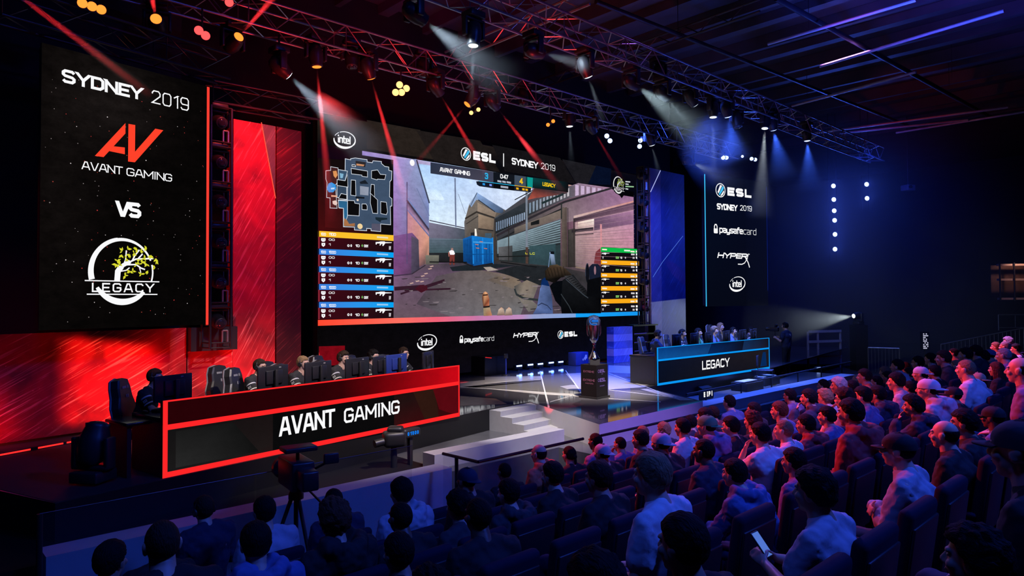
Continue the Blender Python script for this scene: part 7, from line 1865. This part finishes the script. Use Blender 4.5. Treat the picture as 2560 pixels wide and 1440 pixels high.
for i, (x, lb) in enumerate(((420, 'reddish-haired player'), (700, 'second player'), (800, 'third player'), (895, 'fourth player'), (960, 'fifth player'), (1030, 'player with glasses'))):
    s, z = FDL.shifted(.62).px(x, 985); s = max(.35, min(LDL - .35, s))
    keyboard(FDL.w(s, .66, .7255), rzl + pi + R(10), 'black keyboard in front of the %s at the red desk' % lb, 'keyboards on the red desk'); mouse(FDL.w(s - .27, .68, .7255), rzl + pi, 'black mouse beside the keyboard of the %s' % lb, 'mice on the red desk')
PRT = [
 (1645, 825, 'short', 'brown', 'navy', 1.0, 'desk', True, 48, 'player in navy sitting at the open left end of the blue desk'),
 (1706, 823, 'short', 'black', 'jersey', 1.0, 'desk', True, 25, 'second player from the left at the blue desk, dark hair'),
 (1746, 821, 'side', 'black', 'green', 1.0, 'desk', True, 20, 'third player at the blue desk with a dark fringe and green top'),
 (1786, 816, 'messy', 'fair', 'blue', 1.0, 'desk', True, 20, 'tallest player at the blue desk with light tousled hair'),
 (1833, 818, 'short', 'black', 'blue', 1.0, 'desk', True, 20, 'player in bright blue in the right half of the blue desk'),
 (1876, 818, 'short', 'black', 'jersey', 1.0, 'desk', True, 20, 'player with glasses at the right end of the blue desk')]
team(FDR, LDR, PRT, 'blue', HD)
rzr = math.atan2(FDR.x.y, FDR.x.x)
s, z = FDR.shifted(1.8).px(1800, 822); p = FDR.w(s, 1.8, 0)
person(p, rzr + pi + R(10), 'fair-haired person in yellow standing low behind the blue desk players', 'sit', 'tee', 'tan', 'long', 'fair', 0, 'black', 1.0, False)
gaming_chair(p, rzr + pi + R(10), 'black chair of the fair-haired person behind the blue desk')
for (x, m, lb, yaw) in ((1690, MONM, 'first monitor from the left on the blue desk', 10), (1735, MONM, 'monitor between the second and third player at the blue desk', 10), (1771, MONM, 'monitor left of the tallest player at the blue desk', 10), (1815, MONM, 'monitor right of the tallest player at the blue desk', 10), (1856, MONM, 'monitor between the last two players at the blue desk', 10), (1894, MONM, 'last monitor at the right end of the blue desk', 10)):
    s, z = FDR.shifted(.36).px(x, 860); s = max(.3, min(LDR - .3, s)); monitor(FDR.w(s, .34, .726), rzr + R(yaw), lb, m)
for i, lb in enumerate(('navy player', 'second player', 'third player', 'tallest player', 'bright blue player', 'last player')):
    s = .55 + i * (LDR - 1.1) / 5; keyboard(FDR.w(s, .66, .7255), rzr + pi, 'black keyboard of the %s at the blue desk' % lb, 'keyboards on the blue desk')

# trophy on its plinth
b0 = at_z(1491.5, 998, 0); PH = .73
pz = empty('plinth', b0, 0, 'black square plinth with faint logos carrying the trophy', 'plinth')
fa = R(47); X1 = Vector((math.cos(fa), math.sin(fa), 0)); X2 = Vector((-math.sin(fa), math.cos(fa), 0)); wz = .42
ctr = (X1 + X2) * wz / 2
mb = MB(); mb.box((ctr.x, ctr.y, PH / 2 + .01), (wz, wz, PH - .02), mat('plinth_black', (.005, .004, .005), .45, spec=.3), fa); mb.build('body', None, pz)
mb = MB(); mb.box((ctr.x, ctr.y, .02), (wz + .07, wz + .07, .036), BLACK, fa); mb.build('base', None, pz)
for dr, og, txts, colr, nm in ((X1, Vector((0, 0, 0)), (('ESL', .12, .56, .30, .07), ('ESL', .12, .36, .33, .08)), rgb(130, 100, 175), 'right_face_logos'), (-X2, X2 * wz, (('EXTREME', .07, .56, .29, .045), ('EXTREME', .06, .37, .32, .05), ('MASTERS', .12, .31, .22, .03)), rgb(120, 70, 88), 'left_face_logos')):
    f_ = Frame(Vector(), dr); f_.y = Vector((-dr.y, dr.x, 0)); A = Art(f_, -.003)
    for (tx, a, z, w_, h) in txts:
        if tx == 'ESL': A.arc((a - .035, z + h / 2), .028, .032, 0, 360, .009, .009, colr, 16); A.text(tx, a + .01, z, a + .01 + w_ * .62, h, colr, .2, .3)
        else: A.text(tx, a, z, a + w_, h, colr, .18, .2)
    if nm == 'right_face_logos': A.text('SYDNEY', .12, .26, .30, .022, colr, .16, .2); A.fill([(.18, .525), (.24, .525), (.24, .533), (.18, .533)], colr)
    o = A.build(nm, pz); m = Matrix.Identity(4)
    for i in range(3): m[i][0], m[i][1], m[i][2], m[i][3] = dr[i], f_.y[i], (0, 0, 1)[i], og[i]
    o.matrix_local = m
tp = empty('trophy', b0 + ctr + Vector((0, 0, PH)), fa - R(45), 'tall silver cup trophy with a glowing blue plate on the black plinth', 'trophy')
mb = MB(); mb.box((0, 0, .055), (.22, .22, .105), BLACK); mb.build('base', None, tp)
mb = MB(); mb.lathe([(.125, .11), (.12, .14), (.095, .17), (.08, .21), (.055, .25), (.038, .30), (.03, .36), (.033, .41), (.045, .44), (.036, .46), (.05, .48), (.06, .50)], CHROME, 24); mb.build('stem', None, tp)
mb = MB(); mb.lathe([(.06, .50), (.085, .53), (.10, .60), (.115, .70), (.125, .80), (.128, .86)], mat('engraved_chrome', (.66, .65, .7), .16, 1.0, var=.55, scale=60), 24); mb.build('cup', None, tp)
mb = MB(); pr = [(.13, .86), (.136, .92), (.132, .98), (.11, 1.03), (.07, 1.055), (.001, 1.06)]
mb.lathe(pr, mat('dark_crystal', (.02, .03, .07), .06, .2), 24, None, 1, .7); mb.build('plate', None, tp)
mb = MB()
for k in (-1, 1): mb.path([Vector((k * .125, 0, .62)), Vector((k * .15, 0, .68)), Vector((k * .152, 0, .85)), Vector((k * .14, 0, .98)), Vector((k * .10, 0, 1.05)), Vector((0, 0, 1.075))], .010, CHROME, 8)
mb.build('rim', None, tp)
f_ = Frame(Vector(), Vector((1, 0, 0))); A = Art(f_, -.105); BL = rgb(20, 120, 235)
A.arc((0, .945), .105, .075, 95, 300, .012, .016, BL, 24); 
for i, x in enumerate((-.06, -.035, -.012, .012, .036, .06)): A.fill([(x, .93), (x + .016, .93), (x + .016, .985 if i % 2 else .975), (x, .985)], BL)
A.fill([(-.05, .90), (.055, .90), (.055, .912), (-.05, .912)], rgb(90, 140, 210)); A.build('blue_emblem', tp)

# low boxes and lamps on the stage behind the trophy
fb = Frame(at_z(1212, 941, 0), vpdir(3110))
bx = empty('stage_box', label='long low black box left of the row of small blue lamps', cat='box', mw=fb.mat())
w1 = fb.px(1268, 935)[0]; h1 = fb.px(1213, 893)[1]
mb = MB(); mb.box((w1 / 2, .3, h1 / 2), (w1, .6, h1), GLOSS); mb.build('body', None, bx)
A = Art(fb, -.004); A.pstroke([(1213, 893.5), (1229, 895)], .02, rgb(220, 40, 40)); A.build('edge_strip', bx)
fl = Frame(at_z(1270, 930, 0), vpdir(2950))
for i, (x, y) in enumerate(((1298, 912), (1326, 909), (1351, 907), (1378, 904), (1402, 902), (1427, 900))):
    s, z = fl.px(x, y + 2); t = empty('floor_lamp_bar', fl.w(s, 0, 0), math.atan2(fl.x.y, fl.x.x), 'small blue floor lamp, number %s from the left in the row behind the stage middle' % ('one', 'two', 'three', 'four', 'five', 'six')[i], 'floor lamp', 'row of small blue floor lamps')
    mb = MB(); mb.rbox((0, .06, max(.05, z - .05)), (.30, .12, .14), BODY, .02); mb.build('housing', None, t)
    mb = MB(); mb.box((0, .06, max(.02, z - .12) / 2), (.05, .08, max(.02, z - .12)), BODY); mb.build('foot', None, t)
    mb = MB()
    for q in range(5): mb.box((-.10 + .05 * q, -.003, z - .01), (.036, .012, .045), LM['blue'])
    mb.build('led_row', None, t)
    spot('floor_lamp_light', fl.w(s, -.05, z), fl.w(s, -1.5, .02), 9, BLUE, 110, .8, .05)
fs = Frame(at_z(1441, 915, 0), vpdir(2950)); hs_ = fs.px(1442, 882)[1]; ws_ = fs.px(1472, 912)[0]
t = empty('stage_speaker', label='small blue-lit speaker box left of the trophy plinth', cat='speaker', mw=fs.mat())
mb = MB(); mb.rbox((ws_ / 2, .18, hs_ / 2), (ws_, .34, hs_), mat('speaker_blue_lit_cloth', (.03, .045, .22), .8), .02); mb.build('cabinet', None, t)  # blue light on the cabinet put into the cloth colour
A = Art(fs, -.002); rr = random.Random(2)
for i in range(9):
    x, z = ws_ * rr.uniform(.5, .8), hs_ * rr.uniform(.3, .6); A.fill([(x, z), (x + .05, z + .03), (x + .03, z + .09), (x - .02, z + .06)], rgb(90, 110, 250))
A.build('painted_reflection', t)  # blue reflections drawn as glowing flecks on the cabinet front
t = empty('speaker_stand', at_z(1265, 938, 0), 0, 'slim blue-lit stand at the right end of the low black box', 'stand')
mb = MB(); mb.tube((0, 0, 0), (0, 0, .62), .02, mat('blue_lit_paint', (.03, .06, .4), .4), 8); mb.build('pole', None, t); mb = MB(); mb.rbox((0, 0, .55), (.12, .08, .14), BODY, .02); mb.build('fitting', None, t)  # pole coloured with the blue light that falls on it
mb = MB(); mb.lathe([(.12, 0), (.12, .02), (.02, .03)], BODY, 14); mb.build('foot', None, t)

# big moving lamp standing on the stage, far left
pb = at_z(208, 1215, 0)
moving_head(pb + Vector((.05, .2, .70)), (.05, .25, .95), 'off', 'big dark moving lamp standing on the left end of the stage', up=True, s=1.12)
# end support of the left desk and its open shelf
t = empty('side_table', at_z(378, 1190, 0), rzl, 'small dark side table at the open left end of the red desk', 'table')
mb = MB(); mb.rbox((0, .35, .66), (.55, .6, .04), GLOSS, .01); mb.build('top', None, t)
for k in (-.22, .22): mb = MB(); mb.box((k, .35, .32), (.05, .5, .64), BLACK); mb.build('leg', None, t)

# camera on a tripod in front of the glass, left
base = row_pt(741, 0, -6.95); base.z = ZF0
t = empty('tripod_camera', base, 0, 'broadcast camera on a tripod in front of the left pale wall', 'camera')
hz = onplane(741, 1246, -6.95).z - ZF0
for i, a in enumerate((200, 320, 80)):
    mb = MB(); a = R(a); mb.tube((.05 * math.cos(a), .05 * math.sin(a), hz), (.42 * math.cos(a), .42 * math.sin(a), .01), .022, BLACK, 8, .016); mb.build('leg', None, t)
mb = MB(); mb.tube((0, 0, hz - .5), (0, 0, hz + .02), .025, BLACK, 8); mb.lathe([(.08, hz), (.08, hz + .05), (.05, hz + .12)], BLACK, 14); mb.build('head', None, t)
rzc = R(35); Xc = Matrix.Rotation(rzc, 4, 'Z')
mb = MB(); mb.rbox(Xc @ Vector((0, 0, hz + .28)), (.24, .52, .30), BODY, .02, Xc); mb.rbox(Xc @ Vector((0, -.36, hz + .28)), (.17, .26, .2), BODY, .02, Xc); mb.build('camera_body', None, t)
mb = MB(); T = Matrix.Translation(Xc @ Vector((0, .16, hz + .24))) @ Xc @ Matrix.Rotation(-pi / 2, 4, 'X'); mb.lathe([(.09, 0), (.09, .22), (.12, .24), (.12, .34), (.11, .34)], BODY, 16, T); mb.build('lens', None, t)
mb = MB(); mb.rbox(Xc @ Vector((0, -.08, hz + .55)), (.34, .24, .05), BODY, .012, Xc); mb.tube(Xc @ Vector((0, -.05, hz + .42)), Xc @ Vector((0, -.05, hz + .53)), .02, BODY, 6); mb.tube(Xc @ Vector((.14, -.1, hz + .3)), Xc @ Vector((.26, -.3, hz + .42)), .014, BODY, 6); mb.rbox(Xc @ Vector((.27, -.32, hz + .45)), (.16, .05, .11), BODY, .012, Xc); mb.build('viewfinder', None, t)
mb = MB(); mb.path([Xc @ Vector((.1, -.1, hz + .1)), Xc @ Vector((.16, -.55, hz - .02))], .012, BODY, 6); mb.build('pan_bar', None, t)
p = row_pt(514, 0, -6.75); zt_ = onplane(514, 1237, -6.75).z
person((p.x, p.y, ZF0), RZ_STAGE + R(8), 'person with headphones and dark blue jacket at the foot of the left pale wall', 'sit', 'jacket', 'navy', 'short', 'brown', 0, 'navy', max(.9, min(1.05, (zt_ - ZF0) / 1.38)), True)
mb = MB(); mb.rbox((0, 0, .20), (.42, .42, .38), BLACK, .03); o = mb.build('equipment_case'); o.location = (p.x, p.y, ZF0); o.rotation_euler = (0, 0, ROWROT); tag(o, 'black case the person with headphones sits on', 'case')
# covered camera and a unit with a blue readout below the red desk
q = at_z(985, 1168, ZP); t = empty('remote_camera', q, 0, 'dark covered camera on the pit floor below the right end of the red desk', 'camera')
mb = MB(); mb.rbox((0, 0, .44), (.34, .28, .24), BLACK, .06, Matrix.Rotation(.4, 4, 'Z'), 3); mb.rbox((.02, .02, .58), (.24, .2, .1), BLACK, .04); mb.build('hood', None, t)
mb = MB(); mb.tube((0, 0, .0), (0, 0, .36), .05, BLACK, 10); mb.build('foot', None, t)
mb = MB(); mb.tube((-.12, -.1, .42), (-.26, -.2, .40), .06, BLACK, 12, .06); mb.build('lens', None, t)
q = at_z(1033, 1163, ZP); fq = Frame(q, vpdir(2600)); t = empty('readout_unit', label='small black unit with a blue lit readout right of the covered camera', cat='display unit', mw=Matrix.Translation((0, 0, ZP)) @ fq.mat())
mb = MB(); mb.rbox((0, .07, .50), (.36, .14, .15), BODY, .04, None, 3); mb.box((0, .07, .22), (.06, .06, .44), BODY); mb.build('body', None, t)
A = Art(fq, -.004)
for i, c in enumerate('01000'): A.text(c, -.12 + .05 * i, .475, -.085 + .05 * i, .055, rgb(20, 130, 250), .24, .1)
A.build('readout', t)

# cameraman and gear on the right
cp = at_z(1967, 936, ZP)
person(cp, R(38), 'cameraman in dark clothes standing right of the blue desk', 'stand', 'tee', 'navy', 'short', 'black', 0, 'black', max(.9, 1.0), True)
t = empty('video_camera', cp, R(38), 'video camera held up by the cameraman right of the blue desk', 'camera')
mb = MB(); mb.rbox((-.05, .40, 1.52), (.11, .30, .15), BODY, .02); mb.build('camera_body', None, t)
mb = MB(); mb.lathe([(.045, 0), (.05, .12), (.06, .13), (.06, .16)], BODY, 14, Matrix.Translation((-.05, .55, 1.52)) @ Matrix.Rotation(-pi / 2, 4, 'X')); mb.build('lens', None, t)
mb = MB(); mb.rbox((-.05, .34, 1.64), (.14, .05, .09), BODY, .01); mb.tube((-.05, .38, 1.45), (-.05, .38, 1.20), .018, BODY, 8); mb.build('monitor_arm', None, t)
# guard rail behind him
f_ = Frame(at_y(2010, 880, 28.5), vpdir(6000)); f_.o.z = 0
t = empty('guard_rail', label='grey two-bar guard rail in the pale beam at the far right', cat='railing', mw=f_.mat())
xs_ = [f_.px(x, 850)[0] for x in (2022, 2047, 2103)]; za, zb_, zc_ = f_.px(2040, 829)[1], f_.px(2040, 854)[1], f_.px(2040, 892)[1]
GREY = mat('grey_painted_rail', (.32, .31, .33), .5)
for z, h in ((za, .10), (zb_, .10), (zc_, .06)): mb = MB(); mb.box(((xs_[0] + xs_[2]) / 2, 0, z), (xs_[2] - xs_[0], .05, h), GREY); mb.build('bar', None, t)
for x in xs_: mb = MB(); mb.box((x, .05, (za + ZF0) / 2), (.06, .06, za - ZF0), GREY); mb.build('post', None, t)
# crowd barrier and rising stair rail
def fence(p0, p1, z0a, z0b, ha, label, n, nm='crowd_barrier', cat='barrier'):
    t = empty(nm, (0, 0, 0), label=label, cat=cat); p0, p1 = Vector(p0), Vector(p1)
    mb = MB(); mb.tube((*p0[:2], z0a + ha), (*p1[:2], z0b + ha), .025, STEEL, 8); mb.build('top_rail', None, t)
    mb = MB(); mb.tube((*p0[:2], z0a + .12), (*p1[:2], z0b + .12), .02, STEEL, 8); mb.build('bottom_rail', None, t)
    for i in range(n + 1):
        q = p0.lerp(p1, i / n); z = z0a + (z0b - z0a) * i / n; mb = MB(); mb.tube((*q[:2], z + (.0 if i in (0, n) else .12)), (*q[:2], z + ha), .022 if i in (0, n) else .009, STEEL, 6); mb.build('post' if i in (0, n) else 'bar', None, t)
    return t
ya = 27.5; a, b = plan(2168, ya), plan(2246, ya - .6)
fence(a, b, ZF0, ZF0, at_y(2168, 869, ya).z - ZF0, 'steel crowd barrier with upright bars at the far front corner of the crowd', 9)
a, b = plan(2350, 28), plan(2600, 27); za, zb_ = at_y(2350, 861, 28).z, at_y(2600, 812, 27).z
fence(a, b, za - 1.0, zb_ - 1.0, 1.0, 'steel railing rising along the stairs behind the right crowd', 24, 'stair_railing', 'railing')
a, b = plan(2495, 30), plan(2620, 30); fence(a, b, at_y(2495, 826, 30).z, at_y(2495, 826, 30).z, at_y(2495, 787, 30).z - at_y(2495, 826, 30).z, 'higher railing above the stairs at the right edge', 3, 'upper_railing', 'railing')
# lit opening with scaffold at the right edge
f_ = Frame(at_y(2500, 700, 34), (1, 0, 0)); f_.o.z = 0
t = empty('scaffold_box', label='dim warm-lit scaffold opening high at the right edge', cat='scaffold', mw=f_.mat())
za, zb_, zc_ = f_.px(2500, 747)[1], f_.px(2500, 699)[1], f_.px(2500, 662)[1]
mb = MB(); mb.box((.9, .6, (za + zc_) / 2), (1.9, .06, zc_ - za), mat('warm_backboard', (.09, .045, .04), .7, var=.6)); mb.build('back_board', None, t)
for z in (za, zb_, zc_): mb = MB(); mb.box((.9, .1, z), (1.9, .12, .10), mat('pale_plank', (.45, .33, .28), .6)); mb.build('plank', None, t)
for x in (.0, .72, 1.8): mb = MB(); mb.tube((x, .0, za - .1), (x, .0, zc_ + .1), .04, DSTEEL, 8); mb.build('pole', None, t)
spot('scaffold_lamp', f_.w(.9, -.6, zc_ + .5), f_.w(.9, .5, zb_), 60, (1, .55, .4), 100, .8, .1)
mb = MB(); fx = Frame(at_y(2308, 850, 29), (1, 0, 0)); fx.o.z = 0
t = empty('info_display', label='small dark display with rows of white dots behind the right crowd', cat='display', mw=fx.mat())
za, zc_ = fx.px(2308, 872)[1], fx.px(2308, 832)[1]; mb.box((.1, .06, (za + zc_) / 2), (.34, .1, zc_ - za + .1), BLACK); mb.build('housing', None, t)
A = Art(fx, .0); rr = random.Random(9)
for j in range(9):
    for i in range(4):
        if rr.random() < .6: z = za + (zc_ - za) * j / 9; A.fill([(i * .055, z), (i * .055 + .045, z), (i * .055 + .045, z + .05), (i * .055, z + .05)], rgb(190, 190, 215))
A.build('dots', t)
mb = MB(); mb.tube((.1, .06, za - .05), (.1, .06, ZF0), .03, BLACK, 8); mb.build('post', None, t)
# projector under the far ceiling
q = at_y(2270, 470, 31); t = empty('projector', q, R(20), 'small grey projector hanging in the dark far right', 'projector')
mb = MB(); mb.rbox((0, 0, 0), (.46, .4, .26), mat('projector_grey', (.2, .22, .3), .5), .03); mb.build('body', None, t); mb = MB(); mb.tube((-.12, -.2, .02), (-.12, -.28, .02), .07, BODY, 12); mb.build('lens', None, t); mb = MB(); mb.tube((0, 0, .12), (0, 0, ZC - q.z), .02, BTRUSS, 6); mb.build('pole', None, t)

# pit on the right: chairs, wedge speakers, keyboards in cases, sign
for (x, y, lb) in ((1868, 948, 'dark chair in the right pit below the blue desk, left one'), (1915, 948, 'dark chair in the right pit below the blue desk, right one')):
    q = at_z(x, y + 14, ZP); t = empty('folding_chair', q, rzr + R(150 if x < 1900 else 200), lb, 'chair')
    BLU = mat('blue_black_plastic', (.03, .035, .06), .4)
    mb = MB(); mb.rbox((0, 0, .44), (.44, .42, .04), BLU, .015); mb.build('seat', None, t); mb = MB(); mb.rbox((0, -.22, .72), (.44, .04, .32), BLU, .02); mb.build('backrest', None, t)
    for sx_ in (-.2, .2):
        for sy_ in (-.2, .2): mb = MB(); mb.tube((sx_, sy_, 0), (sx_, sy_, .44 if sy_ > 0 else .86), .012, DSTEEL, 6); mb.build('leg', None, t)
for (x, y, wd, lb) in ((1752, 985, .5, 'dark wedge speaker on the pit floor right of the thrust'), (1813, 968, .6, 'dark wedge speaker further right in the pit')):
    q = at_z(x, y, ZP); t = empty('wedge_speaker', q, rzr, lb, 'speaker')
    mb = MB(); mb.prism([(-wd / 2, -.2), (wd / 2, -.2), (wd / 2, .22), (-wd / 2, .22)], 0, .18, BODY); mb.v = [(v[0], v[1], v[2] + (.16 if v[2] > .1 and v[1] > 0 else 0)) for v in mb.v]; mb.build('cabinet', None, t)
    mb = MB(); mb.add([(-wd / 2 + .03, -.19, .185), (wd / 2 - .03, -.19, .185), (wd / 2 - .03, .20, .345), (-wd / 2 + .03, .20, .345)], [(0, 1, 2, 3)], DSTEEL); mb.build('grille', None, t)
for (x, y, lb) in ((1885, 976, 'open case with a lit white panel in the right pit'), (1928, 962, 'second open case with a lit panel, right end of the pit')):
    q = at_z(x, y, ZP); f_ = Frame(q, FDR.x); t = empty('equipment_case', label=lb, cat='case', mw=Matrix.Translation((0, 0, ZP)) @ f_.mat())
    mb = MB(); mb.rbox((0, .2, .12), (.95, .5, .24), BODY, .02); mb.build('body', None, t)
    mb = MB(); mb.box((0, .2, .255), (.8, .34, .015), mat('pale_panel', (.5, .55, .7), .4)); mb.build('panel', None, t)
f_ = Frame(at_z(1752, 1002, ZP), vpdir(3046)); t = empty('small_sign', label='small black sign with blurred white letters in the right pit', cat='sign', mw=Matrix.Translation((0, 0, ZP)) @ f_.mat())
mb = MB(); mb.box((.32, .03, .13), (.66, .04, .24), BLACK); mb.build('board', None, t)
A = Art(f_, .008)
for i, c in enumerate('EEPI'): A.text(c, .16 + .12 * i, .07, .25 + .12 * i, .13, W1, .28, .1)
A.build('letters', t)
q0, q1 = at_z(1716, 986, -.1), at_z(2128, 905, -.1)
t = empty('pit_rail', (0, 0, 0), label='low dark rail with a blue gleam along the right pit', cat='railing'); mb = MB(); mb.tube(q0, q1, .025, DSTEEL, 8); mb.build('rail', None, t)
for i in range(6): p = q0.lerp(q1, (i + .5) / 6); mb = MB(); mb.tube(p, (p.x, p.y, ZP), .02, DSTEEL, 6); mb.build('post', None, t)
q = at_z(2043, 925, ZP); t = empty('blue_light_bar', q, ROWROT, 'small glowing blue light bar in the pit by the cameraman', 'light')
mb = MB(); mb.rbox((0, 0, .06), (.4, .1, .12), BODY, .02); mb.build('body', None, t); mb = MB()
for i in range(4): mb.box((-.12 + .08 * i, -.055, .07), (.06, .012, .05), LM['blue'])
mb.build('led_row', None, t)
